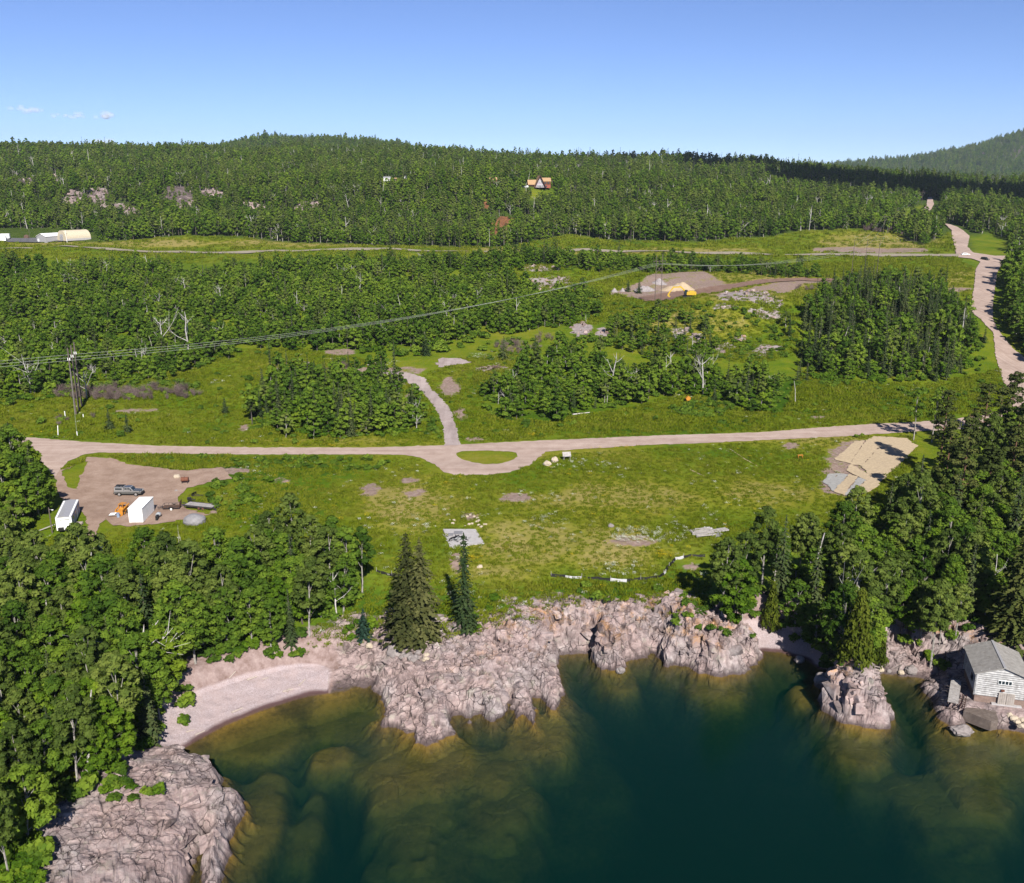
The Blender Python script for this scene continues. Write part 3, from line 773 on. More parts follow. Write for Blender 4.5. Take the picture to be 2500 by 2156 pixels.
def rock_blocks():
    r = np.random.default_rng(77)
    P, n, d, rm, rel, d2 = (ROCK[k].reshape(-1, 3) if ROCK[k].ndim == 3 else ROCK[k].ravel() for k in ('P', 'n', 'd', 'rockm', 'relief', 'd2'))
    steep = 1 - n[:, 2]
    px, py, _ = proj(P[:, 0], P[:, 1], P[:, 2])
    ok = (rm > .55) & (d > .7) & (px > -120) & (px < 2650) & (py < 2300) & (pad_mask(P[:, 0], P[:, 1]) < .2)
    nz = np.clip(n[:, 2], .07, 1)
    pr = np.where(ok, (.022 / nz) * np.where(rel < .5, .32, 1.0) * (1 + 1.2 * steep), 0)
    pick = np.where(r.random(len(P)) < pr)[0]
    p, nn = P[pick], n[pick]
    p = p + np.column_stack([r.uniform(-.15, .15, len(p)), r.uniform(-.15, .15, len(p)), r.uniform(-.5, .5, len(p)) * np.minimum(.26 * np.sqrt(1 - nz[pick] ** 2) / nz[pick], 1.6)])
    s = (.32 + .75 * r.random(len(pick)) ** 2.2) * np.where(rel[pick] < .5, 1.25, 1.0) * (1 + .4 * steep[pick])
    p = p - nn * (s * .30)[:, None]
    idx = np.where(rel[pick] < .5, r.integers(6, 9, len(pick)), r.integers(0, 6, len(pick)))
    kinds = [rock_kind(900 + i, *q) for i, q in enumerate([(1.0, .7, .8), (.8, .8, 1.1), (1.2, .7, .6), (.7, .6, 1.2), (1.0, .9, .7), (.9, .6, .9), (1.5, 1.0, .28), (1.2, 1.2, .25), (1.7, .8, .3)])]
    rot = np.column_stack([r.normal(0, .22, len(p)), r.normal(0, .22, len(p)), .35 + r.normal(0, .25, len(p)) + r.integers(0, 2, len(p)) * 1.57])
    # outcrops further inland
    Q, S2 = [], []
    for q in ROCKY:
        m = max(6, int(.10 * (q[:, 0].max() - q[:, 0].min()) * (q[:, 1].max() - q[:, 1].min())))
        c = np.column_stack([r.uniform(q[:, 0].min(), q[:, 0].max(), m), r.uniform(q[:, 1].min(), q[:, 1].max(), m)]); c = c[inside(q, c[:, 0], c[:, 1])]; Q.append(c); S2.append(r.uniform(.3, 1.1, len(c)))
    for q in CRAG[:12]:
        m = 70; c = np.column_stack([r.uniform(q[:, 0].min(), q[:, 0].max(), m), r.uniform(q[:, 1].min(), q[:, 1].max(), m)]); c = c[inside(q, c[:, 0], c[:, 1])]; Q.append(c); S2.append(r.uniform(1.0, 3.2, len(c)))
    Q = np.concatenate(Q); S2 = np.concatenate(S2)
    p = np.concatenate([p, np.column_stack([Q, H(Q[:, 0], Q[:, 1]) + .1])]); s = np.concatenate([s, S2]); idx = np.concatenate([idx, r.integers(0, 9, len(Q))])
    rot = np.concatenate([rot, np.column_stack([r.normal(0, .2, len(Q)), r.normal(0, .2, len(Q)), r.random(len(Q)) * 6.28])])
    scatter('rock_blocks', p, 0.0, s, idx, kinds, rot3=rot)
    print('rock blocks', len(p))
# ------------------------------------------------------------------ plants
def leaf_mat(name, dark, mid, light, trans=.25, field=False):
    m, nt, out = new_mat(name); k = N(nt)
    t = k.sep(k.attr('tint'))
    r = k.rand()
    f = k.math('ADD', k.math('MULTIPLY', t[0], .34), k.math('ADD', k.math('MULTIPLY', t[1], .22), k.math('MULTIPLY', r, .44)))
    if field:
        p = k.pos(); f = k.math('ADD', k.math('MULTIPLY', f, .35), k.math('ADD', k.math('MULTIPLY', k.noise(p, .035, 3.0), .3), k.math('MULTIPLY', k.noise(p, .22, 4.0, .6), .4)))
    else:
        f = k.math('ADD', f, k.math('MULTIPLY', k.math('SUBTRACT', k.noise(k.pos(), .016, 3.0), .5), .55))
    c = k.ramp(f, [(.18, dark), (.50, mid), (.85, light)])
    d = k.node('ShaderNodeBsdfDiffuse'); k.setin(d.inputs[0], k.dim(c))
    tr = k.node('ShaderNodeBsdfTranslucent'); k.setin(tr.inputs[0], k.dim(k.mix(.5, c, (.10, .20, .01))))
    mx = k.node('ShaderNodeMixShader'); mx.inputs[0].default_value = trans
    k.link(d.outputs[0], mx.inputs[1]); k.link(tr.outputs[0], mx.inputs[2])
    nt.links.new(mx.outputs[0], out.inputs[0]); M[name] = m
    return m

leaf_mat('leaf', (0.059, 0.120, 0.017), (0.137, 0.232, 0.027), (0.262, 0.366, 0.041), .42)
leaf_mat('leaf_olive', (0.072, 0.115, 0.024), (0.150, 0.210, 0.041), (0.264, 0.324, 0.066), .42)
leaf_mat('leaf_fresh', (0.066, 0.138, 0.013), (0.143, 0.248, 0.020), (0.264, 0.363, 0.033), .42)
leaf_mat('leaf_bright', (.05, .11, .010), (.095, .175, .014), (.16, .24, .02))
leaf_mat('needle', (0.027, 0.048, 0.018), (0.056, 0.083, 0.030), (0.106, 0.125, 0.045), .08)
leaf_mat('pine_needle', (0.036, 0.053, 0.014), (0.066, 0.086, 0.022), (0.120, 0.132, 0.036), .10)
leaf_mat('blue_needle', (.020, .045, .030), (.035, .068, .048), (.06, .10, .07), .08)
leaf_mat('cedar_leaf', (.040, .060, .008), (.080, .105, .012), (.13, .15, .02), .12)
leaf_mat('grass_blade', (.095, .165, .008), (.19, .24, .014), (.34, .32, .05), .35, True)
leaf_mat('twig', (.10, .07, .065), (.17, .125, .115), (.26, .20, .18), .0)
leaf_mat('needle_dead', (.10, .085, .07), (.18, .155, .125), (.27, .235, .19), .0)
for nm, col, dk in (('bark_pale', (.42, .39, .35), (.09, .075, .06)), ('bark_grey', (.17, .145, .125), (.06, .05, .042)), ('bark_red', (.25, .14, .085), (.09, .055, .04)), ('deadwood', (.60, .57, .53), (.27, .23, .20))):
    m, nt, out = new_mat(nm); k = N(nt); o = k.obj()
    mp = k.node('ShaderNodeMapping'); k.link(o, mp.inputs[0]); mp.inputs['Scale'].default_value = (3, 3, 1.2)
    c = k.mix(k.rng(k.noise(mp.outputs[0], 1.6, 4.0, .7), .48, .66), col, dk)
    nt.links.new(k.bsdf(c, .9, None, .05), out.inputs[0]); M[nm] = m

def tube(p, r, n=5):
    """tapered round stem through points p with radii r -> verts, faces"""
    p = np.asarray(p, float); V = []
    for i in range(len(p)):
        t = p[min(i + 1, len(p) - 1)] - p[max(i - 1, 0)]; t = t / (np.linalg.norm(t) + 1e-9)
        a = np.cross(t, [0.31, 0.95, 0.07]); a /= np.linalg.norm(a) + 1e-9; b = np.cross(t, a)
        for j in range(n):
            q = 2 * math.pi * j / n
            V.append(p[i] + r[i] * (a * math.cos(q) + b * math.sin(q)))
    F = []
    for i in range(len(p) - 1):
        for j in range(n):
            F.append((i * n + j, i * n + (j + 1) % n, (i + 1) * n + (j + 1) % n, (i + 1) * n + j))
    e = (len(p) - 1) * n
    for j in range(1, n - 2, 2): F.append((e, e + j, e + j + 1, e + j + 2 if j + 2 < n else e))
    return V, [f if f[3] != f[0] else (f[0], f[1], f[2], f[2]) for f in F if len(set(f)) >= 4]

class Build:
    def __init__(self): self.V = []; self.F = []; self.T = []
    def add(self, V, F, tint=(.5, .5, .5)):
        o = len(self.V); self.V += [tuple(v) for v in V]; self.F += [tuple(i + o for i in f) for f in F]; self.T += [tint] * len(V)
    def mesh(self, name, smooth=False):
        me = mesh_np(name, np.array(self.V), np.array(self.F), smooth)
        T = np.array(self.T, float)
        col_attr(me, 'tint', np.column_stack([T, np.ones(len(T))]))
        return me

def quads(cen, nrm, up, w, h, t0, t1, tri=False):
    """leaf cards: centre, normal, long direction, sizes, tints -> arrays"""
    nrm = nrm / (np.linalg.norm(nrm, axis=1, keepdims=True) + 1e-9)
    a = np.cross(up, nrm); a /= np.linalg.norm(a, axis=1, keepdims=True) + 1e-9
    b = np.cross(nrm, a)
    w = w[:, None] / 2; h = h[:, None] / 2
    if tri:
        V = np.stack([cen - b * h, cen + a * w + b * h * .6, cen - a * w * .8 + b * h * .75], 1).reshape(-1, 3)
        return V, np.arange(len(V)).reshape(-1, 3), np.repeat(np.column_stack([t0, t1, t0 * 0]), 3, axis=0)
    # a kite, so that the outline stays ragged
    V = np.stack([cen - b * h, cen + a * w + b * h * .15, cen + b * h, cen - a * w - b * h * .1], 1).reshape(-1, 3)
    F = np.arange(len(V)).reshape(-1, 4)
    T = np.repeat(np.column_stack([t0, t1, t0 * 0]), 4, axis=0)
    return V, F, T

def leaf_mesh(name, cen, nrm, up, w, h, t0, t1, tri=False):
    V, F, T = quads(cen, nrm, up, w, h, t0, t1, tri)
    me = mesh_np(name, V, F)
    col_attr(me, 'tint', np.column_stack([T, np.ones(len(T))]))
    return me

def blob_crown(r, clumps, nleaf, size, flat=.8):
    """leaf cards on the skins of clumps: clumps = [(centre, radius)]"""
    C, Nn, S, t0, t1 = [], [], [], [], []
    wsum = sum(c[1] ** 2 for c in clumps)
    lo_ = .62 if len(clumps) < 30 else .35
    for c, rad in clumps:
        n = max(6, int(nleaf * rad ** 2 / wsum))
        d = r.normal(0, 1, (n, 3)); d[:, 2] = np.where(r.random(n) < .72, np.abs(d[:, 2]), d[:, 2]); d /= np.linalg.norm(d, axis=1, keepdims=True)
        q = rad * (lo_ + (1.06 - lo_) * r.random(n))[:, None] * d * [1, 1, flat]
        C.append(np.asarray(c) + q); Nn.append(d + r.normal(0, .36, (n, 3)) + [0, 0, .35])
        t0.append(np.full(n, r.random())); t1.append(r.random(n)); S.append(size * (.6 + .8 * r.random(n)))
    C, Nn, S, t0, t1 = map(np.concatenate, (C, Nn, S, t0, t1))
    return C, Nn, r.normal(0, 1, C.shape), S, S * 1.25, t0, t1

def broadleaf(seed, h, cr, base, nclump, nleaf, size, trunk_r=.13, lean=.3, limbs=6, tri=False):
    """returns trunk mesh, crown mesh"""
    r = np.random.default_rng(seed)
    top = np.array([r.normal(0, lean), r.normal(0, lean), h * .92])
    pts = [np.zeros(3) + [0, 0, -.4]] + [top * t + np.append(r.normal(0, .10, 2), 0) for t in (.2, .45, .7)] + [top]
    b = Build(); b.add(*tube(pts, [trunk_r * 1.25, trunk_r, trunk_r * .8, trunk_r * .5, trunk_r * .2]))
    cl = []
    for i in range(nclump):
        t = base + (1 - base) * (i + r.random()) / nclump
        s = (t - base) / (1 - base)
        wr = cr * (math.sin(math.pi * min(.97, .16 + .80 * s)) ** .7) * (.75 + .4 * r.random())
        a = i * 2.4 + r.random()
        rad = cr * (r.uniform(.17, .40) if tri else r.uniform(.34, .52)) * (1.0 - .25 * s)
        k = max(0, wr - rad * .55)
        cl.append((np.array([top[0] * t + k * math.cos(a), top[1] * t + k * math.sin(a), h * t - rad * .2]), rad))
    for i in range(limbs):
        c, rad = cl[int(r.integers(len(cl)))]
        s = np.array([top[0], top[1], h * .92]) * max(.2, c[2] / h - .18)
        b.add(*tube([s, (s + c) / 2 + [0, 0, .1], c], [trunk_r * .4, trunk_r * .3, trunk_r * .12], 4))
    return b.mesh('trunk'), leaf_mesh('crown', *blob_crown(r, cl, nleaf, size), tri=tri)

def spruce(seed, h, R, layers, per, seg, wid=.55, base=.05, ragged=.18, power=.85):
    r = np.random.default_rng(seed)
    b = Build(); b.add(*tube([(0, 0, -.4), (0, 0, h * .5), (0, 0, h * .98)], [h * .014 + .04, h * .009 + .02, .02]))
    C, Nn, U, W, L, t0, t1 = [], [], [], [], [], [], []
    for i in range(layers):
        t = base + (1 - base) * (i + .5 * r.random()) / layers
        ln0 = R * (1 - t) ** power * (.85 + .3 * r.random()) + .12
        if r.random() < ragged: ln0 *= .6
        a0 = r.random() * 6.28; z = h * t
        npb = max(4, int(per * (.45 + .55 * (1 - t))))
        for j in range(npb):
            a = a0 + 6.283 * j / npb + r.normal(0, .18); ln = ln0 * r.uniform(.72, 1.15)
            d = np.array([math.cos(a), math.sin(a), 0]); tn = r.random()
            ns = max(2, int(round(seg * ln / R)) + 1)
            for s in range(ns):
                f = (s + .7) / ns
                droop = -.32 * ln * f ** 1.4 + .10 * ln * max(0, f - .7)
                side = r.normal(0, .12 * ln * (1.1 - f))
                p = d * ln * f + np.array([-d[1], d[0], 0]) * side + [0, 0, z + droop]
                C.append(p); nn = np.array([0, 0, 1.0]) + d * .5 + r.normal(0, .35, 3); Nn.append(nn)
                U.append(d + [0, 0, -.4]); q = wid * (1.15 - .5 * f) * (.4 + .6 * ln / R + .15)
                W.append(q * r.uniform(.7, 1.2)); L.append(max(.35, ln / ns * 1.7) * r.uniform(.8, 1.2)); t0.append(tn); t1.append(r.random())
    # pointed leader
    for i in range(6):
        z = h * (1 - .012 * i); C.append(np.array([r.normal(0, .05), r.normal(0, .05), z])); Nn.append(r.normal(0, 1, 3) * [1, 1, .2]); U.append(np.array([0, 0, 1.0])); W.append(.18 + .03 * i); L.append(.5); t0.append(.5); t1.append(r.random())
    A = lambda q: np.array(q, float)
    return b.mesh('trunk'), leaf_mesh('crown', A(C), A(Nn), A(U), A(W), A(L), A(t0), A(t1))

def pine(seed, h, R, nclump, nleaf, size):
    r = np.random.default_rng(seed)
    top = np.array([r.normal(0, .4), r.normal(0, .4), h])
    b = Build(); b.add(*tube([(0, 0, -.4), top * .4, top * .75, top], [.24, .19, .12, .04], 6))
    cl = []
    for i in range(nclump):
        t = .42 + .57 * i / nclump + r.uniform(-.03, .03); s = (t - .42) / .58
        rr = R * (1 - s * .75) * r.uniform(.45, 1.0); a = i * 2.4 + r.random()
        c = np.array([rr * math.cos(a), rr * math.sin(a), h * t + .12 * rr]); cl.append((c, R * r.uniform(.26, .40)))
        b.add(*tube([top * (t - .02), c], [.05, .02], 4))
    return b.mesh('trunk'), leaf_mesh('crown', *blob_crown(r, cl, nleaf, size, .55))

def cedar(seed, h, R, n, size):
    r = np.random.default_rng(seed)
    b = Build(); b.add(*tube([(0, 0, -.3), (0, 0, h * .9)], [.14, .03]))
    cl = []
    for i in range(46):
        t = (i + r.random()) / 46; a = i * 2.4
        rad = R * (.24 + .30 * (1 - t)); k = max(0, R * (1 - t) ** .7 - rad * .5)
        cl.append((np.array([k * math.cos(a), k * math.sin(a), .3 + h * .96 * t]), rad))
    C, Nn, U, W, L, t0, t1 = blob_crown(r, cl, n, size, 1.25)
    return b.mesh('trunk'), leaf_mesh('crown', C, Nn * [1, 1, .5], np.tile([0, 0, 1.0], (len(C), 1)) + r.normal(0, .3, C.shape), W * .8, L * 1.3, t0, t1)

def bare_tree(seed, h, limbs=5, twigs=3, broken=False, thick=.12, spread=.5):
    r = np.random.default_rng(seed); b = Build()
    top = np.array([r.normal(0, h * .07), r.normal(0, h * .07), h])
    pts = [np.array([0, 0, -.3])] + [top * t + np.append(r.normal(0, h * .012, 2), 0) for t in (.3, .6, .85)] + [top]
    b.add(*tube(pts, [thick * 1.2, thick, thick * .8, thick * .55, thick * (.45 if broken else .15)]))
    for i in range(limbs):
        t = r.uniform(.35, .9); s = top * t; a = r.random() * 6.28; L = h * (1.05 - t) * r.uniform(.5, 1.0) * spread * 1.6 + .5
        d = np.array([math.cos(a) * .75, math.sin(a) * .75, r.uniform(.4, 1.0)]); e = s + d * L; mid = s + d * L * .5 + [0, 0, -.06 * L]
        b.add(*tube([s, mid, e], [thick * .5, thick * .36, thick * .12], 4))
        for j in range(twigs):
            q = mid + (e - mid) * r.random(); d2 = d + r.normal(0, .55, 3); b.add(*tube([q, q + d2 * L * r.uniform(.25, .5)], [thick * .22, thick * .07], 4))
    return b.mesh('snag')

def shrub_mesh(seed, R, h, nleaf, size):
    r = np.random.default_rng(seed)
    cl = [(np.array([R * .6 * math.cos(i * 2.4) * math.sqrt((i + .3) / 8), R * .6 * math.sin(i * 2.4) * math.sqrt((i + .3) / 8), h * r.uniform(.3, .65)]), R * r.uniform(.34, .5)) for i in range(8)]
    return leaf_mesh('shrub', *blob_crown(r, cl, nleaf, size, h / R * .75))

def twig_bush(seed, R, h):
    r = np.random.default_rng(seed); C, Nn, U, W, L = [], [], [], [], []
    n = 46
    for i in range(n):
        a = r.random() * 6.28; q = R * math.sqrt(r.random()); d = np.array([math.cos(a) * q * .8, math.sin(a) * q * .8, h * r.uniform(.6, 1.0)])
        C.append(d * .55 + r.normal(0, .05, 3)); U.append(d); Nn.append(r.normal(0, 1, 3)); W.append(.045); L.append(np.linalg.norm(d) * .95)
        for _ in range(3):
            p = d * r.uniform(.4, .9); u = d * .5 + r.normal(0, .4, 3); C.append(p + u * .25); U.append(u); Nn.append(r.normal(0, 1, 3)); W.append(.03); L.append(.6)
    A = lambda q: np.array(q, float); t = r.random(len(C))
    return leaf_mesh('brush', A(C), A(Nn), A(U), A(W), A(L), t, r.random(len(C)))

def tuft(seed, R, h, n, w):
    r = np.random.default_rng(seed)
    a = r.random(n) * 6.28; q = R * np.sqrt(r.random(n)); L = h * r.uniform(.5, 1.1, n)
    lean = r.normal(0, .32, (n, 3)) + np.column_stack([np.cos(a), np.sin(a), a * 0]) * .25; lean[:, 2] = 1
    C = np.column_stack([q * np.cos(a), q * np.sin(a), L * .42]); C[:, :2] += lean[:, :2] * L[:, None] * .3
    return leaf_mesh('tuft', C, np.column_stack([r.normal(0, 1, n), r.normal(-.6, 1, n), r.normal(.5, .4, n)]), lean, np.full(n, w) * r.uniform(.6, 1.4, n), L, np.full(n, r.random()) * .4 + r.random(n) * .6, r.random(n))

def two_slot(trunk, crown, m1, m2):
    """trunk and crown in one mesh, for the uncountable wood"""
    nv = len(trunk.vertices)
    V = np.empty(nv * 3, np.float32); trunk.vertices.foreach_get('co', V)
    W = np.empty(len(crown.vertices) * 3, np.float32); crown.vertices.foreach_get('co', W)
    F = [tuple(p.vertices) for p in trunk.polygons]
    F = np.array(F); Gf = np.arange(len(crown.vertices)).reshape(-1, 4) + nv
    me = mesh_np('tree', np.concatenate([V.reshape(-1, 3), W.reshape(-1, 3)]), np.concatenate([F, Gf]))
    t = np.empty(len(crown.vertices) * 4, np.float32); crown.color_attributes['tint'].data.foreach_get('color', t)
    col_attr(me, 'tint', np.concatenate([np.tile([.5, .5, .5, 1], (nv, 1)), t.reshape(-1, 4)]))
    me.materials.append(m1); me.materials.append(m2)
    mi = np.zeros(len(F) + len(Gf), np.int32); mi[len(F):] = 1
    me.polygons.foreach_set('material_index', mi)
    return me

# ------------------------------------------------------------------ scattering what nobody could count
def scatter(name, pts, rot, scl, idx, meshes, rot3=None, **props):
    """one object whose geometry nodes put the given meshes on its points"""
    coll = bpy.data.collections.new(name + '_kinds')
    for i, me in enumerate(meshes):
        o = bpy.data.objects.new('%s_kind_%02d' % (name, i), me); coll.objects.link(o)
    me = bpy.data.meshes.new(name)
    me.vertices.add(len(pts)); me.vertices.foreach_set('co', np.asarray(pts, np.float32).ravel())
    a = me.attributes.new('rot', 'FLOAT_VECTOR', 'POINT'); rv = np.zeros((len(pts), 3), np.float32); rv[:, 2] = rot
    if rot3 is not None: rv = np.ascontiguousarray(rot3, dtype=np.float32)
    a.data.foreach_set('vector', rv.ravel())
    a = me.attributes.new('scl', 'FLOAT_VECTOR', 'POINT'); sv = np.asarray(scl, np.float32)
    if sv.ndim == 1: sv = np.repeat(sv[:, None], 3, 1)
    a.data.foreach_set('vector', np.ascontiguousarray(sv).ravel())
    a = me.attributes.new('idx', 'INT', 'POINT'); a.data.foreach_set('value', np.asarray(idx, np.int32))
    o = bpy.data.objects.new(name, me); COL.objects.link(o)
    ng = bpy.data.node_groups.new(name, 'GeometryNodeTree')
    ng.interface.new_socket('Geometry', in_out='INPUT', socket_type='NodeSocketGeometry'); ng.interface.new_socket('Geometry', in_out='OUTPUT', socket_type='NodeSocketGeometry')
    nd = ng.nodes; gi = nd.new('NodeGroupInput'); go = nd.new('NodeGroupOutput')
    ip = nd.new('GeometryNodeInstanceOnPoints'); ci = nd.new('GeometryNodeCollectionInfo')
    ci.inputs['Collection'].default_value = coll; ci.inputs['Separate Children'].default_value = True; ci.inputs['Reset Children'].default_value = True
    def na(nm, t):
        q = nd.new('GeometryNodeInputNamedAttribute'); q.data_type = t; q.inputs['Name'].default_value = nm; return q.outputs['Attribute']
    ng.links.new(gi.outputs[0], ip.inputs['Points']); ng.links.new(ci.outputs[0], ip.inputs['Instance'])
    ip.inputs['Pick Instance'].default_value = True
    ng.links.new(na('idx', 'INT'), ip.inputs['Instance Index'])
    e2r = nd.new('FunctionNodeEulerToRotation'); ng.links.new(na('rot', 'FLOAT_VECTOR'), e2r.inputs[0]); ng.links.new(e2r.outputs[0], ip.inputs['Rotation'])
    ng.links.new(na('scl', 'FLOAT_VECTOR'), ip.inputs['Scale'])
    ng.links.new(ip.outputs[0], go.inputs[0])
    md = o.modifiers.new('scatter', 'NODES'); md.node_group = ng
    o['kind'] = 'stuff'
    for k, v in props.items(): o[k] = v
    return o

# kinds of plant
BL = [broadleaf(100 + i, h, cr, bs, int(nc * 2.5), 4700, .36, tr, .35, 7, True) for i, (h, cr, bs, nc, tr) in enumerate(
    [(11.5, 2.7, .30, 26, .13), (12.5, 2.5, .40, 24, .13), (10.0, 2.9, .25, 26, .14), (9.0, 2.4, .22, 22, .11), (13.0, 2.3, .45, 22, .12), (8.0, 2.6, .15, 22, .12)])]
SPR = [spruce(200 + i, h, R, int(h * 2.1), 11, 4, .62, bs, rg) for i, (h, R, bs, rg) in enumerate([(12.0, 1.9, .04, .12), (10.0, 1.5, .03, .15), (14.0, 1.7, .10, .22), (7.0, 1.5, .02, .1)])]
PIN = [pine(300 + i, h, R, 30, 2200, .42) for i, (h, R) in enumerate([(20, 3.2), (18, 3.5), (22, 3.0)])]
DEAD = [bare_tree(400 + i, h, l, t, br, th, sp) for i, (h, l, t, br, th, sp) in enumerate([(9, 5, 2, False, .15, .45), (7.5, 6, 3, False, .15, .6), (7, 2, 1, True, .16, .25), (10.5, 3, 1, True, .14, .3), (6, 7, 3, False, .14, .75), (8.5, 0, 0, True, .13, .2)])]
BLF = [broadleaf(500 + i, h, cr, bs, nc, nl, sz, .13, .3, 2) for i, (h, cr, bs, nc, nl, sz) in enumerate([(11, 2.7, .28, 14, 620, .72), (12.5, 2.2, .42, 13, 560, .68), (9.5, 2.9, .2, 14, 620, .75), (7.5, 2.5, .10, 12, 560, .70), (13.5, 1.8, .5, 12, 460, .62), (6.0, 2.2, .05, 10, 460, .65), (11.5, 2.4, .35, 15, 600, .68), (9.0, 2.0, .25, 12, 480, .66)])]
SPF = [spruce(600 + i, h, R, int(h * 1.2), 8, 2, .95, .05, .2) for i, (h, R) in enumerate([(12, 1.7), (10, 1.4), (14.5, 1.5), (8, 1.5)])]
FAR_BL = [two_slot(t, c, M['bark_pale'] if i % 2 else M['bark_grey'], M[('leaf', 'leaf_olive', 'leaf', 'leaf_fresh', 'leaf_olive', 'leaf_fresh', 'leaf', 'leaf_olive')[i]]) for i, (t, c) in enumerate(BLF)]
FAR_SP = [two_slot(t, c, M['bark_grey'], M['needle']) for t, c in SPF]

rock_blocks()
# ------------------------------------------------------------------ where the trees stand
def fill(poly, spacing, seed, keep=1.0, wig=0.0):
    r = np.random.default_rng(seed)
    x0, y0 = poly.min(0) - wig; x1, y1 = poly.max(0) + wig
    gx, gy = np.meshgrid(np.arange(x0, x1 + spacing, spacing), np.arange(y0, y1 + spacing, spacing))
    gx = gx + (np.arange(gx.shape[0])[:, None] % 2) * spacing * .5
    x = gx.ravel() + r.uniform(-.42, .42, gx.size) * spacing; y = gy.ravel() + r.uniform(-.42, .42, gx.size) * spacing
    sd = seg_dist(poly, x, y) * np.where(inside(poly, x, y), 1, -1)
    ok = (sd > wig * fbm(x / 11.0, y / 11.0, octv=3, seed=seed + 5) * 1.6 + wig * .15) & (r.random(gx.size) < keep * (np.clip(.45 + sd / 14.0, 0, 1) if wig else 1.0))
    return np.column_stack([x[ok], y[ok]])

ROADS = [ROADPOLY[k] for k in ('gravel_road', 'gravel_driveway', 'gravel_pad', 'dirt_yard', 'highway', 'asphalt_lot', 'dirt_track')]
def off_road(p, gap):
    ok = np.ones(len(p), bool)
    for q in ROADS:
        x0, y0 = q.min(0) - gap; x1, y1 = q.max(0) + gap
        m = (p[:, 0] > x0) & (p[:, 0] < x1) & (p[:, 1] > y0) & (p[:, 1] < y1)
        if m.any():
            bad = inside(q, p[m, 0], p[m, 1]) | (seg_dist(q, p[m, 0], p[m, 1]) < gap)
            ok[np.where(m)[0][bad]] = False
    return ok

W_LEFT = wpoly([(-260, 1100), (0, 1150), (60, 1170), (105, 1215), (112, 1262), (60, 1300), (40, 1440), (120, 1470), (210, 1470), (300, 1450), (480, 1440), (560, 1420), (640, 1400), (720, 1385), (790, 1420), (870, 1460), (850, 1490),
    (800, 1540), (760, 1572), (690, 1592), (600, 1596), (520, 1618), (470, 1660), (440, 1750), (405, 1775), (345, 1835), (300, 1905), (225, 1935), (130, 1965), (75, 2010), (110, 2080), (20, 2160), (-300, 2300)])
W_RIGHT = wpoly([(1790, 1450), (1748, 1512), (1790, 1530), (1850, 1520), (1880, 1530), (1930, 1560), (2000, 1600), (2060, 1625), (2150, 1585), (2220, 1575), (2260, 1630), (2310, 1640), (2335, 1560), (2420, 1530), (2560, 1560), (2700, 1500), (2700, 1010), (2520, 1060), (2420, 1095),
    (2310, 1200), (2225, 1290), (2130, 1335), (2000, 1375), (1890, 1415)])
W_GROVE1 = wpoly([(605, 1000), (640, 1050), (700, 1062), (800, 1072), (960, 1066), (1045, 1060), (1030, 1010), (1000, 965), (950, 935), (850, 930), (700, 920), (620, 955)])
W_GROVE2 = wpoly([(1160, 960), (1190, 1010), (1340, 1027), (1440, 1005), (1560, 985), (1650, 965), (1700, 965), (1780, 995), (1900, 1010), (1930, 965), (1975, 915), (1930, 925), (1760, 930), (1640, 915), (1560, 905), (1480, 880), (1400, 868), (1330, 872), (1200, 940)])
W_SPRUCE = wpoly([(1960, 900), (2000, 925), (2100, 930), (2280, 930), (2400, 905), (2415, 840), (2360, 800), (2345, 740), (2320, 710), (2200, 705), (2080, 700), (2010, 730), (1950, 800)])
W_MID = wpoly([(-300, 1000), (0, 1000), (60, 985), (250, 948), (400, 925), (490, 895), (600, 858), (740, 850), (860, 868), (1000, 872), (1090, 862), (1160, 835), (1260, 815), (1400, 800), (1480, 770), (1440, 720), (1340, 720), (1270, 720), (1260, 690), (1100, 680), (1000, 670), (700, 664), (300, 660), (-300, 660)])
W_BELT = wpoly([(700, 665), (1000, 670), (1300, 664), (1500, 668), (1560, 668), (1640, 670), (1760, 666), (1850, 674), (1960, 684), (2010, 678), (1960, 664), (1840, 654), (1500, 650), (1100, 648), (700, 648)])
W_EAST = wpoly([(2452, 680), (2460, 760), (2450, 800), (2480, 850), (2560, 905), (3000, 1020), (3400, 900), (3200, 660), (2470, 645)])
W_KNOLL = wpoly([(1500, 850), (1480, 800), (1600, 760), (1720, 800), (1760, 860), (1640, 885), (1540, 870)])

GLADES = [wpoly(q) for q in (ell(570, 858, 46, 12), ell(545, 800, 40, 24), ell(640, 815, 26, 10), ell(470, 832, 40, 8), ell(1150, 790, 30, 10), ell(30, 730, 40, 14))]
HILLGAPS = [wpoly(q) for q in (ell(1316, 478, 46, 26), ell(958, 452, 46, 18), ell(1205, 452, 22, 12), [(1300, 590), (1380, 572), (1500, 590), (1700, 592), (1850, 580), (1950, 565), (2080, 560), (2200, 575), (2250, 600), (2330, 560), (2340, 640), (1300, 640)],
    [(-100, 560), (160, 560), (230, 570), (240, 592), (600, 580), (660, 590), (1000, 600), (1200, 605), (1300, 596), (1300, 640), (-100, 640)], [(2170, 560), (2130, 560), (2180, 520), (2230, 505), (2255, 500), (2240, 540)], [(2360, 575), (2420, 570), (2470, 590), (2460, 620), (2380, 625)])]

def in_any(polys, p):
    r = np.zeros(len(p), bool)
    for q in polys: r |= inside(q, p[:, 0], p[:, 1])
    return r

def dirty(p):
    return in_any(DIRT + ROCKY, p)

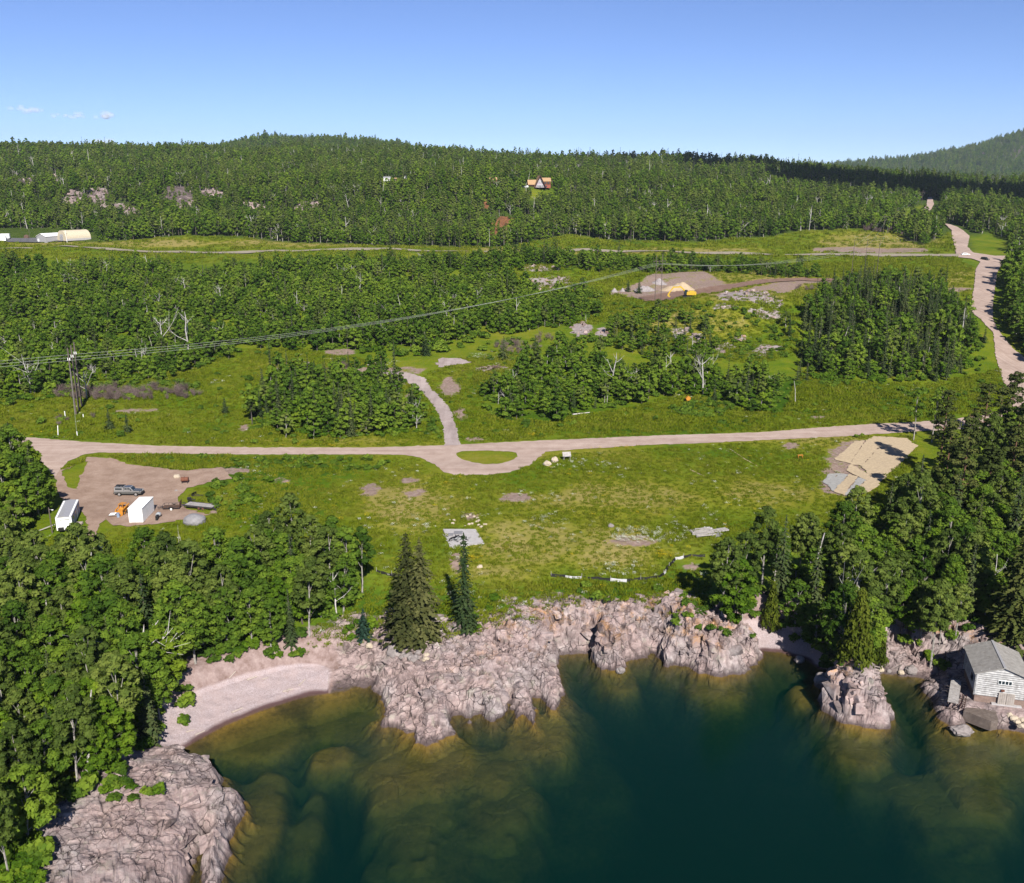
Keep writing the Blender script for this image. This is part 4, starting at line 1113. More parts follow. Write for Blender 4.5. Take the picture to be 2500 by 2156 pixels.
BP, SP, DP = [], [], []      # broadleaf, spruce, bare trees: x, y, scale, region
def plant(poly, region, spacing, seed, frac_spruce, frac_dead, smin, smax, gap=3.0, avoid=(), keep=1.0, patch=False, wig=0.0):
    p = fill(poly, spacing, seed, keep, wig)
    p = p[off_road(p, gap)]
    if len(avoid): p = p[~in_any(avoid, p)]
    p = p[~dirty(p)]
    r = np.random.default_rng(seed + 1)
    u = r.random(len(p)); s = r.uniform(smin, smax, len(p))
    tall = fbm(p[:, 0] / 17.0, p[:, 1] / 17.0, octv=3, seed=seed + 60)
    s = np.clip(s * (1 + .45 * tall), smin * .75, smax * 1.08)
    if patch:
        ok = fbm(p[:, 0] / 26.0, p[:, 1] / 20.0, octv=3, seed=seed + 70) < .22
        p, u, s = p[ok], u[ok], s[ok]
    # spruces stand in companies
    comp = fbm(p[:, 0] / 22.0, p[:, 1] / 22.0, octv=2, seed=99) * .5 + .5
    sp = u < np.clip(frac_spruce * (0.3 + 1.4 * comp), 0, 1); de = (~sp) & (r.random(len(p)) < frac_dead)
    for arr, m in ((SP, sp), (DP, de), (BP, ~sp & ~de)):
        for (x, y), q in zip(p[m], s[m]): arr.append((x, y, q, region))

plant(W_LEFT, 'left', 3.0, 1, .05, .03, .72, 1.08)
plant(W_RIGHT, 'right', 3.1, 2, .10, .03, .75, 1.12)
plant(W_GROVE1, 'grove1', 2.6, 3, .42, .02, .38, .78, wig=4.0)
plant(W_GROVE2, 'grove2', 2.9, 4, .12, .05, .36, .80, keep=.88, wig=6.0)
plant(W_SPRUCE, 'spruce', 3.0, 5, .60, .03, .45, .92, keep=.9, wig=7.0)
plant(W_MID, 'mid', 3.0, 6, .07, 0.07, .30, .80, avoid=GLADES, keep=.95, patch=True, wig=8.0)
plant(W_BELT, 'belt', 2.9, 7, .16, .02, .40, .80, keep=.9, wig=3.0)
plant(W_EAST, 'east', 3.6, 8, .10, .02, .8, 1.15)
plant(W_KNOLL, 'knoll', 4.6, 9, .25, .03, .35, .6)

CRAGX = [wpoly(q) for q in (ell(60, 452, 44, 18), ell(110, 442, 34, 16), ell(150, 448, 22, 16), ell(180, 498, 24, 26), ell(240, 494, 30, 28), ell(280, 515, 40, 18), ell(430, 494, 46, 36), ell(450, 512, 34, 20),
    ell(515, 485, 30, 18), ell(620, 514, 30, 14), ell(755, 514, 40, 18), ell(320, 528, 28, 16), ell(1230, 556, 34, 34), ell(1185, 512, 18, 18), ell(1215, 580, 40, 20))]

def hills():
    r = np.random.default_rng(12)
    bx, by, bs = [], [], []
    for (y0, y1, sp, s0) in ((560, 760, 4.6, .92), (760, 1000, 5.6, 1.0), (1000, 1500, 7.0, 1.1), (1900, 2450, 11, 1.5), (3000, 4700, 20, 2.0)):
        ys = np.arange(y0, y1, sp)
        for y in ys:
            w = y * .62
            xs = np.arange(-w, w, sp) + r.uniform(-.45, .45, len(np.arange(-w, w, sp))) * sp
            if y0 == 1900: xs = xs[(xs > -1100) & (xs < 250)]
            if y0 == 3000: xs = xs[xs > y * .22]
            bx.append(xs); by.append(y + r.uniform(-.45, .45, len(xs)) * sp); bs.append(np.full(len(xs), s0) * r.uniform(.78, 1.2, len(xs)))
    p = np.column_stack([np.concatenate(bx), np.concatenate(by)]); s = np.concatenate(bs)
    ok = off_road(p, 7) & ~in_any(HILLGAPS, p)
    p, s = p[ok], s[ok]
    crag = in_any(CRAGX, p)
    ok = ~crag | (r.random(len(p)) < .6)
    s = np.where(crag, s * .5, s)
    s = s * np.clip(1 + .4 * fbm(p[:, 0] / 40, p[:, 1] / 40, octv=3, seed=78), .55, 1.3)
    p, s = p[ok], s[ok]
    z = H(p[:, 0], p[:, 1])
    # drop what the hill itself hides: a tree whose crown lies below the line of sight over the ground before it
    a = p[:, 0] / p[:, 1]
    vis = np.ones(len(p), bool)
    for f in np.linspace(.3, .97, 24):
        yy = 260 + (p[:, 1] - 260) * f
        zz = H(a * yy, yy)
        ray = CAM_Z + (z + 16 * s - CAM_Z) * (yy / p[:, 1])
        vis &= zz < ray + 3
    p, s, z = p[vis], s[vis], z[vis]
    n = fbm(p[:, 0] / 60, p[:, 1] / 60, octv=3, seed=77)
    A = p[:, 0] / p[:, 1]
    fr = np.clip(.09 + .38 * n + .35 * sstep(-.02, .08, A) * sstep(850, 1050, p[:, 1]) * (p[:, 1] < 1600) , 0, .8)
    u = r.random(len(p)); sp = (u < fr) & (p[:, 1] < 1600); de = ~sp & (r.random(len(p)) < .04) & (p[:, 1] < 1500)
    return p, s, z, sp, de

hp, hs, hz, hsp, hde = hills()

# ------------------------------------------------------------------ individual trees
def empty(name, loc, rz=0.0, label=None, category=None, group=None, scale=None):
    o = bpy.data.objects.new(name, None); COL.objects.link(o)
    o.empty_display_size = .3
    o.location = loc; o.rotation_euler = (0, 0, rz)
    if scale is not None: o.scale = scale if isinstance(scale, tuple) else (scale,) * 3
    if label: o['label'] = label
    if category: o['category'] = category
    if group: o['group'] = group
    return o

def shared(mesh, mat):
    if not mesh.materials: mesh.materials.append(mat)
    return mesh

PLACE = {'left': 'in the dense wood above the pebble beach', 'right': 'in the wood between the meadow and the log boathouse', 'grove1': 'in the mixed grove left of the gravel driveway',
         'grove2': 'in the thicket right of the gravel driveway', 'spruce': 'in the dark stand below the gravel road bend', 'mid': 'in the wide wood behind the power line poles',
         'belt': 'in the belt of trees below the highway', 'east': 'on the far side of the road bend', 'knoll': 'on the rocky knoll in front of the excavator'}
def tree_obj(kind, loc, rz, s, trunk, crown, bark, leaf, label, category, group):
    t = empty(kind, loc, rz, label, category, group, s)
    for nm, me, mt in (('trunk', trunk, bark), ('crown', crown, leaf)):
        c = bpy.data.objects.new(nm, shared(me, mt)); COL.objects.link(c); c.parent = t
    return t

for i, (t, c) in enumerate(BL): shared(t, M['bark_pale'] if i != 3 else M['bark_grey']); shared(c, M[('leaf', 'leaf_olive', 'leaf', 'leaf_fresh', 'leaf_olive', 'leaf')[i]])
for t, c in SPR: shared(t, M['bark_grey']); shared(c, M['needle'])
for t, c in PIN: shared(t, M['bark_red']); shared(c, M['pine_needle'])
for d in DEAD: shared(d, M['deadwood'])

def split(arr, limit, h):
    """the ones that show largest in the photograph, then the rest"""
    P = np.array([(a[0], a[1], a[2]) for a in arr]); z = H(P[:, 0], P[:, 1])
    px, py, dep = proj(P[:, 0], P[:, 1], z + h * P[:, 2] * .6)
    vis = (px > -20) & (px < 2520) & (py > 0) & (py < 2190)
    size = np.where(vis, h * P[:, 2] / dep, 0)
    o = np.argsort(-size)
    return z, o[:limit][size[o[:limit]] > 0], set(o[:limit][size[o[:limit]] > 0].tolist())

LOOK = ['tall leafy birch with pale trunk', 'slender aspen with high crown', 'broad leafy birch with low branches', 'small round-crowned leafy tree', 'tall narrow aspen with pale trunk', 'low bushy alder tree']
r_ = np.random.default_rng(31)
zb, big, bigset = split(BP, 300, 11)
for n, i in enumerate(big):
    x, y, s, reg = BP[i]
    v = int(r_.integers(len(BL)))
    if reg in ('grove1', 'grove2') and v in (2, 5): v = 4
    tree_obj('broadleaf_tree', (x, y, zb[i]), r_.random() * 6.28, (s * r_.uniform(.9, 1.15), s * r_.uniform(.9, 1.15), s * r_.uniform(.9, 1.1)), *BL[v], None, None,
             LOOK[v] + ' ' + PLACE[reg], 'tree', 'broadleaf trees ' + PLACE[reg] + ', ' + LOOK[v])
rest_b = [i for i in range(len(BP)) if i not in bigset]
zs, bigs, bigsset = split(SP, 260, 11)
for i in bigs:
    x, y, s, reg = SP[i]
    v = int(r_.integers(len(SPR)))
    tree_obj('spruce_tree', (x, y, zs[i]), r_.random() * 6.28, (s * 1.0, s * 1.0, s * r_.uniform(.95, 1.15)), *SPR[v], None, None,
             ['full dark spruce', 'slim young spruce', 'tall ragged spruce', 'short bushy spruce'][v] + ' ' + PLACE[reg], 'spruce', '%s spruces ' % 'full slim tall short'.split()[v] + PLACE[reg])
rest_s = [i for i in range(len(SP)) if i not in bigsset]
zd, bigd, bigdset = split(DP, 150, 8)
for i in bigd:
    x, y, s, reg = DP[i]
    v = int(r_.integers(len(DEAD)))
    o = bpy.data.objects.new('dead_birch', DEAD[v]); COL.objects.link(o)
    o.location = (x, y, zd[i]); o.rotation_euler = (0, 0, r_.random() * 6.28); q = s * r_.uniform(1.0, 1.3); o.scale = (q, q, q)
    o['label'] = ['bleached birch with few limbs', 'bleached birch with spreading limbs', 'short broken birch snag', 'tall broken birch snag', 'low forked bleached birch', 'bare white birch pole'][v] + ' ' + PLACE[reg]
    o['category'] = 'dead tree'; o['group'] = 'dead birches, ' + o['label']
rest_d = [i for i in range(len(DP)) if i not in bigdset]

# the rest of the wood: one object for each kind of tree
def wood(name, arr, idxs, z, hill, kinds, f=1.0, low=None):
    P = np.array([(arr[i][0], arr[i][1], z[i]) for i in idxs]); S = np.array([arr[i][2] for i in idxs]) * f
    hm = hill
    P = np.concatenate([P, np.column_stack([hp[hm], hz[hm]])]); S = np.concatenate([S, hs[hm] * f])
    r = np.random.default_rng(len(P))
    ki = r.integers(0, len(kinds), len(P))
    if low is not None: ki = np.where((P[:, 1] < 560) & (r.random(len(P)) < .75), r.choice(low, len(P)), ki)
    W = np.where(P[:, 1] < 560, np.maximum(S, S ** .55 * .92), S)
    sc = np.column_stack([W, W, S]) * np.column_stack([r.uniform(.85, 1.2, len(P)), r.uniform(.85, 1.2, len(P)), r.uniform(.85, 1.15, len(P))])
    scatter(name, P, r.random(len(P)) * 6.28, sc, ki, kinds)
    print(name, len(P))
wood('broadleaf_forest', BP, rest_b, zb, ~hsp & ~hde, FAR_BL, low=[0, 2, 3, 5, 6])
wood('spruce_forest', SP, rest_s, zs, hsp, FAR_SP)
wood('dead_birch_snags', DP, rest_d, zd, hde, DEAD, 1.25)
# ------------------------------------------------------------------ meadow, shrubs, brush, flowers
def area_pts(poly, dens, seed, keep_off=0.4, avoid=()):
    r = np.random.default_rng(seed)
    x0, y0 = poly.min(0); x1, y1 = poly.max(0)
    n = int((x1 - x0) * (y1 - y0) * dens)
    p = np.column_stack([r.uniform(x0, x1, n), r.uniform(y0, y1, n)])
    p = p[inside(poly, p[:, 0], p[:, 1])]
    p = p[off_road(p, keep_off)]
    if len(avoid): p = p[~in_any(avoid, p)]
    return p

MEADOW = wpoly([(560, 1115), (900, 1113), (1010, 1116), (1090, 1162), (1250, 1158), (1330, 1112), (1700, 1088), (2110, 1066), (2230, 1064), (2240, 1120), (2150, 1240), (1900, 1370), (1735, 1420), (1725, 1520), (1650, 1500), (1570, 1480), (1460, 1476), (1400, 1490), (1350, 1510), (1300, 1540), (1220, 1535),
    (1134, 1548), (1090, 1565), (940, 1570), (830, 1575), (756, 1595), (700, 1590), (760, 1560), (800, 1500), (870, 1450), (740, 1380), (640, 1390), (560, 1410), (480, 1420), (300, 1420), (200, 1400), (120, 1390), (120, 1310), (210, 1340), (270, 1290), (390, 1285), (520, 1262), (460, 1215), (470, 1195), (580, 1175)])
NORTH = wpoly([(-200, 1056), (0, 1062), (400, 1087), (900, 1091), (1080, 1086), (1078, 1040), (1050, 985), (1000, 930), (1080, 900), (1070, 880), (1180, 870), (1300, 850), (1220, 935), (1170, 960), (1190, 1012), (1340, 1030), (1560, 990), (1700, 960), (1780, 995), (1910, 1010), (1960, 905), (2010, 930), (2280, 935), (2440, 900), (2460, 990), (2280, 1026), (1860, 1054), (1300, 1074), (1130, 1082), (1115, 1040), (1050, 940), (990, 905), (860, 870), (740, 852), (600, 852), (480, 872), (250, 905), (60, 965), (-200, 985)])
KNOLL = wpoly([(1480, 800), (1500, 740), (1560, 740), (1700, 735), (1760, 745), (1940, 790), (1960, 860), (1860, 890), (1740, 880), (1560, 860)])
ISLE = wpoly(ISLAND)
SLAB = wpoly([(1081.6, 1296), (1161, 1293), (1183, 1329), (1098, 1337)])
STRAW = [wpoly(q) for q in (
    [(2035, 1123), (2088, 1078), (2112, 1077), (2075, 1133)], [(2076, 1134), (2113, 1076), (2136, 1066), (2165, 1068), (2105, 1140)], [(2106, 1141), (2166, 1068), (2215, 1072), (2240, 1090), (2170, 1160), (2120, 1160)],
    [(2064, 1150), (2078, 1134), (2120, 1160), (2170, 1161), (2140, 1185), (2090, 1163)], [(2034, 1202), (2072, 1160), (2094, 1165), (2060, 1212)], [(2092, 1192), (2120, 1172), (2150, 1185), (2122, 1204), (2095, 1212)])]
GREY_CLOTH = [wpoly(q) for q in ([(2008, 1178), (2022, 1158), (2047, 1157), (2024, 1186)], [(2022, 1187), (2048, 1157), (2071, 1160), (2034, 1202)], [(2062, 1210), (2094, 1167), (2122, 1170), (2090, 1192), (2076, 1212)])]
NOGRASS = STRAW + GREY_CLOTH + [SLAB]

TUFT = [tuft(700 + i, .55, h, n, w) for i, (h, n, w) in enumerate([(.45, 26, .10), (.6, 24, .10), (.35, 30, .12), (.8, 20, .13)])]
for t in TUFT: t.materials.append(M['grass_blade'])
def grass(name, poly, dens, seed, smin=.7, smax=1.3):
    p = area_pts(poly, dens, seed, .15, NOGRASS)
    bare = np.zeros(len(p))
    for q in DIRT: bare = np.maximum(bare, soft(q, p[:, 0], p[:, 1], 1.2))
    r = np.random.default_rng(seed + 3)
    p = p[r.random(len(p)) > bare * 1.1]
    tall = fbm(p[:, 0] / 9, p[:, 1] / 9, octv=3, seed=seed) * .5 + .5
    for q in LUSH: tall = np.maximum(tall, .85 * soft(q, p[:, 0], p[:, 1], 6))
    for q in DRY: tall = tall * (1 - .45 * soft(q, p[:, 0], p[:, 1], 6))
    ok = r.random(len(p)) < .30 + .8 * tall; p = p[ok]; tall = tall[ok]
    z = H(p[:, 0], p[:, 1])
    s = r.uniform(smin, smax, len(p)) * (.55 + .7 * tall)
    return p, z, s
VERGE = wpoly([(150, 1148), (215, 1112), (400, 1110), (560, 1112), (585, 1175), (545, 1140), (444, 1148), (386, 1141), (309, 1131), (270, 1117), (216, 1114), (206, 1150), (192, 1197), (165, 1192)])
CORNER = wpoly([(-100, 1086), (0, 1089), (80, 1097), (98, 1112), (96, 1132), (60, 1122), (0, 1135), (-100, 1120)])
DIGS = wpoly([(1180, 700), (1260, 640), (1500, 655), (1700, 645), (2050, 640), (2340, 632), (2375, 650), (2370, 760), (2340, 700), (2080, 695), (2000, 730), (1950, 800), (1760, 745), (1560, 740), (1480, 790), (1300, 790)])
STRIP = LAWNS[4]
parts = [grass('v', VERGE, 4.5, 55, .8, 1.5), grass('c', CORNER, 3.0, 56, .4, .7), grass('d', DIGS, .5, 57, 1.4, 2.6), grass('s', STRIP, .12, 58, 2.0, 3.6), grass('m', MEADOW, 3.0, 51, .55, 1.15), grass('n', NORTH, 2.0, 52, .9, 1.6), grass('k', KNOLL, 1.6, 53, .9, 1.6), grass('i', ISLE, 5.0, 54, .5, .8)]
P = np.concatenate([np.column_stack([a, b]) for a, b, c in parts]); S = np.concatenate([c for a, b, c in parts])
r = np.random.default_rng(5)
scatter('meadow_grass', P, r.random(len(P)) * 6.28, S, r.integers(0, len(TUFT), len(P)), TUFT)
print('tufts', len(P))

SHRUB = [shrub_mesh(720 + i, R, h, n, sz) for i, (R, h, n, sz) in enumerate([(1.0, 1.2, 260, .30), (1.3, 1.0, 300, .32), (.8, 1.5, 240, .28), (1.2, 1.6, 320, .34)])]
SHRUB_B = [s.copy() for s in SHRUB]
for s in SHRUB: s.materials.append(M['leaf'])
for s in SHRUB_B: s.materials.append(M['leaf_bright'])
BRUSH = [twig_bush(740 + i, R, h) for i, (R, h) in enumerate([(1.2, 1.8), (1.5, 1.5), (1.0, 2.2)])]
for b in BRUSH: b.materials.append(M['twig'])

def shrubs(name, items, kinds, seed):
    """items: (poly, density, smin, smax)"""
    r = np.random.default_rng(seed); PP, SS = [], []
    for poly, dens, a, b in items:
        p = area_pts(poly, dens, seed + len(PP), .6, NOGRASS)
        p = p[~dirty(p)] if len(p) else p
        PP.append(p); SS.append(r.uniform(a, b, len(p)))
    p = np.concatenate(PP); s = np.concatenate(SS); z = H(p[:, 0], p[:, 1])
    scatter(name, np.column_stack([p, z - .05]), r.random(len(p)) * 6.28, s, r.integers(0, len(kinds), len(p)), kinds)
E = lambda *a: wpoly(ell(*a))
# forest floor shrubs under and at the edge of the woods, bright bushes, bare brush
shrubs('shrubs', [(W_LEFT, .16, .7, 1.4), (W_RIGHT, .16, .7, 1.4), (W_GROVE1, .12, .6, 1.2), (W_GROVE2, .10, .6, 1.2), (W_SPRUCE, .10, .6, 1.2), (W_MID, .06, .8, 1.9), (W_BELT, .05, .8, 1.5), (NORTH, .014, .5, 1.2), (KNOLL, .12, .5, 1.2), (E(1300, 860, 130, 40), .05, .6, 1.3), (E(300, 945, 200, 26), .10, .7, 1.5), (E(1450, 830, 60, 26), .12, .8, 1.5),
    (E(780, 1135, 220, 14), .25, .5, 1.1), (E(470, 1122, 200, 9), .2, .4, .8), (E(560, 1210, 60, 40), .25, .6, 1.2), (E(1720, 1000, 70, 22), .2, .7, 1.2), (E(2220, 960, 40, 10), .2, .7, 1.3), (E(2020, 940, 30, 10), .2, .7, 1.2), (E(380, 880, 140, 30), .08, .9, 1.6),
    (E(1000, 1480, 90, 60), .06, .4, .9), (E(1680, 1490, 60, 40), .30, .6, 1.2), (E(1500, 1450, 120, 25), .10, .4, .9), (E(640, 1040, 60, 20), .10, .6, 1.0), (E(1060, 1040, 16, 40), .2, .6, 1.1), (E(2110, 1068, 20, 5), .3, .5, .9),
    (E(620, 1612, 130, 14), .4, .6, 1.2), (E(440, 1740, 30, 60), .3, .7, 1.3), (E(250, 1935, 120, 26), .5, .6, 1.1), (E(1730, 1545, 70, 14), .6, .6, 1.1), (E(1830, 1560, 14, 10), .5, .6, .9), (E(60, 2080, 60, 60), .5, .7, 1.3)], SHRUB, 61)
shrubs('bright_bushes', [(W_LEFT, .03, .8, 1.6), (W_RIGHT, .03, .8, 1.6), (W_GROVE1, .05, .7, 1.3), (E(860, 1050, 160, 16), .10, .7, 1.3), (E(590, 1170, 90, 16), .12, .5, 1.1), (E(640, 1250, 90, 50), .06, .6, 1.2), (E(2100, 920, 140, 14), .14, .8, 1.5), (E(1150, 1500, 120, 46), .12, .4, .9),
    (E(880, 1520, 60, 50), .16, .5, 1.1), (E(660, 1590, 120, 18), .3, .6, 1.2), (E(2120, 1490, 200, 60), .06, .7, 1.2), (E(2270, 1560, 40, 60), .25, .8, 1.4), (E(1960, 1010, 40, 6), .1, .6, 1.0), (W_MID, .02, .8, 1.7), (W_SPRUCE, .03, .9, 1.6), (W_GROVE2, .03, .8, 1.4), (E(300, 1930, 110, 16), .3, .5, 1.0), (E(60, 2110, 70, 60), .3, .6, 1.2), (E(20, 2150, 70, 50), .8, .8, 1.4)], SHRUB_B, 62)
shrubs('bare_brush', [(E(320, 965, 190, 14), .30, .8, 1.5), (E(30, 950, 50, 12), .3, .9, 1.6), (E(1265, 850, 55, 16), .18, .8, 1.4), (E(830, 905, 40, 14), .2, .7, 1.2), (E(2150, 560, 45, 9), .10, 1.4, 2.2), (E(2215, 572, 18, 8), .12, 1.2, 2.0), (E(140, 1030, 40, 8), .2, .6, 1.0), (E(235, 1020, 14, 8), .2, .6, 1.0), (E(1960, 705, 30, 6), .1, .8, 1.4), (E(1330, 830, 26, 10), .15, .8, 1.3)], BRUSH, 63)

# flowers
def flower_mesh(seed, col):
    r = np.random.default_rng(seed); n = 16
    C = np.column_stack([r.normal(0, .22, n), r.normal(0, .22, n), r.uniform(.35, .6, n)])
    me = leaf_mesh('flower', C, r.normal(0, .4, (n, 3)) + [0, -.5, 1], r.normal(0, 1, (n, 3)), np.full(n, .12), np.full(n, .11), r.random(n), r.random(n))
    me.materials.append(col); return me
for nm, c in (('petal_white', (.62, .64, .50)), ('petal_yellow', (.55, .42, .02))):
    m, nt, out = new_mat(nm); k = N(nt); nt.links.new(k.bsdf(k.mix(k.sep(k.attr('tint'))[1], tuple(v * .75 for v in c), c), .9, None, .0), out.inputs[0]); M[nm] = m
def flowers(name, items, mat, seed):
    r = np.random.default_rng(seed); PP = []
    for poly, dens in items: PP.append(area_pts(poly, dens, seed + len(PP), .1, NOGRASS))
    p = np.concatenate(PP); z = H(p[:, 0], p[:, 1]); kinds = [flower_mesh(seed + 50 + i, M[mat]) for i in range(3)]
    scatter(name, np.column_stack([p, z]), r.random(len(p)) * 6.28, r.uniform(.6, 1.3, len(p)), r.integers(0, 3, len(p)), kinds)
flowers('white_wildflowers', [(MEADOW, .045), (NORTH, .012), (E(1560, 1310, 70, 22), 2.0), (E(1650, 1305, 40, 30), .6), (E(1310, 1220, 60, 16), .5), (E(1300, 1490, 80, 30), .5), (E(1340, 1280, 60, 20), .5), (E(1500, 1395, 60, 18), .6), (E(1000, 1290, 50, 30), .4), (E(940, 890, 50, 7), .5),
    (E(1190, 870, 50, 8), .6), (E(1245, 905, 26, 6), .5), (E(2150, 585, 90, 8), .25), (E(530, 935, 16, 6), .5), (E(700, 900, 30, 10), .4), (E(1440, 1135, 60, 16), .4), (KNOLL, .03), (E(1130, 1440, 60, 40), .2)], 'petal_white', 71)
flowers('yellow_wildflowers', [(MEADOW, .015), (E(1190, 1128, 60, 6), 2.0), (E(1245, 1117, 16, 8), 2.0), (E(1470, 1094, 90, 6), 1.0), (E(1310, 1063, 20, 5), 1.5), (E(1160, 1370, 26, 10), 2.5), (E(1620, 1357, 22, 9), 3.0), (E(1550, 1300, 26, 8), 1.2), (E(780, 1090, 130, 4), .4), (E(1480, 1210, 20, 8), .8), (E(80, 1062, 80, 5), .5), (E(1095, 1185, 16, 6), 1.0)], 'petal_yellow', 72)
leaf_mat('olive_needle', (.040, .048, .016), (.082, .088, .030), (.145, .145, .052), .10)
# ------------------------------------------------------------------ trees one can point to
def single_tree(kind, px, py, pair, bark, leaf, label, category, rz=0.0, scale=None, z=None):
    p = g1(px, py)
    if z is not None: p.z = z
    t = empty(kind, p, rz, label, category, None, scale)
    for nm, me, mt in (('trunk', pair[0], bark), ('crown', pair[1], leaf)):
        me2 = me if not me.materials else me
        c = bpy.data.objects.new(nm, shared(me2, M[mt])); COL.objects.link(c); c.parent = t
    return t

single_tree('spruce_tree', 998, 1556, spruce(801, 16.5, 4.0, 42, 15, 8, .8, .02, .1, .72), 'bark_grey', 'olive_needle', 'great broad spruce at the cliff edge, taller twin of a pair', 'spruce')
single_tree('spruce_tree', 1030, 1554, spruce(802, 15.4, 3.8, 38, 15, 8, .8, .02, .2, .66), 'bark_grey', 'olive_needle', 'great broad spruce at the cliff edge, lower twin of a pair', 'spruce')
single_tree('spruce_tree', 1135, 1527, spruce(803, 14.5, 2.0, 34, 11, 5, .6, .02, .28, .6), 'bark_grey', 'needle', 'lone slim spruce in the meadow below the concrete slab', 'spruce')
single_tree('spruce_tree', 1148, 1540, spruce(804, 5.0, 1.3, 16, 10, 4, .5, .02, .1), 'bark_grey', 'needle', 'small spruce at the foot of the lone slim spruce', 'spruce')
single_tree('spruce_tree', 889, 1556, spruce(805, 4.6, 1.4, 17, 11, 4, .5, .02, .05), 'bark_grey', 'blue_needle', 'little blue-green spruce at the top of the beach bank', 'spruce')
single_tree('spruce_tree', 248, 1392, spruce(806, 6.5, 2.0, 18, 12, 5, .6, .02, .05), 'bark_grey', 'blue_needle', 'bushy blue-green spruce below the dirt yard', 'spruce')
for x, y, h, lab in ((268, 1050, 5.2, 'bushy young fir on the roadside below the three power poles, bigger of two'), (312, 1056, 4.6, 'bushy young fir on the roadside below the three power poles, smaller of two'), (550, 1010, 4.2, 'thin young pine alone on the bank left of the spruce grove'), (925, 905, 5.0, 'single pointed spruce beside the end of the gravel driveway'),
                     (1533, 712, 5.0, 'round dark spruce by the diggings, left of the excavator'), (1560, 716, 6.0, 'pointed dark spruce by the diggings, left of the excavator'), (1510, 650, 13, 'tall dark spruce standing out of the belt below the highway'),
                     (1230, 878, 7.5, 'dark spruce at the wood edge above the brush pile'), (1040, 868, 8.0, 'dark spruce at the wood edge above the gravel pad')):
    single_tree('spruce_tree', x, y, spruce(int(x), h, h * .24 + .3, int(9 + h * 1.6), 10, 4, .55, .02, .12), 'bark_grey', 'needle', lab, 'spruce')
single_tree('cedar_tree', 2088, 1622, cedar(811, 11.0, 2.3, 2600, .36), 'bark_red', 'cedar_leaf', 'tall yellow-green cedar on the shore behind the rock islet', 'cedar')
single_tree('cedar_tree', 2138, 1622, cedar(812, 7.5, 1.5, 1600, .33), 'bark_red', 'cedar_leaf', 'shorter yellow-green cedar leaning beside the tall cedar', 'cedar')
single_tree('cedar_tree', 1880, 1535, cedar(813, 8.0, 1.5, 1700, .33), 'bark_red', 'cedar_leaf', 'olive cedar at the corner of the cliff by the small beach', 'cedar')
single_tree('spruce_tree', 2475, 1560, spruce(814, 19, 4.4, 44, 15, 8, .85, .02, .15, .8), 'bark_grey', 'pine_needle', 'huge dark spruce behind the log boathouse', 'spruce')
single_tree('spruce_tree', 2370, 1420, spruce(815, 15, 1.6, 34, 10, 4, .6, .03, .2, .7), 'bark_grey', 'pine_needle', 'tall thin spruce above the boathouse roof', 'spruce')
single_tree('spruce_tree', 2460, 1400, spruce(816, 17, 1.9, 36, 10, 4, .6, .03, .2, .7), 'bark_grey', 'needle', 'tall thin dark spruce uphill of the huge spruce', 'spruce')
single_tree('spruce_tree', 2370, 1335, spruce(817, 8, 2.2, 20, 9, 4, .35, .05, .3), 'bark_grey', 'needle_dead', 'grey dead spruce with drooping bare boughs in the pine stand', 'dead tree')
PINE_AT = [(2330, 1330), (2400, 1290), (2455, 1255), (2300, 1250), (2350, 1195), (2490, 1180), (2425, 1150), (2510, 1330), (2290, 1160), (2390, 1110), (2460, 1085), (2540, 1240), (2315, 1300), (2540, 1120)]
r = np.random.default_rng(82)
for i, (x, y) in enumerate(PINE_AT):
    v = i % 3
    p = g1(x, y)
    tree_obj('pine_tree', p, r.random() * 6.28, (r.uniform(.85, 1.05), r.uniform(.85, 1.05), r.uniform(.82, 1.0)), *PIN[v], None, None,
             ['tall open-crowned pine', 'broad-crowned pine', 'very tall narrow pine'][v] + ' with reddish trunk above the straw-covered patch', 'pine', ['tall', 'broad', 'narrow'][v] + ' pines of the stand by the straw-covered patch')
ASP = [broadleaf(821 + i, h, 1.9, .48, 20, 2000, .36, .12, .3, 7) for i, h in enumerate((12.0, 11.0, 12.5))]
for (x, y), a, lab in zip(((852, 1462), (884, 1448), (818, 1440)), ASP, ('white-trunked aspen at the wood corner above the beach, middle of three', 'white-trunked aspen at the wood corner above the beach, next to the meadow', 'white-trunked aspen at the wood corner above the beach, deepest in the wood')):
    single_tree('aspen_tree', x, y, a, 'bark_pale', 'leaf', lab, 'tree')
def bare(px, py, v, s, label, rz=0.0):
    o = bpy.data.objects.new('dead_birch', DEAD[v]); COL.objects.link(o); o.location = g1(px, py); o.scale = (s, s, s); o.rotation_euler = (0, 0, rz)
    o['label'] = label; o['category'] = 'dead tree'
bare(1715, 962, 1, 1.35, 'tall bleached dead birch leaning at the thicket edge right of the driveway', .4)
bare(1490, 958, 0, 1.3, 'pale dead birch with twisted limbs in front of the thicket', 1.2)
bare(1942, 985, 5, .75, 'bare white birch trunk at the right end of the thicket', 2.0)
bare(75, 962, 4, 1.5, 'low many-forked white dead birch left of the three power poles', .3)
bare(212, 975, 1, 1.0, 'bleached dead birch right behind the three power poles', 2.2)
bare(395, 862, 1, 1.5, 'many-limbed white dead birch in the glade behind the power line', 3.2)
bare(460, 875, 0, 1.7, 'tall crooked white dead birch in the glade behind the power line', .8)
bare(362, 1690, 4, 1.6, 'antler-shaped bleached dead tree rising over the left wood', 1.9)
bare(2090, 1560, 1, 1.5, 'grey dead tree with crooked limbs above the two cedars', .2)
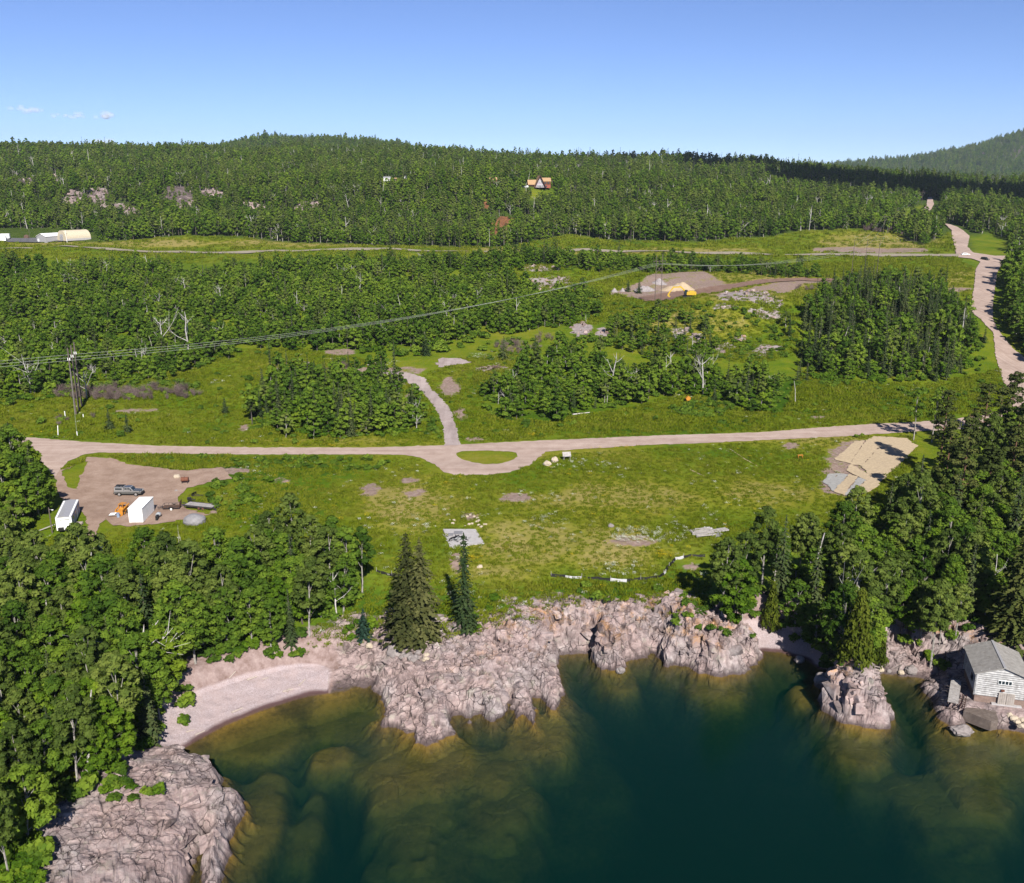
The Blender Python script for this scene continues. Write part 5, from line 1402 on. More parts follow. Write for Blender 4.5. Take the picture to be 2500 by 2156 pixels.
for i, (x, y) in enumerate(((2230, 1075), (2275, 1080), (2290, 1066))):
    p = g1(x, y)
    single_tree('aspen_tree', x, y, broadleaf(841 + i, 12.5, 1.9, .5, 16, 900, .38, .14, .3, 6), 'bark_pale', 'leaf', ('thin-crowned aspen with white trunk where the road enters the pines', 'two-stemmed looking aspen with white trunk beside the road end', 'pale aspen with sparse crown hard by the road end')[i], 'tree')
# ------------------------------------------------------------------ building blocks for made things
def rotm(rx=0, ry=0, rz=0):
    return np.array((Matrix.Rotation(rz, 3, 'Z') @ Matrix.Rotation(ry, 3, 'Y') @ Matrix.Rotation(rx, 3, 'X')))

def box(c, s, rx=0, ry=0, rz=0, taper=1.0):
    x, y, z = (v / 2 for v in s)
    V = np.array([(-x, -y, -z), (x, -y, -z), (x, y, -z), (-x, y, -z), (-x * taper, -y * taper, z), (x * taper, -y * taper, z), (x * taper, y * taper, z), (-x * taper, y * taper, z)])
    V = V @ rotm(rx, ry, rz).T + np.asarray(c, float)
    return V, [(0, 3, 2, 1), (4, 5, 6, 7), (0, 1, 5, 4), (1, 2, 6, 5), (2, 3, 7, 6), (3, 0, 4, 7)]

def cyl(p0, p1, r0, r1=None, n=10):
    r1 = r0 if r1 is None else r1
    p0 = np.asarray(p0, float); p1 = np.asarray(p1, float); t = p1 - p0; t = t / (np.linalg.norm(t) + 1e-9)
    a = np.cross(t, (0, 0, 1) if abs(t[2]) < .9 else (1, 0, 0)); a /= np.linalg.norm(a); b = np.cross(t, a)
    ang = [2 * math.pi * i / n for i in range(n)]
    V = [p0 + r0 * (a * math.cos(q) + b * math.sin(q)) for q in ang] + [p1 + r1 * (a * math.cos(q) + b * math.sin(q)) for q in ang]
    F = [(i, (i + 1) % n, n + (i + 1) % n, n + i) for i in range(n)] + [tuple(range(n))[::-1], tuple(range(n, 2 * n))]
    return np.array(V), F

def prism(pts, y0, y1, axis='y'):
    """outline in x-z pushed along y (or in y-z pushed along x, or x-y along z)"""
    n = len(pts)
    def q(p, d): return {'y': (p[0], d, p[1]), 'x': (d, p[0], p[1]), 'z': (p[0], p[1], d)}[axis]
    V = [q(p, y0) for p in pts] + [q(p, y1) for p in pts]
    F = [(i, (i + 1) % n, n + (i + 1) % n, n + i) for i in range(n)] + [tuple(range(n))[::-1], tuple(range(n, 2 * n))]
    return np.array(V, float), F

def pmesh(name, prims, bevel=0.0):
    bm = bmesh.new()
    for V, F in prims:
        vs = [bm.verts.new(tuple(map(float, v))) for v in V]
        for f in F:
            try: bm.faces.new([vs[i] for i in f])
            except ValueError: pass
    bmesh.ops.recalc_face_normals(bm, faces=bm.faces[:])
    if bevel > 0:
        bmesh.ops.bevel(bm, geom=[e for e in bm.edges], offset=bevel, segments=1, profile=.6, affect='EDGES')
    me = bpy.data.meshes.new(name); bm.to_mesh(me); bm.free()
    return me

def part(name, parent, mat, *prims, bevel=0.0, label=None):
    o = link(name, pmesh(name, prims, bevel), M[mat] if isinstance(mat, str) else mat, parent)
    if label: o['label'] = label
    return o

def solo(name, mat, loc, rz, label, category, *prims, bevel=0.0, group=None):
    o = link(name, pmesh(name, prims, bevel), M[mat] if isinstance(mat, str) else mat)
    o.location = loc; o.rotation_euler = (0, 0, rz); o['label'] = label; o['category'] = category
    if group: o['group'] = group
    return o

for nm, c, ro, sp, me_, va, dt in (('white_paint', (.80, .80, .78), .45, .4, 0, .04, (.62, .60, .55)), ('cream', (.66, .57, .42), .7, .2, 0, .06, (.55, .45, .31)), ('grey_metal', (.48, .47, .48), .45, .4, .2, .06, None), ('roof_grey', (.34, .32, .295), .9, .1, 0, .16, (.24, .215, .19)),
    ('truck_paint', (.14, .145, .14), .22, .6, .35, .05, None), ('silver', (.62, .62, .62), .28, .5, .6, .04, None), ('black', (.015, .015, .016), .55, .3, 0, .2, None), ('rubber', (.022, .021, .02), .85, .2, 0, .2, (.10, .08, .065)), ('glass', (.02, .03, .035), .06, .8, 0, .0, None),
    ('orange', (.62, .26, .03), .5, .4, 0, .1, (.36, .17, .05)), ('yellow', (.66, .42, .03), .45, .4, 0, .06, (.42, .28, .08)), ('rust', (.20, .085, .055), .85, .1, 0, .25, (.10, .05, .04)), ('dark_steel', (.06, .055, .06), .6, .3, .3, .2, (.13, .085, .06)), ('plank', (.42, .39, .37), .9, .1, 0, .22, (.26, .23, .22)),
    ('log_white', (.52, .51, .50), .85, .1, 0, .26, (.24, .22, .21)), ('foundation', (.28, .20, .165), .95, .05, 0, .2, (.18, .13, .11)), ('concrete', (.52, .49, .48), .9, .1, 0, .10, (.40, .36, .34)), ('apron', (.17, .135, .115), .95, .05, 0, .2, (.25, .21, .19)), ('door_wood', (.42, .37, .33), .9, .1, 0, .15, (.30, .26, .23)),
    ('tan_roof', (.48, .31, .17), .85, .1, 0, .1, (.38, .24, .13)), ('brown_wood', (.16, .065, .035), .8, .15, 0, .15, None), ('dark_brown', (.05, .022, .018), .8, .15, 0, .15, None), ('siding', (.44, .36, .40), .7, .2, 0, .1, None), ('red_wood', (.34, .10, .075), .8, .15, 0, .12, None), ('tarp_grey', (.27, .26, .27), .6, .3, 0, .12, None),
    ('tarp_silver', (.55, .57, .58), .35, .5, .2, .2, (.30, .32, .33)), ('straw', (.54, .425, .285), .95, .05, 0, .14, (.43, .335, .235)), ('cloth_grey', (.40, .39, .37), .95, .05, 0, .12, (.32, .31, .30)), ('pole_wood', (.15, .12, .105), .9, .1, 0, .2, (.08, .065, .06)), ('wire', (.40, .43, .36), .5, .4, .2, .05, None), ('fabric_black', (.012, .012, .013), .7, .2, 0, .3, None),
    ('fabric_white', (.46, .46, .46), .6, .3, 0, .2, None), ('sand', (.52, .40, .27), .95, .05, 0, .14, (.40, .30, .20)), ('crushed', (.36, .32, .315), .95, .05, 0, .25, (.22, .19, .19)), ('boulder', (.30, .262, .25), .92, .1, 0, .25, (.17, .145, .14)), ('boulder_tan', (.55, .46, .35), .92, .1, 0, .15, (.40, .33, .25)), ('driftwood', (.50, .42, .37), .9, .1, 0, .15, (.34, .27, .23)),
    ('shade_and_drum_blue', (.24, .32, .46), .5, .4, 0, .1, (.42, .48, .56)), ('mesh_rust', (.17, .10, .065), .8, .2, .2, .2, None), ('blue_roof', (.35, .45, .60), .5, .3, 0, .05, None), ('cloud', (.92, .92, .92), 1.0, 0, 0, .02, None)):
    M[nm] = plain(nm, c, ro, sp, me_, va, 2.0, dt)

def on_ground(px, py, sink=0.0):
    p = g1(px, py); p.z -= sink; return p

def wheel(parent, c, r, w, rim='silver'):
    """wheel with the axle along y"""
    wh = part('wheel', parent, 'rubber', cyl((c[0], c[1] - w / 2, c[2]), (c[0], c[1] + w / 2, c[2]), r, n=14), bevel=0)
    s = -1 if c[1] < 0 else 1
    y = c[1] + s * w / 2
    part('rim', wh, rim, cyl((c[0], y - .01 * s, c[2]), (c[0], y + .015 * s, c[2]), r * .62, n=12))
    return wh

# ------------------------------------------------------------------ the dirt yard
def pickup():
    p = on_ground(316, 1209, -.09)
    t = empty('pickup_truck', p, 0, 'dark grey pickup with a white-sided canopy parked on the dirt yard', 'pickup truck')
    L = 5.5
    lower = [(-2.75, .55), (-2.75, 1.05), (.95, 1.08), (1.15, 1.12), (2.45, 1.02), (2.72, .85), (2.75, .5), (2.2, .45), (1.95, .75), (1.45, .75), (1.2, .42), (-1.15, .42), (-1.4, .75), (-1.95, .75), (-2.2, .5)]
    part('body', t, 'truck_paint', prism(lower, -.93, .93), bevel=.04)
    part('side_panel', t, 'silver', box((-.1, -.945, .98), (5.2, .02, .14)), box((-.1, .945, .98), (5.2, .02, .14)))
    cab = [(-.75, 1.06), (-.68, 1.72), (-.55, 1.80), (.50, 1.80), (.62, 1.74), (1.22, 1.10)]
    part('cab', t, 'silver', prism(cab, -.80, .80), bevel=.04)
    part('roof', t, 'truck_paint', box((-.05, 0, 1.82), (1.1, 1.5, .05)), bevel=.02)
    part('hood', t, 'truck_paint', box((1.85, 0, 1.09), (1.25, 1.55, .10), ry=.07), bevel=.03)
    cap = part('canopy', t, 'silver', prism([(-2.72, 1.05), (-2.62, 1.78), (-2.5, 1.84), (-.80, 1.84), (-.76, 1.05)], -.84, .84), bevel=.04)
    part('canopy_window', cap, 'glass', box((-1.75, -.845, 1.5), (1.35, .02, .36)), box((-1.75, .845, 1.5), (1.35, .02, .36)))
    part('windshield', t, 'glass', box((.93, 0, 1.46), (.02, 1.36, .72), ry=-.76))
    for s in (-1, 1):
        part('side_window', t, 'glass', prism([(-.58, 1.36), (-.55, 1.68), (-.05, 1.70), (-.05, 1.36)], .803 * s, .815 * s))
        part('side_window', t, 'glass', prism([(.03, 1.36), (.03, 1.70), (.48, 1.70), (.82, 1.36)], .803 * s, .815 * s))
        part('headlight', t, 'silver', box((2.70, .68 * s, .92), (.12, .36, .18)))
        part('tail_light', t, 'rust', box((-2.76, .82 * s, .95), (.04, .12, .26)))
        part('mirror', t, 'black', box((.78, .98 * s, 1.36), (.14, .18, .20)))
        for x in (-1.68, 1.70): wheel(t, (x, .82 * s, .40), .40, .26)
    part('bumper', t, 'black', box((2.80, 0, .55), (.14, 1.75, .22)), bevel=.03)
    part('bumper', t, 'black', box((-2.82, 0, .58), (.14, 1.75, .18)), bevel=.03)
    part('roof_rack', t, 'black', *[box((x, 0, 1.95), (.06, 1.5, .05)) for x in (-2.4, -1.7, -1.0)], *[box((-1.7, .72 * s, 1.92), (1.7, .05, .09)) for s in (-1, 1)], box((-1.8, .25, 2.0), (1.5, .7, .06)))
    part('antenna', t, 'black', cyl((1.1, -.7, 1.1), (1.1, -.7, 2.0), .02, n=5))
pickup()

def house_trailer():
    a, b = G([175.3, 191.5], [1304, 1259])
    d = (b - a)[:2]; ax = math.atan2(d[1], d[0])
    p = on_ground(160, 1296)
    t = empty('house_trailer', p, ax, 'long white house trailer with grey roof at the yard edge', 'trailer')
    L, W, h = 9.8, 2.7, 2.9
    part('body', t, 'white_paint', box((L / 2 - .6, 0, .35 + (h - .35) / 2), (L, W, h - .35)), bevel=.06)
    part('roof', t, 'grey_metal', prism([(-W / 2 - .05, h - .05), (0, h + .12), (W / 2 + .05, h - .05)], -.66, L - .54, 'x'))
    part('side_shade_sheet', t, 'shade_and_drum_blue', box((L / 2 - .6, -W / 2 - .012, 1.6), (L - .3, .02, 2.3)))  # bluish shade of the white wall turned from the sun, put into colour
    for x in (1.6, 4.3, 7.2): part('window', t, 'glass', box((x, -W / 2 - .03, 2.0), (1.0, .02, .7)))
    part('door', t, 'white_paint', box((5.8, -W / 2 - .03, 1.45), (.8, .03, 1.9)))
    part('end_window', t, 'glass', box((-.62, -.2, 2.35), (.03, 1.7, .10)))
    part('hitch_box', t, 'black', box((-.95, .55, .75), (.55, .9, .5)), box((-.95, -.55, .6), (.5, .8, .35)))
    for s in (-1, 1):
        for x in (4.6, 5.5): wheel(t, (x, s * 1.22, .36), .36, .24)
house_trailer()

def white_container():
    a, b = G([318.5, 347.6], [1278, 1277])
    c = (a + b) / 2; d = (b - a)[:2]; rz = math.atan2(d[1], d[0]) - .05
    t = empty('storage_container', Vector((c[0], c[1], c[2] + .08)), rz, 'tall plain white storage container in the middle of the yard', 'container')
    W, h, L = 2.6, 2.75, 6.6
    part('body', t, 'white_paint', box((0, L / 2, h / 2 + .06), (W, L, h)), bevel=.03)
    part('roof_sheet', t, 'white_paint', box((0, L / 2, h + .09), (W + .12, L + .12, .06)))
    for s in (-1, 1):
        dr = part('door', t, 'white_paint', box((s * W / 4, -.02, h / 2 + .05), (W / 2 - .05, .04, h - .15)))
        part('lock_bar', dr, 'grey_metal', cyl((s * W / 4, -.06, .25), (s * W / 4, -.06, h - .15), .02, n=6))
        part('skid', t, 'plank', box((s * 1.1, L / 2, 0), (.18, L, .16)))
white_container()

def skid_steer():
    p = on_ground(300, 1254)
    t = empty('skid_steer', p, math.radians(-105), 'small orange skid steer loader beside the white container', 'loader')
    part('body', t, 'orange', prism([(-1.2, .35), (-1.25, 1.25), (-.3, 1.35), (.2, .95), (.9, .80), (.95, .35)], -.55, .55), bevel=.03)
    cage = part('cab_cage', t, 'orange', *[cyl((x, s * .48, .9), (x - .1, s * .48, 2.0), .05, n=6) for x in (-.6, .45) for s in (-1, 1)], box((-.15, 0, 2.02), (1.25, 1.08, .07)))
    part('seat', cage, 'rust', box((-.35, 0, 1.25), (.5, .5, .6)))
    for s in (-1, 1):
        part('lift_arm', t, 'orange', box((-.1, s * .72, 1.40), (2.2, .14, .20), ry=.32), box((1.05, s * .72, .70), (.25, .14, .95), ry=-.3))
        for x in (-.65, .55): wheel(t, (x, s * .72, .38), .38, .28, 'orange')
    part('bucket', t, 'orange', prism([(1.1, .08), (1.85, .05), (1.85, .12), (1.25, .25), (1.15, .75), (1.05, .75)], -.9, .9))
skid_steer()

def utility_trailer():
    p = on_ground(420, 1243)
    t = empty('utility_trailer', p, math.radians(4), 'small rusty mesh-sided utility trailer with a raised ramp gate', 'trailer')
    part('deck', t, 'mesh_rust', box((0, 0, .55), (3.2, 1.7, .06)))
    part('frame', t, 'dark_steel', *[box((0, s * .86, .52), (3.3, .08, .12)) for s in (-1, 1)], *[box((x, 0, .50), (.08, 1.7, .10)) for x in (-1.6, -.5, .5, 1.6)])
    part('rail', t, 'dark_steel', *[box((0, s * .86, .98), (3.3, .06, .06)) for s in (-1, 1)], box((-1.62, 0, .98), (.06, 1.72, .06)), *[box((x, s * .86, .75), (.05, .05, .46)) for x in (-1.6, -.8, 0, .8, 1.6) for s in (-1, 1)])
    part('ramp_gate', t, 'mesh_rust', *[box((1.72, y, 1.15), (.05, .05, 1.25), ry=.12) for y in np.linspace(-.8, .8, 9)], *[box((1.72 + dx, 0, z), (.05, 1.7, .05)) for dx, z in ((-.07, .55), (.0, 1.15), (.07, 1.75))])
    part('tongue', t, 'dark_steel', box((-2.05, .35, .48), (1.15, .09, .10), rz=-.55), box((-2.05, -.35, .48), (1.15, .09, .10), rz=.55), box((-2.6, 0, .5), (.35, .12, .12)))
    for s in (-1, 1):
        wheel(t, (.15, s * 1.0, .34), .34, .20, 'white_paint'); part('mudguard', t, 'dark_steel', box((.15, s * 1.0, .72), (.85, .24, .04)))
utility_trailer()

def flatbed():
    p = on_ground(490, 1241)
    t = empty('flatbed_trailer', p, math.radians(-16), 'long flat equipment trailer with dark steel side beam and grey deck', 'trailer')
    for i, y in enumerate(np.linspace(-.85, .85, 7)): part('deck_plank', t, 'plank', box((0, y, .72), (6.0, .26, .05)))
    for s in (-1, 1):
        part('side_beam', t, 'dark_steel', box((0, s * 1.05, .68), (6.3, .12, .28)))
        for x in (.3, 1.2): wheel(t, (x, s * .98, .36), .36, .22, 'rust')
        part('ramp', t, 'dark_steel', box((3.5, s * .55, .42), (1.1, .4, .06), ry=.55))
    part('tongue', t, 'dark_steel', box((-3.6, .35, .58), (1.4, .10, .12), rz=-.45), box((-3.6, -.35, .58), (1.4, .10, .12), rz=.45), cyl((-3.9, 0, .1), (-3.9, 0, 1.0), .05, n=6))
flatbed()

def tank():
    p = on_ground(452, 1181)
    t = empty('fuel_tank', p, math.radians(6), 'dull red fuel tank lying on a low stand at the yard edge', 'tank')
    part('drum', t, 'rust', cyl((-.75, 0, 1.0), (.75, 0, 1.0), .48, n=16), bevel=0)
    part('stand', t, 'dark_steel', *[box((x, y, .32), (.07, .07, .66)) for x in (-.55, .55) for y in (-.3, .3)], *[box((x, 0, .55), (.07, .7, .07)) for x in (-.55, .55)])
    part('filler_cap', t, 'black', cyl((0, 0, 1.46), (0, 0, 1.58), .08, n=8))
tank()

def blob(name, mat, loc, size, label, category, seed, rough=.25, sub=3, flat=.0, group=None, rz=0, parent=None):
    """a boulder or a draped heap: a faceted round mass"""
    bm = bmesh.new(); bmesh.ops.create_icosphere(bm, subdivisions=sub, radius=1.0)
    v = np.array([q.co[:] for q in bm.verts])
    f1, f2, c, o = voro(v[:, 0] * 1.3 + seed * 7.1, v[:, 1] * 1.3, v[:, 2] * 1.3, seed=seed)
    k = 1 + rough * (c - .5) * 1.2 - rough * .5 * np.clip(1 - (f2 - f1) / .2, 0, 1) + rough * .4 * fbm(v[:, 0] * 3, v[:, 1] * 3, v[:, 2] * 3 + seed, octv=2, seed=seed)
    for q, kk in zip(bm.verts, k):
        q.co = Vector((q.co.x * kk * size[0], q.co.y * kk * size[1], max(q.co.z * kk, -.55 + flat) * size[2]))
    me = bpy.data.meshes.new(name); bm.to_mesh(me); bm.free()
    ob = link(name, me, M[mat], parent)
    ob.location = loc; ob.rotation_euler = (0, 0, rz)
    if label: ob['label'] = label; ob['category'] = category
    if group: ob['group'] = group
    return ob

def up(v, dz): return Vector((v.x, v.y, v.z + dz))
blob('tarp_covered_heap', 'tarp_grey', up(on_ground(475, 1277), .5), (2.1, 1.7, 1.3), 'grey tarp draped over a domed heap by the wood edge', 'tarp', 3, .10)
def covered_machine():
    p = on_ground(386, 1266)
    t = empty('snowmobile', p, math.radians(100), 'snowmobile half covered by a silver tarp beside the white container', 'snowmobile')
    for s in (-1, 1): part('ski', t, 'dark_steel', box((1.3, s * .4, .10), (1.1, .14, .06)))
    part('track', t, 'black', box((-.5, 0, .25), (1.8, .45, .4)), bevel=.08)
    part('seat', t, 'black', prism([(-1.4, .45), (-1.4, .95), (.0, .85), (.2, .45)], -.22, .22), bevel=.05)
    c = blob('cover', 'tarp_silver', (.6, 0, .6), (.85, .5, .5), None, None, 9, .3, 2, parent=t)
covered_machine()

def yard_bits():
    t = empty('lumber_stack', on_ground(193, 1281), math.radians(10), 'short stack of tan boards beside the house trailer', 'lumber')
    for i in range(6): part('board', t, 'driftwood', box((random.uniform(-.08, .08), -.35 + (i % 3) * .35, .12 + (i // 3) * .22), (1.3, .32, .18)))
    t = empty('yard_pole', on_ground(128, 1302), 0, 'grey wooden pole with a lamp arm left of the house trailer', 'pole')
    part('post', t, 'pole_wood', cyl((0, 0, -.3), (-.05, 0, 5.0), .12, .09, 8)); part('lamp_arm', t, 'grey_metal', box((.3, 0, 4.6), (.6, .05, .05))); part('lamp_head', t, 'white_paint', box((.6, 0, 4.55), (.3, .18, .12)))
    solo('leaning_beam', 'plank', on_ground(112, 1296), math.radians(20), 'squared beam leaning low against the yard pole', 'beam', box((0, 0, .55), (3.4, .16, .16), ry=-.30))
    t = empty('junk_trailer', on_ground(280, 1262), math.radians(-5), 'small heap of white and blue scrap on a boat trailer left of the container', 'scrap')
    part('frame', t, 'grey_metal', box((0, .3, .4), (2.2, .08, .08)), box((0, -.3, .4), (2.2, .08, .08)), box((-1, 0, .4), (.08, .7, .08)), box((.7, 0, .4), (.08, .7, .08)))
    part('scrap_sheet', t, 'white_paint', box((-.3, 0, .6), (1.2, .8, .06), rx=.2, ry=-.15)); part('scrap_drum', t, 'shade_and_drum_blue', cyl((.9, -.3, .1), (.9, -.3, .95), .28, n=10)); part('scrap_sheet', t, 'tarp_silver', box((.3, .25, .62), (.9, .6, .05), rx=-.3, ry=.2))
    for i, (x, y, s, lab) in enumerate(((432, 1166, .75, 'white boulder at the top edge of the dirt yard'), (521, 1254, .7, 'brown boulder at the back corner of the flatbed trailer'), (430, 1200, .35, 'small dark stone near the red fuel tank'))):
        blob('boulder', ('boulder_tan', 'foundation', 'boulder')[i], up(on_ground(x, y), .15), (s, s * .8, s * .7), lab, 'boulder', 20 + i)
    t = empty('outboard_stand', on_ground(463, 1227), .4, 'black engine on a stand in front of the flatbed trailer', 'engine')
    part('stand', t, 'dark_steel', *[box((x, y, .3), (.06, .06, .6)) for x in (-.3, .3) for y in (-.2, .2)]); part('engine', t, 'black', box((0, 0, .85), (.8, .5, .55)), bevel=.08); part('shaft', t, 'dark_steel', box((.75, 0, .55), (.8, .12, .14), ry=.3))
    t = empty('plough_blade', on_ground(475, 1210), -.3, 'black plough blade lying in the grass behind the flatbed trailer', 'plough')
    part('blade', t, 'black', prism([(-.1, 0), (-.25, .35), (-.1, .7), (0, .7), (-.15, .35), (0, 0)], -.75, .75)); part('push_frame', t, 'dark_steel', box((1.0, .3, .2), (2.0, .1, .1), rz=-.12), box((1.0, -.3, .2), (2.0, .1, .1), rz=.12))
yard_bits()

# ------------------------------------------------------------------ the meadow
def slab():
    P4 = G([1081.6, 1161, 1183, 1098], [1296, 1293, 1329, 1337]); c = P4.mean(0); z = P4[:, 2].max() + .12
    t = empty('concrete_slab', Vector((c[0], c[1], c[2])), 0, 'pale square concrete slab in the meadow', 'slab')
    q = P4[:, :2] - c[:2]
    part('slab', t, 'concrete', prism([tuple(v) for v in q], -.3, z - c[2], 'z'))
    top = z - c[2]
    h = empty('rubble_heap', Vector((c[0] - 1.1, c[1] - 1.2, z)), 0, 'heap of broken black and white siding on the concrete slab', 'rubble')
    r = np.random.default_rng(5)
    for i in range(64):
        x, y = r.normal(0, 1.35), r.normal(0, .75); hh = max(.04, .42 - .14 * (x * x + y * y))
        part('board_piece', h, 'fabric_white' if i % 2 else 'fabric_black', box((x, y, hh * r.uniform(.3, 1)), (r.uniform(.5, 1.2), r.uniform(.12, .28), .04), r.normal(0, .35), r.normal(0, .35), r.random() * 3.14))
    for i, (x, y, a) in enumerate(((-2.35, 1.0, .05), (-1.0, 1.9, .0))):
        solo('dark_panel', 'tarp_grey', Vector((c[0] + x, c[1] + y, z + .06)), a, ('small' if i == 0 else 'larger') + ' dark sheet lying on the concrete slab beside the rubble', 'panel', box((0, 0, 0), (1.0 + .6 * i, 1.3 + .3 * i, .06)))
slab()

r = np.random.default_rng(9)
for i, (x, y) in enumerate([(1140, 1262), (1148, 1258), (1158, 1262), (1166, 1266), (1164, 1275), (1152, 1280), (1145, 1281), (1169, 1283), (1172, 1287), (1181, 1281), (1186, 1281), (1136, 1285), (1098, 1270), (1108, 1271), (1105, 1279), (1169, 1272), (1155, 1279), (1176, 1287)]):
    s = r.uniform(.22, .42); blob('fieldstone', 'boulder_tan', up(on_ground(x, y), .08), (s, s * .85, s * .7), 'small pale stone in the scatter uphill of the concrete slab', 'stone', 40 + i, sub=1, group='stones scattered above the concrete slab')
blob('boulder', 'boulder_tan', up(on_ground(1336, 1136), .35), (1.05, .8, .8), 'wide tan boulder in the grass beside the road loop', 'boulder', 61)
blob('boulder', 'boulder_tan', up(on_ground(1354, 1128), .40), (.75, .7, .85), 'round tan boulder next to the wide one by the road loop', 'boulder', 62)
blob('boulder', 'boulder', up(on_ground(1137, 1384), .1), (.45, .4, .35), 'small pinkish boulder below the concrete slab', 'boulder', 63)
blob('boulder', 'boulder_tan', up(on_ground(1172, 1385), .1), (.5, .4, .35), 'small pinkish boulder beside the yellow flowers', 'boulder', 64)
blob('boulder', 'boulder', up(on_ground(1492, 1287), .2), (.6, .5, .45), 'grey-pink boulder above the white flower patch', 'boulder', 65)

def sign_frame():
    t = empty('tilted_board', on_ground(1384, 1124), math.radians(8), 'weathered board tilted on four thin legs beside the road', 'board')
    part('board', t, 'plank', box((0, .25, 1.35), (1.9, .06, 1.25), rx=-.75), bevel=.01)
    for s in (-1, 1):
        part('leg', t, 'plank', box((s * .7, -.35, .55), (.09, .09, 1.35), rx=.15)); part('leg', t, 'plank', box((s * .7, .75, .85), (.09, .09, 1.9), rx=-.1))
    part('crossbar', t, 'plank', box((0, -.2, 1.0), (1.6, .07, .07)))
sign_frame()

def lumber():
    t = empty('timber_pile', on_ground(1725, 1302), math.radians(14), 'flat heap of weathered grey timbers at the meadow edge', 'timber')
    r = np.random.default_rng(17)
    for i in range(15):
        y = 1.9 - i * .27 + r.normal(0, .05)
        part('timber', t, 'plank', box((-.6 + r.normal(0, .3), y, .18 + .22 * (i % 3) * .6), (r.uniform(3.4, 4.8), .26, .2), r.normal(0, .03), r.normal(0, .03), r.normal(0, .06)))
    for i in range(4): part('timber', t, 'plank', box((2.4, .7 - i * .42, .3 + .1 * (i % 2)), (3.6, .28, .22), 0, r.normal(0, .04), .10 + r.normal(0, .05)))
    part('sheet', t, 'tarp_grey', box((1.1, -1.9, .25), (1.9, 1.1, .05), .1, -.12, .3), label='grey sheet at the foot of the timbers')
    part('white_board', t, 'white_paint', box((1.0, 1.5, .45), (1.5, .2, .06), 0, 0, -.7), label='white board on the timbers')
lumber()

def silt_fence(pts, name, label, pattern):
    p = np.array(pts, float); g = G(p[:, 0], p[:, 1])
    # a point every 1.6 m
    out = [g[0]]
    for a, b in zip(g[:-1], g[1:]):
        n = max(1, int(np.linalg.norm(b - a) / 1.6))
        for j in range(1, n + 1): out.append(a + (b - a) * j / n)
    out = np.array(out); out[:, 2] = H(out[:, 0], out[:, 1])
    c = out[0]; t = empty(name, Vector(c), 0, label, 'silt fence')
    r = np.random.default_rng(len(out))
    for i in range(len(out) - 1):
        a, b = out[i] - c, out[i + 1] - c
        lean = r.uniform(.1, .45); d = (b - a)[:2]; nrm = np.array([-d[1], d[0]]) / (np.linalg.norm(d) + 1e-6) * lean
        h = r.uniform(.34, .48); m = (a + b) / 2
        V = [a, m + [0, 0, -.02], b, b + [nrm[0], nrm[1], h], m + [nrm[0], nrm[1], h - .10], a + [nrm[0], nrm[1], h]]
        V2 = [v + np.array([0, .02, 0]) for v in V]
        part('fabric', t, 'fabric_white' if pattern(i) else 'fabric_black', (np.array(V + V2), [(0, 1, 4, 5), (1, 2, 3, 4), (6, 11, 10, 7), (7, 10, 9, 8), (0, 5, 11, 6), (2, 8, 9, 3), (5, 4, 10, 11), (4, 3, 9, 10)]))
        if i % 2 == 0: part('stake', t, 'plank', box(a + np.array([nrm[0] * .5, nrm[1] * .5, .42]), (.06, .06, .95), 0, 0, .3))
silt_fence([(1345, 1408), (1380, 1411), (1420, 1413), (1455, 1415), (1490, 1419), (1530, 1422), (1565, 1418), (1600, 1414), (1622, 1404), (1635, 1385), (1650, 1368), (1690, 1360), (1722, 1360)], 'silt_fence', 'sagging black and white silt fence curving across the lower meadow', lambda i: (i % 7) in (1, 4))
silt_fence([(918, 1398), (935, 1402), (955, 1407), (972, 1409), (1005, 1412), (1025, 1413)], 'silt_fence', 'short black silt fence between the aspens and the twin spruces', lambda i: i > 5)

def orange_stand():
    t = empty('orange_trestle', on_ground(1953, 1120), .2, 'small orange wooden trestle in the meadow near the straw-covered patch', 'trestle')
    part('top_board', t, 'orange', box((0, 0, .85), (1.3, .5, .10)))
    for sx in (-1, 1):
        for sy in (-1, 1): part('leg', t, 'orange', box((sx * .5, sy * .2, .42), (.09, .09, .9), sy * .12))
    t = empty('orange_hopper', on_ground(1680, 982), .1, 'rust-orange steel hopper standing in the field before the thicket', 'hopper')
    part('hopper', t, 'orange', prism([(-.5, .5), (-.8, 1.1), (-.1, 1.8), (.6, 1.3), (.5, .5)], -.5, .5), bevel=.05)
    part('leg', t, 'rust', box((-.35, -.3, .3), (.1, .1, .7))); part('leg', t, 'rust', box((.35, -.3, .3), (.1, .1, .7))); part('leg', t, 'rust', box((0, .35, .3), (.1, .1, .7)))
orange_stand()

def lying(name, mat, a, b, r, label, cat='log', group=None):
    pa, pb = on_ground(*a), on_ground(*b); c = (pa + pb) / 2; d = pb - pa
    o = solo(name, mat, up(c, r * .7), 0, label, cat, cyl(-np.array(d) / 2, np.array(d) / 2, r, r * .7, 8), group=group)
    return o
lying('long_pole', 'straw', (1783, 1098), (1812, 1117), .12, 'long pale pole lying in the upper meadow, near half', 'pole'); lying('long_pole', 'straw', (1814, 1119), (1848, 1138), .10, 'thin pale pole lying end to end with the long one in the meadow', 'pole')
lying('long_pole', 'straw', (1684, 1147), (1720, 1164), .10, 'short pale pole lying in the grass above the timbers', 'pole')
lying('fallen_trunk', 'deadwood', (897, 892), (928, 885), .22, 'pale fallen trunk at the wood edge above the driveway'); lying('fallen_trunk', 'deadwood', (790, 877), (825, 876), .2, 'grey fallen trunk in the grass left of the driveway end')
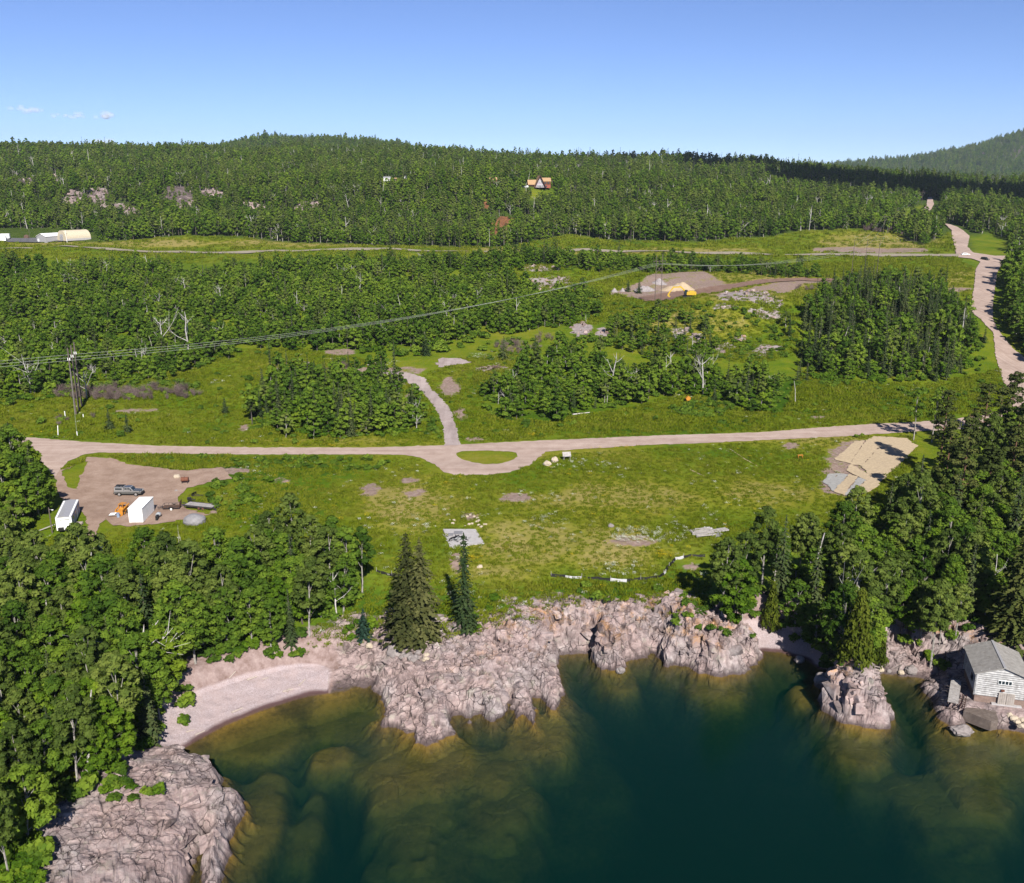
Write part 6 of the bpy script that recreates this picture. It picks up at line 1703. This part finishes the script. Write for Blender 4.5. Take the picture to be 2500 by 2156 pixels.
lying('fallen_trunk', 'deadwood', (1398, 1013), (1440, 1008), .18, 'thin white trunk lying before the thicket'); lying('fallen_trunk', 'deadwood', (1640, 972), (1665, 962), .15, 'short pale trunk lying near the rust-orange hopper')

# straw and cloth blankets on the bare patch
for i, q in enumerate(STRAW):
    o = sheet('erosion_blanket', q, 'straw', .16 + .012 * i, .8, .12, seed=90 + i, inner=1.2); del o['kind']
    o['label'] = ('straw blanket strip at the meadow edge of the bare patch', 'long straw blanket strip reaching up to the road', 'broad shaded straw blanket under the pines', 'straw blanket strip across the middle of the bare patch', 'narrow straw strip between the grey cloths', 'small straw blanket piece at the foot of the bare patch')[i]; o['category'] = 'blanket'
for i, q in enumerate(GREY_CLOTH):
    o = sheet('ground_cloth', q, 'cloth_grey', .14 + .012 * i, .8, .12, seed=97 + i, inner=1.2); del o['kind']
    o['label'] = ('pale grey ground cloth at the outer corner of the straw patch', 'darker grey ground cloth beside the pale one', 'grey ground cloth under the trees below the straw')[i]; o['category'] = 'cloth'

def brush_pile():
    t = empty('brush_pile', on_ground(1205, 903), 0, 'long brown heap of cut branches beside the gravel pad', 'brush pile')
    r = np.random.default_rng(23)
    for i in range(90):
        x = r.normal(0, 2.4); y = r.normal(0, 1.0); z = max(.1, 1.5 * (1 - (x / 5.5) ** 2 - (y / 2.6) ** 2)) * r.uniform(.2, 1); d = r.normal(0, 1, 3) * [1, .7, .25]; d *= r.uniform(.7, 1.6) / np.linalg.norm(d)
        part('branch', t, ('brown_branch', 'driftwood', 'dead_branch')[i % 3], cyl((x - d[0], y - d[1], max(.03, z - d[2])), (x + d[0], y + d[1], max(.03, z + d[2])), r.uniform(.05, .12), .03, 5))
M['brown_branch'] = plain('brown_branch', (.15, .095, .075), .95, .05, 0, .3); M['dead_branch'] = plain('dead_branch', (.26, .19, .16), .95, .05, 0, .3)
brush_pile()
for i, (x, y, h) in enumerate(((160, 1022, 2.0), (204, 1021, 1.1), (142, 1064, 2.6), (189, 1065, 1.2))):
    solo('marker_post', 'white_paint', on_ground(x, y), .1 * i, ('tall', 'short', 'leaning tall', 'low')[i] + ' white marker post ' + ('uphill left of', 'right beside', 'at the roadside left of', 'at the roadside below')[i] + ' the three power poles', 'post', box((.1 * (i == 2), 0, h / 2), (.14, .14, h), 0, .08 * (i == 2)))
# ------------------------------------------------------------------ power line
def pole(parent, base, h, r=.17, lean=(0, 0)):
    b = np.asarray(base, float)
    return part('pole', parent, 'pole_wood', cyl(b - [0, 0, .6], b + [lean[0], lean[1], h], r, r * .65, 8))

HANG = []
def three_pole():
    B = G([185.6, 193, 200], [1013, 1003, 993]); c = B[0]
    t = empty('power_poles', Vector(c), 0, 'three tall dark power poles in a row by the gravel road', 'power pole')
    tops = []
    for i in range(3):
        b = B[i] - c; pole(t, b, 17.6, .26)
        at = b + [0, 0, 14.6]; tops.append(B[i] + [0, 0, 14.4])
        part('insulator', t, 'white_paint', cyl(at + [.25, 0, -.2], at + [.25, 0, .45], .10, n=6), cyl(at + [-.25, 0, -.2], at + [-.25, 0, .45], .10, n=6))
    part('guy_wire', t, 'wire', cyl(B[0] - c + [0, 0, 13], np.array(g1(188, 1062)) - c, .03, n=4))
    return tops
def h_frame(px, py, h, gap, label, yaw=0.0, brace=True, n=2, group=None):
    b = on_ground(px, py); t = empty('power_pole_frame', b, yaw, label, 'power pole', group); out = []
    xs = np.linspace(-gap / 2, gap / 2, n)
    for x in xs: pole(t, (x, 0, H(np.array([b.x + x * math.cos(yaw)]), np.array([b.y + x * math.sin(yaw)]))[0] - b.z), h, .15)
    if n == 2:
        part('crossarm', t, 'pole_wood', box((0, -.2, h * .86), (gap * 2.1, .12, .18)))
        if brace: part('cross_brace', t, 'pole_wood', box((0, -.2, h * .68), (math.hypot(gap, h * .16), .12, .12), 0, math.atan2(h * .16, gap)), box((0, .2, h * .68), (math.hypot(gap, h * .16), .12, .12), 0, -math.atan2(h * .16, gap)))
    for x in ((-gap, 0, gap) if n == 2 else (-gap / 2, 0, gap / 2)):
        if n == 2: part('insulator', t, 'dark_steel', cyl((x, -.2, h * .86 - .9), (x, -.2, h * .86 - .1), .07, n=6))
        out.append(np.array([b.x + x * math.cos(yaw), b.y + x * math.sin(yaw), b.z + h * .86 - .9]))
    return out
A3 = three_pole()
B3 = h_frame(1606, 736, 18.0, 2.6, 'brown power pole frame with cross brace beside the excavator', .35)
C3 = h_frame(2110, 668, 16.5, 13.0, 'row of three power poles below the highway', .1, False, 3)
D3 = h_frame(2161, 571, 13.5, 3.2, 'power pole frame on the cleared strip above the highway, lower one', .2)
E3 = h_frame(2192, 556, 14.0, 3.8, 'power pole frame on the cleared strip above the highway, upper one', .2)
F3 = h_frame(2245, 500, 13.0, 4.0, 'power pole frame at the hilltop beside the climbing road', .2)
def wire(a, b, sag, label, group, r=.034):
    a = np.asarray(a); b = np.asarray(b); n = 14
    P = [a + (b - a) * t - [0, 0, 4 * sag * t * (1 - t)] for t in np.linspace(0, 1, n + 1)]
    V, F = tube([p - a for p in P], [r] * (n + 1), 4)
    o = solo('power_line', 'wire', Vector(a), 0, label, 'power line', (np.array(V), F), group=group)
off = np.array([-230.0, -58.0, -1.5])
spans = [([p + off for p in A3], A3, 3.0, 'left of the three power poles'), (A3, [B3[2], B3[1], B3[0]][::-1], 4.5, 'between the three power poles and the excavator'), (B3, C3, 4.0, 'from the braced frame to the poles below the highway'), (C3, D3, 2.0, 'crossing the highway'), (D3, E3, .5, 'over the cleared strip'), (E3, F3, 2.0, 'up the hill beside the climbing road')]
for a, b, s, lab in spans:
    for i in range(3): wire(a[i], b[i], s, 'thin grey power line wire strung ' + lab, 'wires ' + lab)

# ------------------------------------------------------------------ excavator and heaps
def excavator():
    p = on_ground(1680, 727); t = empty('excavator', p, math.radians(172), 'yellow excavator with black cab working on the brown earth', 'excavator')
    for s in (-1, 1):
        tr = part('track', t, 'black', prism([(-1.9, .12), (-2.1, .45), (-1.9, .85), (1.9, .85), (2.1, .45), (1.9, .12)], s * 1.25 - .3, s * 1.25 + .3))
        for x in (-1.6, -.8, 0, .8, 1.6): part('roller', tr, 'dark_steel', cyl((x, s * 1.25 - .34, .4), (x, s * 1.25 + .34, .4), .26, n=8))
    part('turntable', t, 'dark_steel', cyl((0, 0, .8), (0, 0, 1.1), .9, n=12))
    bd = part('body', t, 'yellow', box((-.9, 0, 1.75), (3.2, 2.7, 1.3)), bevel=.1); part('engine_cover', bd, 'yellow', box((-1.2, -.2, 2.5), (1.9, 2.2, .4)), bevel=.08)
    part('counterweight', t, 'yellow', prism([(-2.9, 1.15), (-3.0, 2.2), (-2.4, 2.5), (-2.4, 1.1)], -1.3, 1.3), bevel=.08)
    cb = part('cab', t, 'black', prism([(.35, 1.15), (.30, 3.0), (1.35, 3.05), (1.75, 2.1), (1.65, 1.15)], .25, 1.3), bevel=.06); part('window', cb, 'glass', box((.95, 1.32, 2.35), (.8, .02, 1.0)), box((1.58, .78, 2.5), (.02, .9, .9), 0, -.4))
    part('boom', t, 'yellow', box((1.9, -.3, 3.1), (2.9, .5, .55), 0, -.72), box((4.2, -.3, 4.0), (2.7, .45, .5), 0, .08))
    part('stick', t, 'yellow', box((6.4, -.3, 2.9), (3.2, .38, .42), 0, .95))
    part('hydraulic_ram', t, 'grey_metal', cyl((.9, -.3, 1.9), (3.1, -.3, 3.4), .1, n=6), cyl((3.6, -.3, 4.4), (5.4, -.3, 4.3), .09, n=6))
    part('bucket', t, 'yellow', prism([(7.0, 1.7), (7.75, 1.5), (7.9, .6), (7.2, .1), (6.7, .35), (7.2, .7)], -.85, .25))
excavator()
def heap(name, mat, px, py, sx, sy, sz, label, cat, seed, peaks=((0, 0, 1),)):
    p = on_ground(px, py); n = 26; u = np.linspace(-1, 1, n); X, Y = np.meshgrid(u, u)
    r = np.sqrt(X * X + Y * Y); Z = np.zeros_like(X)
    for a, b, hgt in peaks: Z = np.maximum(Z, hgt * sstep(0, 1.15, 1 - 1.15 * np.sqrt((X - a) ** 2 + (Y - b) ** 2)))
    Z = Z + .16 * fbm(X * 4 + seed, Y * 4, octv=3, seed=seed) * np.clip(1.1 - r, 0, 1) - .04 * (r > .9)
    gz = H(p.x + X * sx, p.y + Y * sy) - p.z
    me = mesh_np(name, np.stack([X * sx, Y * sy, Z * sz + gz], -1).reshape(-1, 3), grid_faces(n, n), True)
    o = link(name, me, M[mat]); o.location = p; o['label'] = label; o['category'] = cat
heap('sand_pile', 'sand', 1655, 708, 8.0, 6.5, 3.6, 'pale sand pile behind the excavator', 'sand pile', 1, ((.25, 0, 1), (-.3, -.1, .6), (.05, .1, .85)))
heap('gravel_pile', 'crushed', 1572, 709, 5.0, 4.0, 2.6, 'light grey gravel pile left of the braced pole frame', 'gravel pile', 2, ((-.1, 0, .8), (.3, .1, .7)))
heap('gravel_pile', 'crushed', 1610, 692, 4.0, 4.0, 2.4, 'small grey rock pile behind the braced pole frame', 'gravel pile', 3)
heap('gravel_pile', 'crushed', 1500, 712, 2.0, 2.0, 1.8, 'little grey rock pile at the end of the earth patch', 'gravel pile', 4)
heap('gravel_pile', 'crushed', 1520, 711, 1.6, 1.6, 1.5, 'little grey rock pile next to the gravel pile', 'gravel pile', 5)

# ------------------------------------------------------------------ cars at the junction
def car(px, py, rz, paint, label, cat, L, W, h, suv):
    p = on_ground(px, py, -.1); t = empty('car', p, rz, label, cat); k = L / 2
    part('body', t, paint, prism([(-k, .35), (-k, .85), (-k * .9, .95), (k * .45, .95), (k * .95, .78), (k, .4)], -W / 2, W / 2), bevel=.05)
    cb = part('cabin', t, paint, prism([(-k * (.96 if suv else .85), .93), (-k * (.9 if suv else .6), h), (k * .15, h), (k * .5, .93)], -W / 2 + .1, W / 2 - .1), bevel=.05)
    for s in (-1, 1): part('side_window', cb, 'glass', prism([(-k * .7, 1.02), (-k * .55, h - .12), (k * .10, h - .12), (k * .36, 1.02)], s * (W / 2 - .10) - .01, s * (W / 2 - .10) + .012))
    part('windshield', cb, 'glass', box((k * .335, 0, (h + .95) / 2), (.02, W - .45, .62), 0, -math.atan2(k * .35, h - .93)))
    part('rear_window', cb, 'glass', box((-k * (.94 if suv else .74), 0, (h + .95) / 2 + .03), (.03, W - .45, .42), 0, .12 if suv else .55))
    for s in (-1, 1):
        part('headlight', t, 'white_paint', box((k * .985, s * W * .36, .66), (.08, .3, .16))); part('tail_light', t, 'red_wood', box((-k - .005, s * W * .38, .78), (.04, .2, .18)))
        for x in (-k * .6, k * .6): wheel(t, (x, s * (W / 2 - .1), .33), .33, .22)
car(2357, 624, math.radians(-4), 'white_paint', 'white car turning at the road junction', 'car', 4.5, 1.8, 1.48, False)
car(2405, 636, math.radians(-62), 'black', 'black car driving out of the road junction', 'car', 4.7, 1.9, 1.7, True)
# ------------------------------------------------------------------ houses on the hill
def gable(t, c, w, d, wall, rise, wallmat, roofmat, along='x', over=.35, nm='wing'):
    """block with a gable roof: ridge along x or y"""
    x, y, z = c
    b = part('wall', t, wallmat, box((x, y, z + wall / 2), (w, d, wall)))
    half = (d if along == 'x' else w) / 2
    g_ = part('gable', t, wallmat, prism([(-half + (y if along == 'x' else x), z + wall), ((y if along == 'x' else x), z + wall + rise), (half + (y if along == 'x' else x), z + wall)], (x - w / 2 if along == 'x' else y - d / 2), (x + w / 2 if along == 'x' else y + d / 2), 'x' if along == 'x' else 'y'))
    s = math.hypot(half + over, rise * (half + over) / half); a = math.atan2(rise, half)
    rf = None
    for q in (-1, 1):
        if along == 'x': pr = box((x, y + q * (half + over) / 2, z + wall + rise - rise * (half + over) / half / 2 + .08), (w + 2 * over, s, .14), -q * a)
        else: pr = box((x + q * (half + over) / 2, y, z + wall + rise - rise * (half + over) / half / 2 + .08), (s, d + 2 * over, .14), 0, q * a)
        rf = part('roof', t, roofmat, pr)
    return b
def a_frame():
    p = on_ground(1316, 459); t = empty('a_frame_house', p, math.radians(8), 'brown A-frame house with tan roofs on a mown lawn', 'house')
    w, h, d = 9.6, 9.6, 10.0
    part('front_wall', t, 'siding', prism([(-w / 2 + .6, .2), (0, h - .9), (w / 2 - .6, .2)], -4.4, 5.0))
    s = math.hypot(w / 2, h); a = math.atan2(h, w / 2)
    for q in (-1, 1):
        part('roof', t, 'tan_roof', box((q * w / 4, 0, h / 2), (s + .3, d + 1.6, .22), 0, q * a)); part('barge_board', t, 'dark_brown', box((q * w / 4, -5.85, h / 2 - .12), (s + .2, .14, .6), 0, q * a))
    for x, z, ww, hh in ((-1.6, 1.5, 1.2, 2.0), (.0, 1.5, 1.2, 2.2), (1.7, 1.5, 1.2, 2.0), (-.75, 4.6, 1.1, 1.6), (.85, 4.6, 1.1, 1.6)):
        f = part('window', t, 'white_paint', box((x, -4.43, z), (ww, .1, hh))); part('pane', f, 'glass', box((x, -4.50, z), (ww - .3, .04, hh - .3)))
    part('deck', t, 'dark_brown', box((0, -6.2, .35), (w, 3.2, .2))); part('railing', t, 'dark_brown', *[box((x, -7.7, .95), (.1, .1, 1.1)) for x in np.linspace(-4.6, 4.6, 9)], box((0, -7.7, 1.45), (w, .1, .1)))
    gable(t, (6.0, 2.0, 0), 6.6, 7.0, 5.2, 2.6, 'brown_wood', 'tan_roof', 'x'); gable(t, (-5.6, 2.4, 0), 6.4, 6.0, 2.8, 3.4, 'dark_brown', 'tan_roof', 'x')
    part('ground_floor', t, 'red_wood', box((6.0, -1.6, 1.2), (6.0, .3, 2.4)))
    for x, z in ((4.8, 3.9), (7.2, 3.9), (5.6, 1.4)): part('window', t, 'glass', box((x, -1.8, z), (1.1, .1, 1.1)))
a_frame()
car(1283, 459, math.radians(170), 'white_paint', 'white car parked beside the A-frame house', 'car', 4.7, 1.9, 1.7, True)
def small_house(name, px, py, w, d, wall, rise, wm, rm, rz, label, along='x', cat='house'):
    t = empty(name, on_ground(px, py), rz, label, cat); gable(t, (0, 0, 0), w, d, wall, rise, wm, rm, along)
    part('door', t, 'dark_brown', box((w * .25, -d / 2 - .03, 1.0), (.9, .06, 2.0))); part('window', t, 'glass', box((-w * .2, -d / 2 - .03, 1.5), (1.2, .06, .9)))
small_house('cottage', 945, 442, 6.0, 6.0, 2.6, 1.2, 'white_paint', 'grey_metal', .1, 'small white cottage in the hillside clearing')
small_house('shed', 966, 442, 1.8, 2.0, 2.2, .5, 'cream', 'tan_roof', .1, 'tiny cream shed next to the white cottage', cat='shed')
small_house('camper', 988, 436, 4.2, 2.2, 1.8, .3, 'white_paint', 'white_paint', .1, 'white camper at the upper end of the cottage clearing', cat='camper')
small_house('cabin', 1204, 446, 5.4, 5.0, 2.2, 1.6, 'brown_wood', 'tan_roof', .1, 'brown cabin with tan roof in the trees left of the A-frame house', cat='cabin')
small_house('roadside_house', 2492, 482, 14, 8, 2.6, 1.6, 'white_paint', 'blue_roof', .1, 'pale blue-roofed house in the shaded wood at the right')
def sheds():
    p = on_ground(105, 592); t = empty('metal_shed', p, math.radians(-28), 'long grey metal shed with white roof beside the lot', 'shed')
    gable(t, (0, 6.5, 0), 9.0, 15, 4.0, 1.7, 'grey_metal', 'white_paint', 'y', .4); part('door', t, 'white_paint', box((-2.8, -1.05, 1.2), (1.4, .1, 2.4))); part('roller_door', t, 'grey_metal', box((1.5, -1.05, 1.7), (3.4, .08, 3.4)))
    p = on_ground(182, 586); t = empty('hoop_building', p, math.radians(52), 'large cream fabric hoop building behind the grey shed', 'building')
    R, L, n = 5.6, 17.0, 16
    arc = [(R * math.cos(q), 1.4 + R * .92 * math.sin(q)) for q in np.linspace(0, math.pi, n)]
    V = []
    for x in np.linspace(-L / 2, L / 2, 9): V += [(x, a, b) for a, b in arc]
    F = [(i * n + j, i * n + j + 1, (i + 1) * n + j + 1, (i + 1) * n + j) for i in range(8) for j in range(n - 1)]
    part('cover', t, 'cream', (np.array(V), F))
    for s in (-1, 1):
        part('end_wall', t, 'cream', prism([(R, 0)] + arc + [(-R, 0)], s * L / 2 - .06, s * L / 2 + .06, 'x')); part('side_wall', t, 'concrete', box((0, s * R, .7), (L, .2, 1.4)))
    part('door', t, 'grey_metal', box((-L / 2 - .1, 0, 2.0), (.1, 4, 4)))
    for i, (x, y, w, lab) in enumerate(((3, 591, 6.5, 'white box trailer at the edge of the lot, end on'), (14, 585, 5.5, 'white box trailer standing behind the other on the lot'))):
        t = empty('box_trailer', on_ground(x, y), .2, lab, 'trailer'); part('box', t, 'white_paint', box((0, 0, 2.3), (w, 2.5, 2.9)), bevel=.05); part('chassis', t, 'dark_steel', box((0, 0, .75), (w, 1.0, .2)))
        for s in (-1, 1): wheel(t, (w * .3, s * 1.1, .45), .45, .3); wheel(t, (-w * .3, s * 1.1, .45), .45, .3)
    solo('light_pole', 'white_paint', on_ground(164, 592), 0, 'slim white pole in front of the grey metal shed', 'pole', cyl((0, 0, -.3), (-.4, 0, 7.5), .14, .1, 7), box((-.2, 0, 7.5), (1.0, .12, .12)))
    solo('lot_pole', 'pole_wood', on_ground(73, 582), 0, 'thin wooden pole at the back of the asphalt lot', 'pole', cyl((0, 0, -.3), (0, 0, 6), .13, .1, 7), box((0, 0, 5.6), (1.2, .1, .1)))
    blob('brush_heap', 'brown_branch', up(on_ground(65, 583), 1.0), (1.9, 1.5, 1.7), 'dark round brush heap at the back of the asphalt lot', 'brush heap', 71)
sheds()

# ------------------------------------------------------------------ boathouse
def boathouse():
    rz = math.radians(-15); c = Vector((66.0, 115.2, 2.0)); t = empty('boathouse', c, rz, 'whitewashed log boathouse with grey low-pitched roof by the water', 'boathouse')
    W, D, hw, fz = 6.1, 7.0, 4.3, 1.0
    part('foundation', t, 'foundation', box((0, 0, fz / 2 - .5), (W, D, fz + 1.0)))
    part('footing', t, 'concrete', box((.9, -D / 2 - .2, .05), (W * .6, .4, .3)))
    n = 11; lh = (hw - fz) / n
    part('inner_wall', t, 'dark_brown', box((0, 0, (hw + fz) / 2), (W - .35, D - .35, hw - fz)))
    for i in range(n):
        z = fz + lh * (i + .5)
        for s in (-1, 1):
            part('log', t, 'log_white', cyl((-W / 2 - .22, s * D / 2, z), (W / 2 + .22, s * D / 2, z), lh * .52, n=8))
            part('log', t, 'log_white' if s > 0 else 'dark_log', cyl((s * W / 2, -D / 2 - .22, z + lh * .5), (s * W / 2, D / 2 + .22, z + lh * .5), lh * .5, n=8))
    rise = 1.15
    for i in range(3):
        q = (i + .5) / 3.3; z = hw + rise * q; l = W / 2 * (1 - q) + .1
        for s in (-1, 1): part('gable_log', t, 'log_white', cyl((-l, s * D / 2, z), (l, s * D / 2, z), rise / 3.3 * .6, n=8))
    half = W / 2 + .45; s_ = math.hypot(half, rise * half / (W / 2)); a = math.atan2(rise, W / 2)
    for q in (-1, 1): part('roof', t, 'roof_grey', box((q * half / 2, 0, hw + rise - rise * half / W + .14), (s_ + .05, D + 1.0, .12), 0, q * a))
    part('ridge_strip', t, 'grey_metal', box((0, 0, hw + rise + .2), (.3, D + 1.02, .06)))
    f = part('window', t, 'white_paint', box((.35, -D / 2 - .2, 3.35), (1.7, .08, .62)))
    for i in range(4): part('pane', f, 'glass', box((-.20 + .42 * i - .08, -D / 2 - .25, 3.35), (.34, .03, .46)))
    for i in range(2):
        d = part('door', t, 'door_wood', box((.25 + i * 1.02, -D / 2 - .26, .95), (.98, .08, 1.75)))
        for j in range(4): part('door_plank', d, 'door_wood', box((-.12 + i * 1.02 + j * .24, -D / 2 - .31, .95), (.21, .03, 1.70)))
    part('lamp', t, 'rust', box((.2, -D / 2 - .3, 2.2), (.4, .2, .22)))
    part('side_window', t, 'glass', box((-W / 2 - .2, -1.6, 2.6), (.06, 1.0, .8)))
M['dark_log'] = M['log_white']
boathouse()
def shore_front():
    q = wpoly([(2352, 1738), (2366, 1722), (2400, 1718), (2427, 1728), (2437, 1760), (2420, 1763), (2395, 1754), (2372, 1745)], 1.6)
    c = q.mean(0); t = empty('concrete_apron', Vector((c[0], c[1], 1.2)), 0, 'dark cracked concrete apron in front of the boathouse doors', 'apron')
    part('slab', t, 'apron', prism([tuple(v) for v in q - c], -.9, .55, 'z'))
    p = at_z(2330, 1692, 2.4); t = empty('board_walk', Vector((p[0], p[1], 2.2)), math.radians(-28), 'weathered plank walk along the shaded side of the boathouse', 'walkway')
    for i in range(11): part('plank', t, 'plank', box((0, -2.6 + i * .52, .25 + .10 * i * .5), (1.3, .46, .08)))
    for s in (-1, 1): part('beam', t, 'dark_brown', box((s * .6, 0, .35), (.14, 5.6, .16), .095))
    p = at_z(2352, 1712, 2.3); t = empty('wood_ladder', Vector((p[0], p[1], 1.9)), math.radians(-30), 'dark wooden ladder lying beside the plank walk', 'ladder')
    for s in (-1, 1): part('rail', t, 'dark_brown', box((s * .25, 0, .30), (.09, 3.4, .09), .15))
    for i in range(7): part('rung', t, 'dark_brown', box((0, -1.4 + i * .46, .30 + (-1.4 + i * .46) * .15), (.5, .07, .06)))
    r = np.random.default_rng(3)
    for i, (x, y) in enumerate([(2440, 1738), (2455, 1740), (2466, 1745), (2476, 1752), (2484, 1760), (2488, 1748), (2498, 1756), (2494, 1770), (2478, 1742), (2505, 1745), (2508, 1766), (2463, 1737)]):
        g = at_z(x, y, 1.5); s = r.uniform(.4, .62); blob('shore_stone', 'boulder_tan', (g[0], g[1], 1.35), (s * 1.15, s * .9, s * .8), 'rounded tan boulder in the heap right of the boathouse apron', 'boulder', 100 + i, sub=2, group='boulders heaped right of the boathouse apron')
shore_front()

# ------------------------------------------------------------------ boulders and driftwood on the shore
for i, (x, y, s, mat, lab) in enumerate((
    (967, 1598, 1.55, 'boulder', 'big rounded grey boulder at the head of the beach rocks'), (992, 1606, 1.0, 'boulder', 'grey boulder leaning on the big rounded one'), (1010, 1614, 1.0, 'boulder', 'flat grey boulder by the little rock pool'),
    (1042, 1602, .5, 'boulder_tan', 'tan stone at the back of the little rock pool'), (1040, 1613, .6, 'boulder_tan', 'tan stone lying in the little rock pool'), (1022, 1596, .55, 'boulder', 'grey stone above the little rock pool'), (902, 1580, .55, 'boulder_tan', 'white stone at the top of the beach rocks'),
    (1951, 1619, .75, 'boulder', 'dark grey boulder at the edge of the small beach'), (2347, 1796, 1.0, 'boulder', 'long low rock awash in front of the boathouse apron'), (2005, 1664, 1.1, 'boulder', 'dark boulder on the left foot of the islet'), (1515, 1642, .7, 'boulder', 'small rock at the tip of the cove buttress'),
    (2225, 1640, .9, 'boulder', 'dark flat rock in the stony cove'), (2150, 1638, .5, 'boulder_tan', 'pale stone in the stony cove'), (2170, 1641, .4, 'boulder', 'grey stone at the waterline of the stony cove'), (2200, 1646, .45, 'boulder_tan', 'tan stone at the waterline of the stony cove'))):
    g = g1(x, y); blob('boulder', mat, (g.x, g.y, max(g.z, -.1) + s * .25), (s * (1.5 if 'long' in lab else 1.0), s * .85, s * .8), lab, 'boulder', 130 + i)
for i, (a, b, rr, lab) in enumerate((((566, 1741), (592, 1730), .14, 'pale driftwood log near the middle of the beach'), ((603, 1661), (626, 1652), .16, 'bleached driftwood log at the foot of the bank'), ((640, 1660), (655, 1655), .10, 'short driftwood stick at the foot of the bank'), ((730, 1675), (745, 1660), .12, 'tilted driftwood stick at the far end of the beach'),
    ((478, 1795), (500, 1785), .10, 'small driftwood stick at the near end of the beach'), ((455, 1788), (475, 1783), .10, 'grey driftwood stick under the overhanging trees'), ((690, 1690), (715, 1684), .14, 'low driftwood log close to the water'), ((700, 1690), (708, 1684), .2, 'thick root stump on the beach'), ((2120, 1625), (2150, 1632), .12, 'bleached log in the stony cove'), ((560, 1655), (575, 1640), .1, 'brown root hanging down the bank'))):
    lying('driftwood_log', 'driftwood', a, b, rr, lab, 'driftwood')

# ------------------------------------------------------------------ clouds
def cloud(name, c, size, seed, n, mat):
    r = np.random.default_rng(seed); prims = []
    bm = bmesh.new()
    for i in range(n):
        o = np.array([r.normal(0, .42), r.normal(0, .42), abs(r.normal(0, .28))]) * size; rad = r.uniform(.22, .42) * size[2] * 1.1
        bmesh.ops.create_icosphere(bm, subdivisions=2, radius=1.0, matrix=Matrix.Translation(Vector(o)) @ Matrix.Diagonal((rad * 1.6, rad * 1.6, rad, 1)))
    v = np.array([q.co[:] for q in bm.verts]); k = fbm(v[:, 0] / size[2] * 2.2, v[:, 1] / size[2] * 2.2, v[:, 2] / size[2] * 2.2 + seed, octv=3, seed=seed)
    for q, kk in zip(bm.verts, k): q.co += q.normal * float(kk) * size[2] * .16
    me = bpy.data.meshes.new(name); bm.to_mesh(me); bm.free()
    for p in me.polygons: p.use_smooth = True
    o = link(name, me, M[mat], kind='structure'); o.location = c
    return o
m, nt, out = new_mat('thin_cloud'); k = N(nt)
d_ = k.node('ShaderNodeBsdfDiffuse'); d_.inputs[0].default_value = (.68, .68, .68, 1); t_ = k.node('ShaderNodeBsdfTransparent'); mx = k.node('ShaderNodeMixShader'); mx.inputs[0].default_value = .075
k.link(t_.outputs[0], mx.inputs[1]); k.link(d_.outputs[0], mx.inputs[2]); nt.links.new(mx.outputs[0], out.inputs[0]); M['thin_cloud'] = m
def sky_at(px, py, dist):
    dx, dy, dz = rays(px, py); s = dist / math.sqrt(dx * dx + dy * dy + dz * dz); return Vector((float(dx * s), float(dy * s), float(CAM_Z + dz * s)))
for i, (x, y, w, h) in enumerate(((68, 272, 95, 20), (168, 286, 90, 18), (259, 287, 42, 22), (246, 350, 60, 20))):
    D = 16000.0; s = D / FPX
    cloud('cloud', sky_at(x, y, D), np.array([w * s * .42, w * s * .42, h * s * .6]), 200 + i, 16, 'thin_cloud')
# a fair-weather cloud high behind the camera: its shadow lies on the wood at the far right
m, nt, out = new_mat('dense_cloud'); k = N(nt)
d_ = k.node('ShaderNodeBsdfDiffuse'); d_.inputs[0].default_value = (.9, .9, .9, 1); nt.links.new(d_.outputs[0], out.inputs[0]); M['dense_cloud'] = m
tgt = Vector((470.0, 1080.0, 60.0)); up_t = 1250.0
cc = tgt + sun_to * (up_t / sun_to.z)
ob = cloud('cloud', cc, np.array([480.0, 115.0, 110.0]), 211, 34, 'dense_cloud'); ob.rotation_euler = (0, 0, math.radians(-42))
# ------------------------------------------------------------------ the air between here and the far hills
m, nt, out = new_mat('haze'); k = N(nt)
hv = k.node('ShaderNodeVolumePrincipled'); hv.inputs['Color'].default_value = (.51, .60, .71, 1); hv.inputs['Density'].default_value = 0.00005; hv.inputs['Anisotropy'].default_value = .0
nt.links.new(hv.outputs[0], out.inputs['Volume']); M['haze'] = m
hz_me = pmesh('haze', [box((0, 4440, 226), (12600, 9720, 488))])
link('haze', hz_me, M['haze'], kind='stuff')
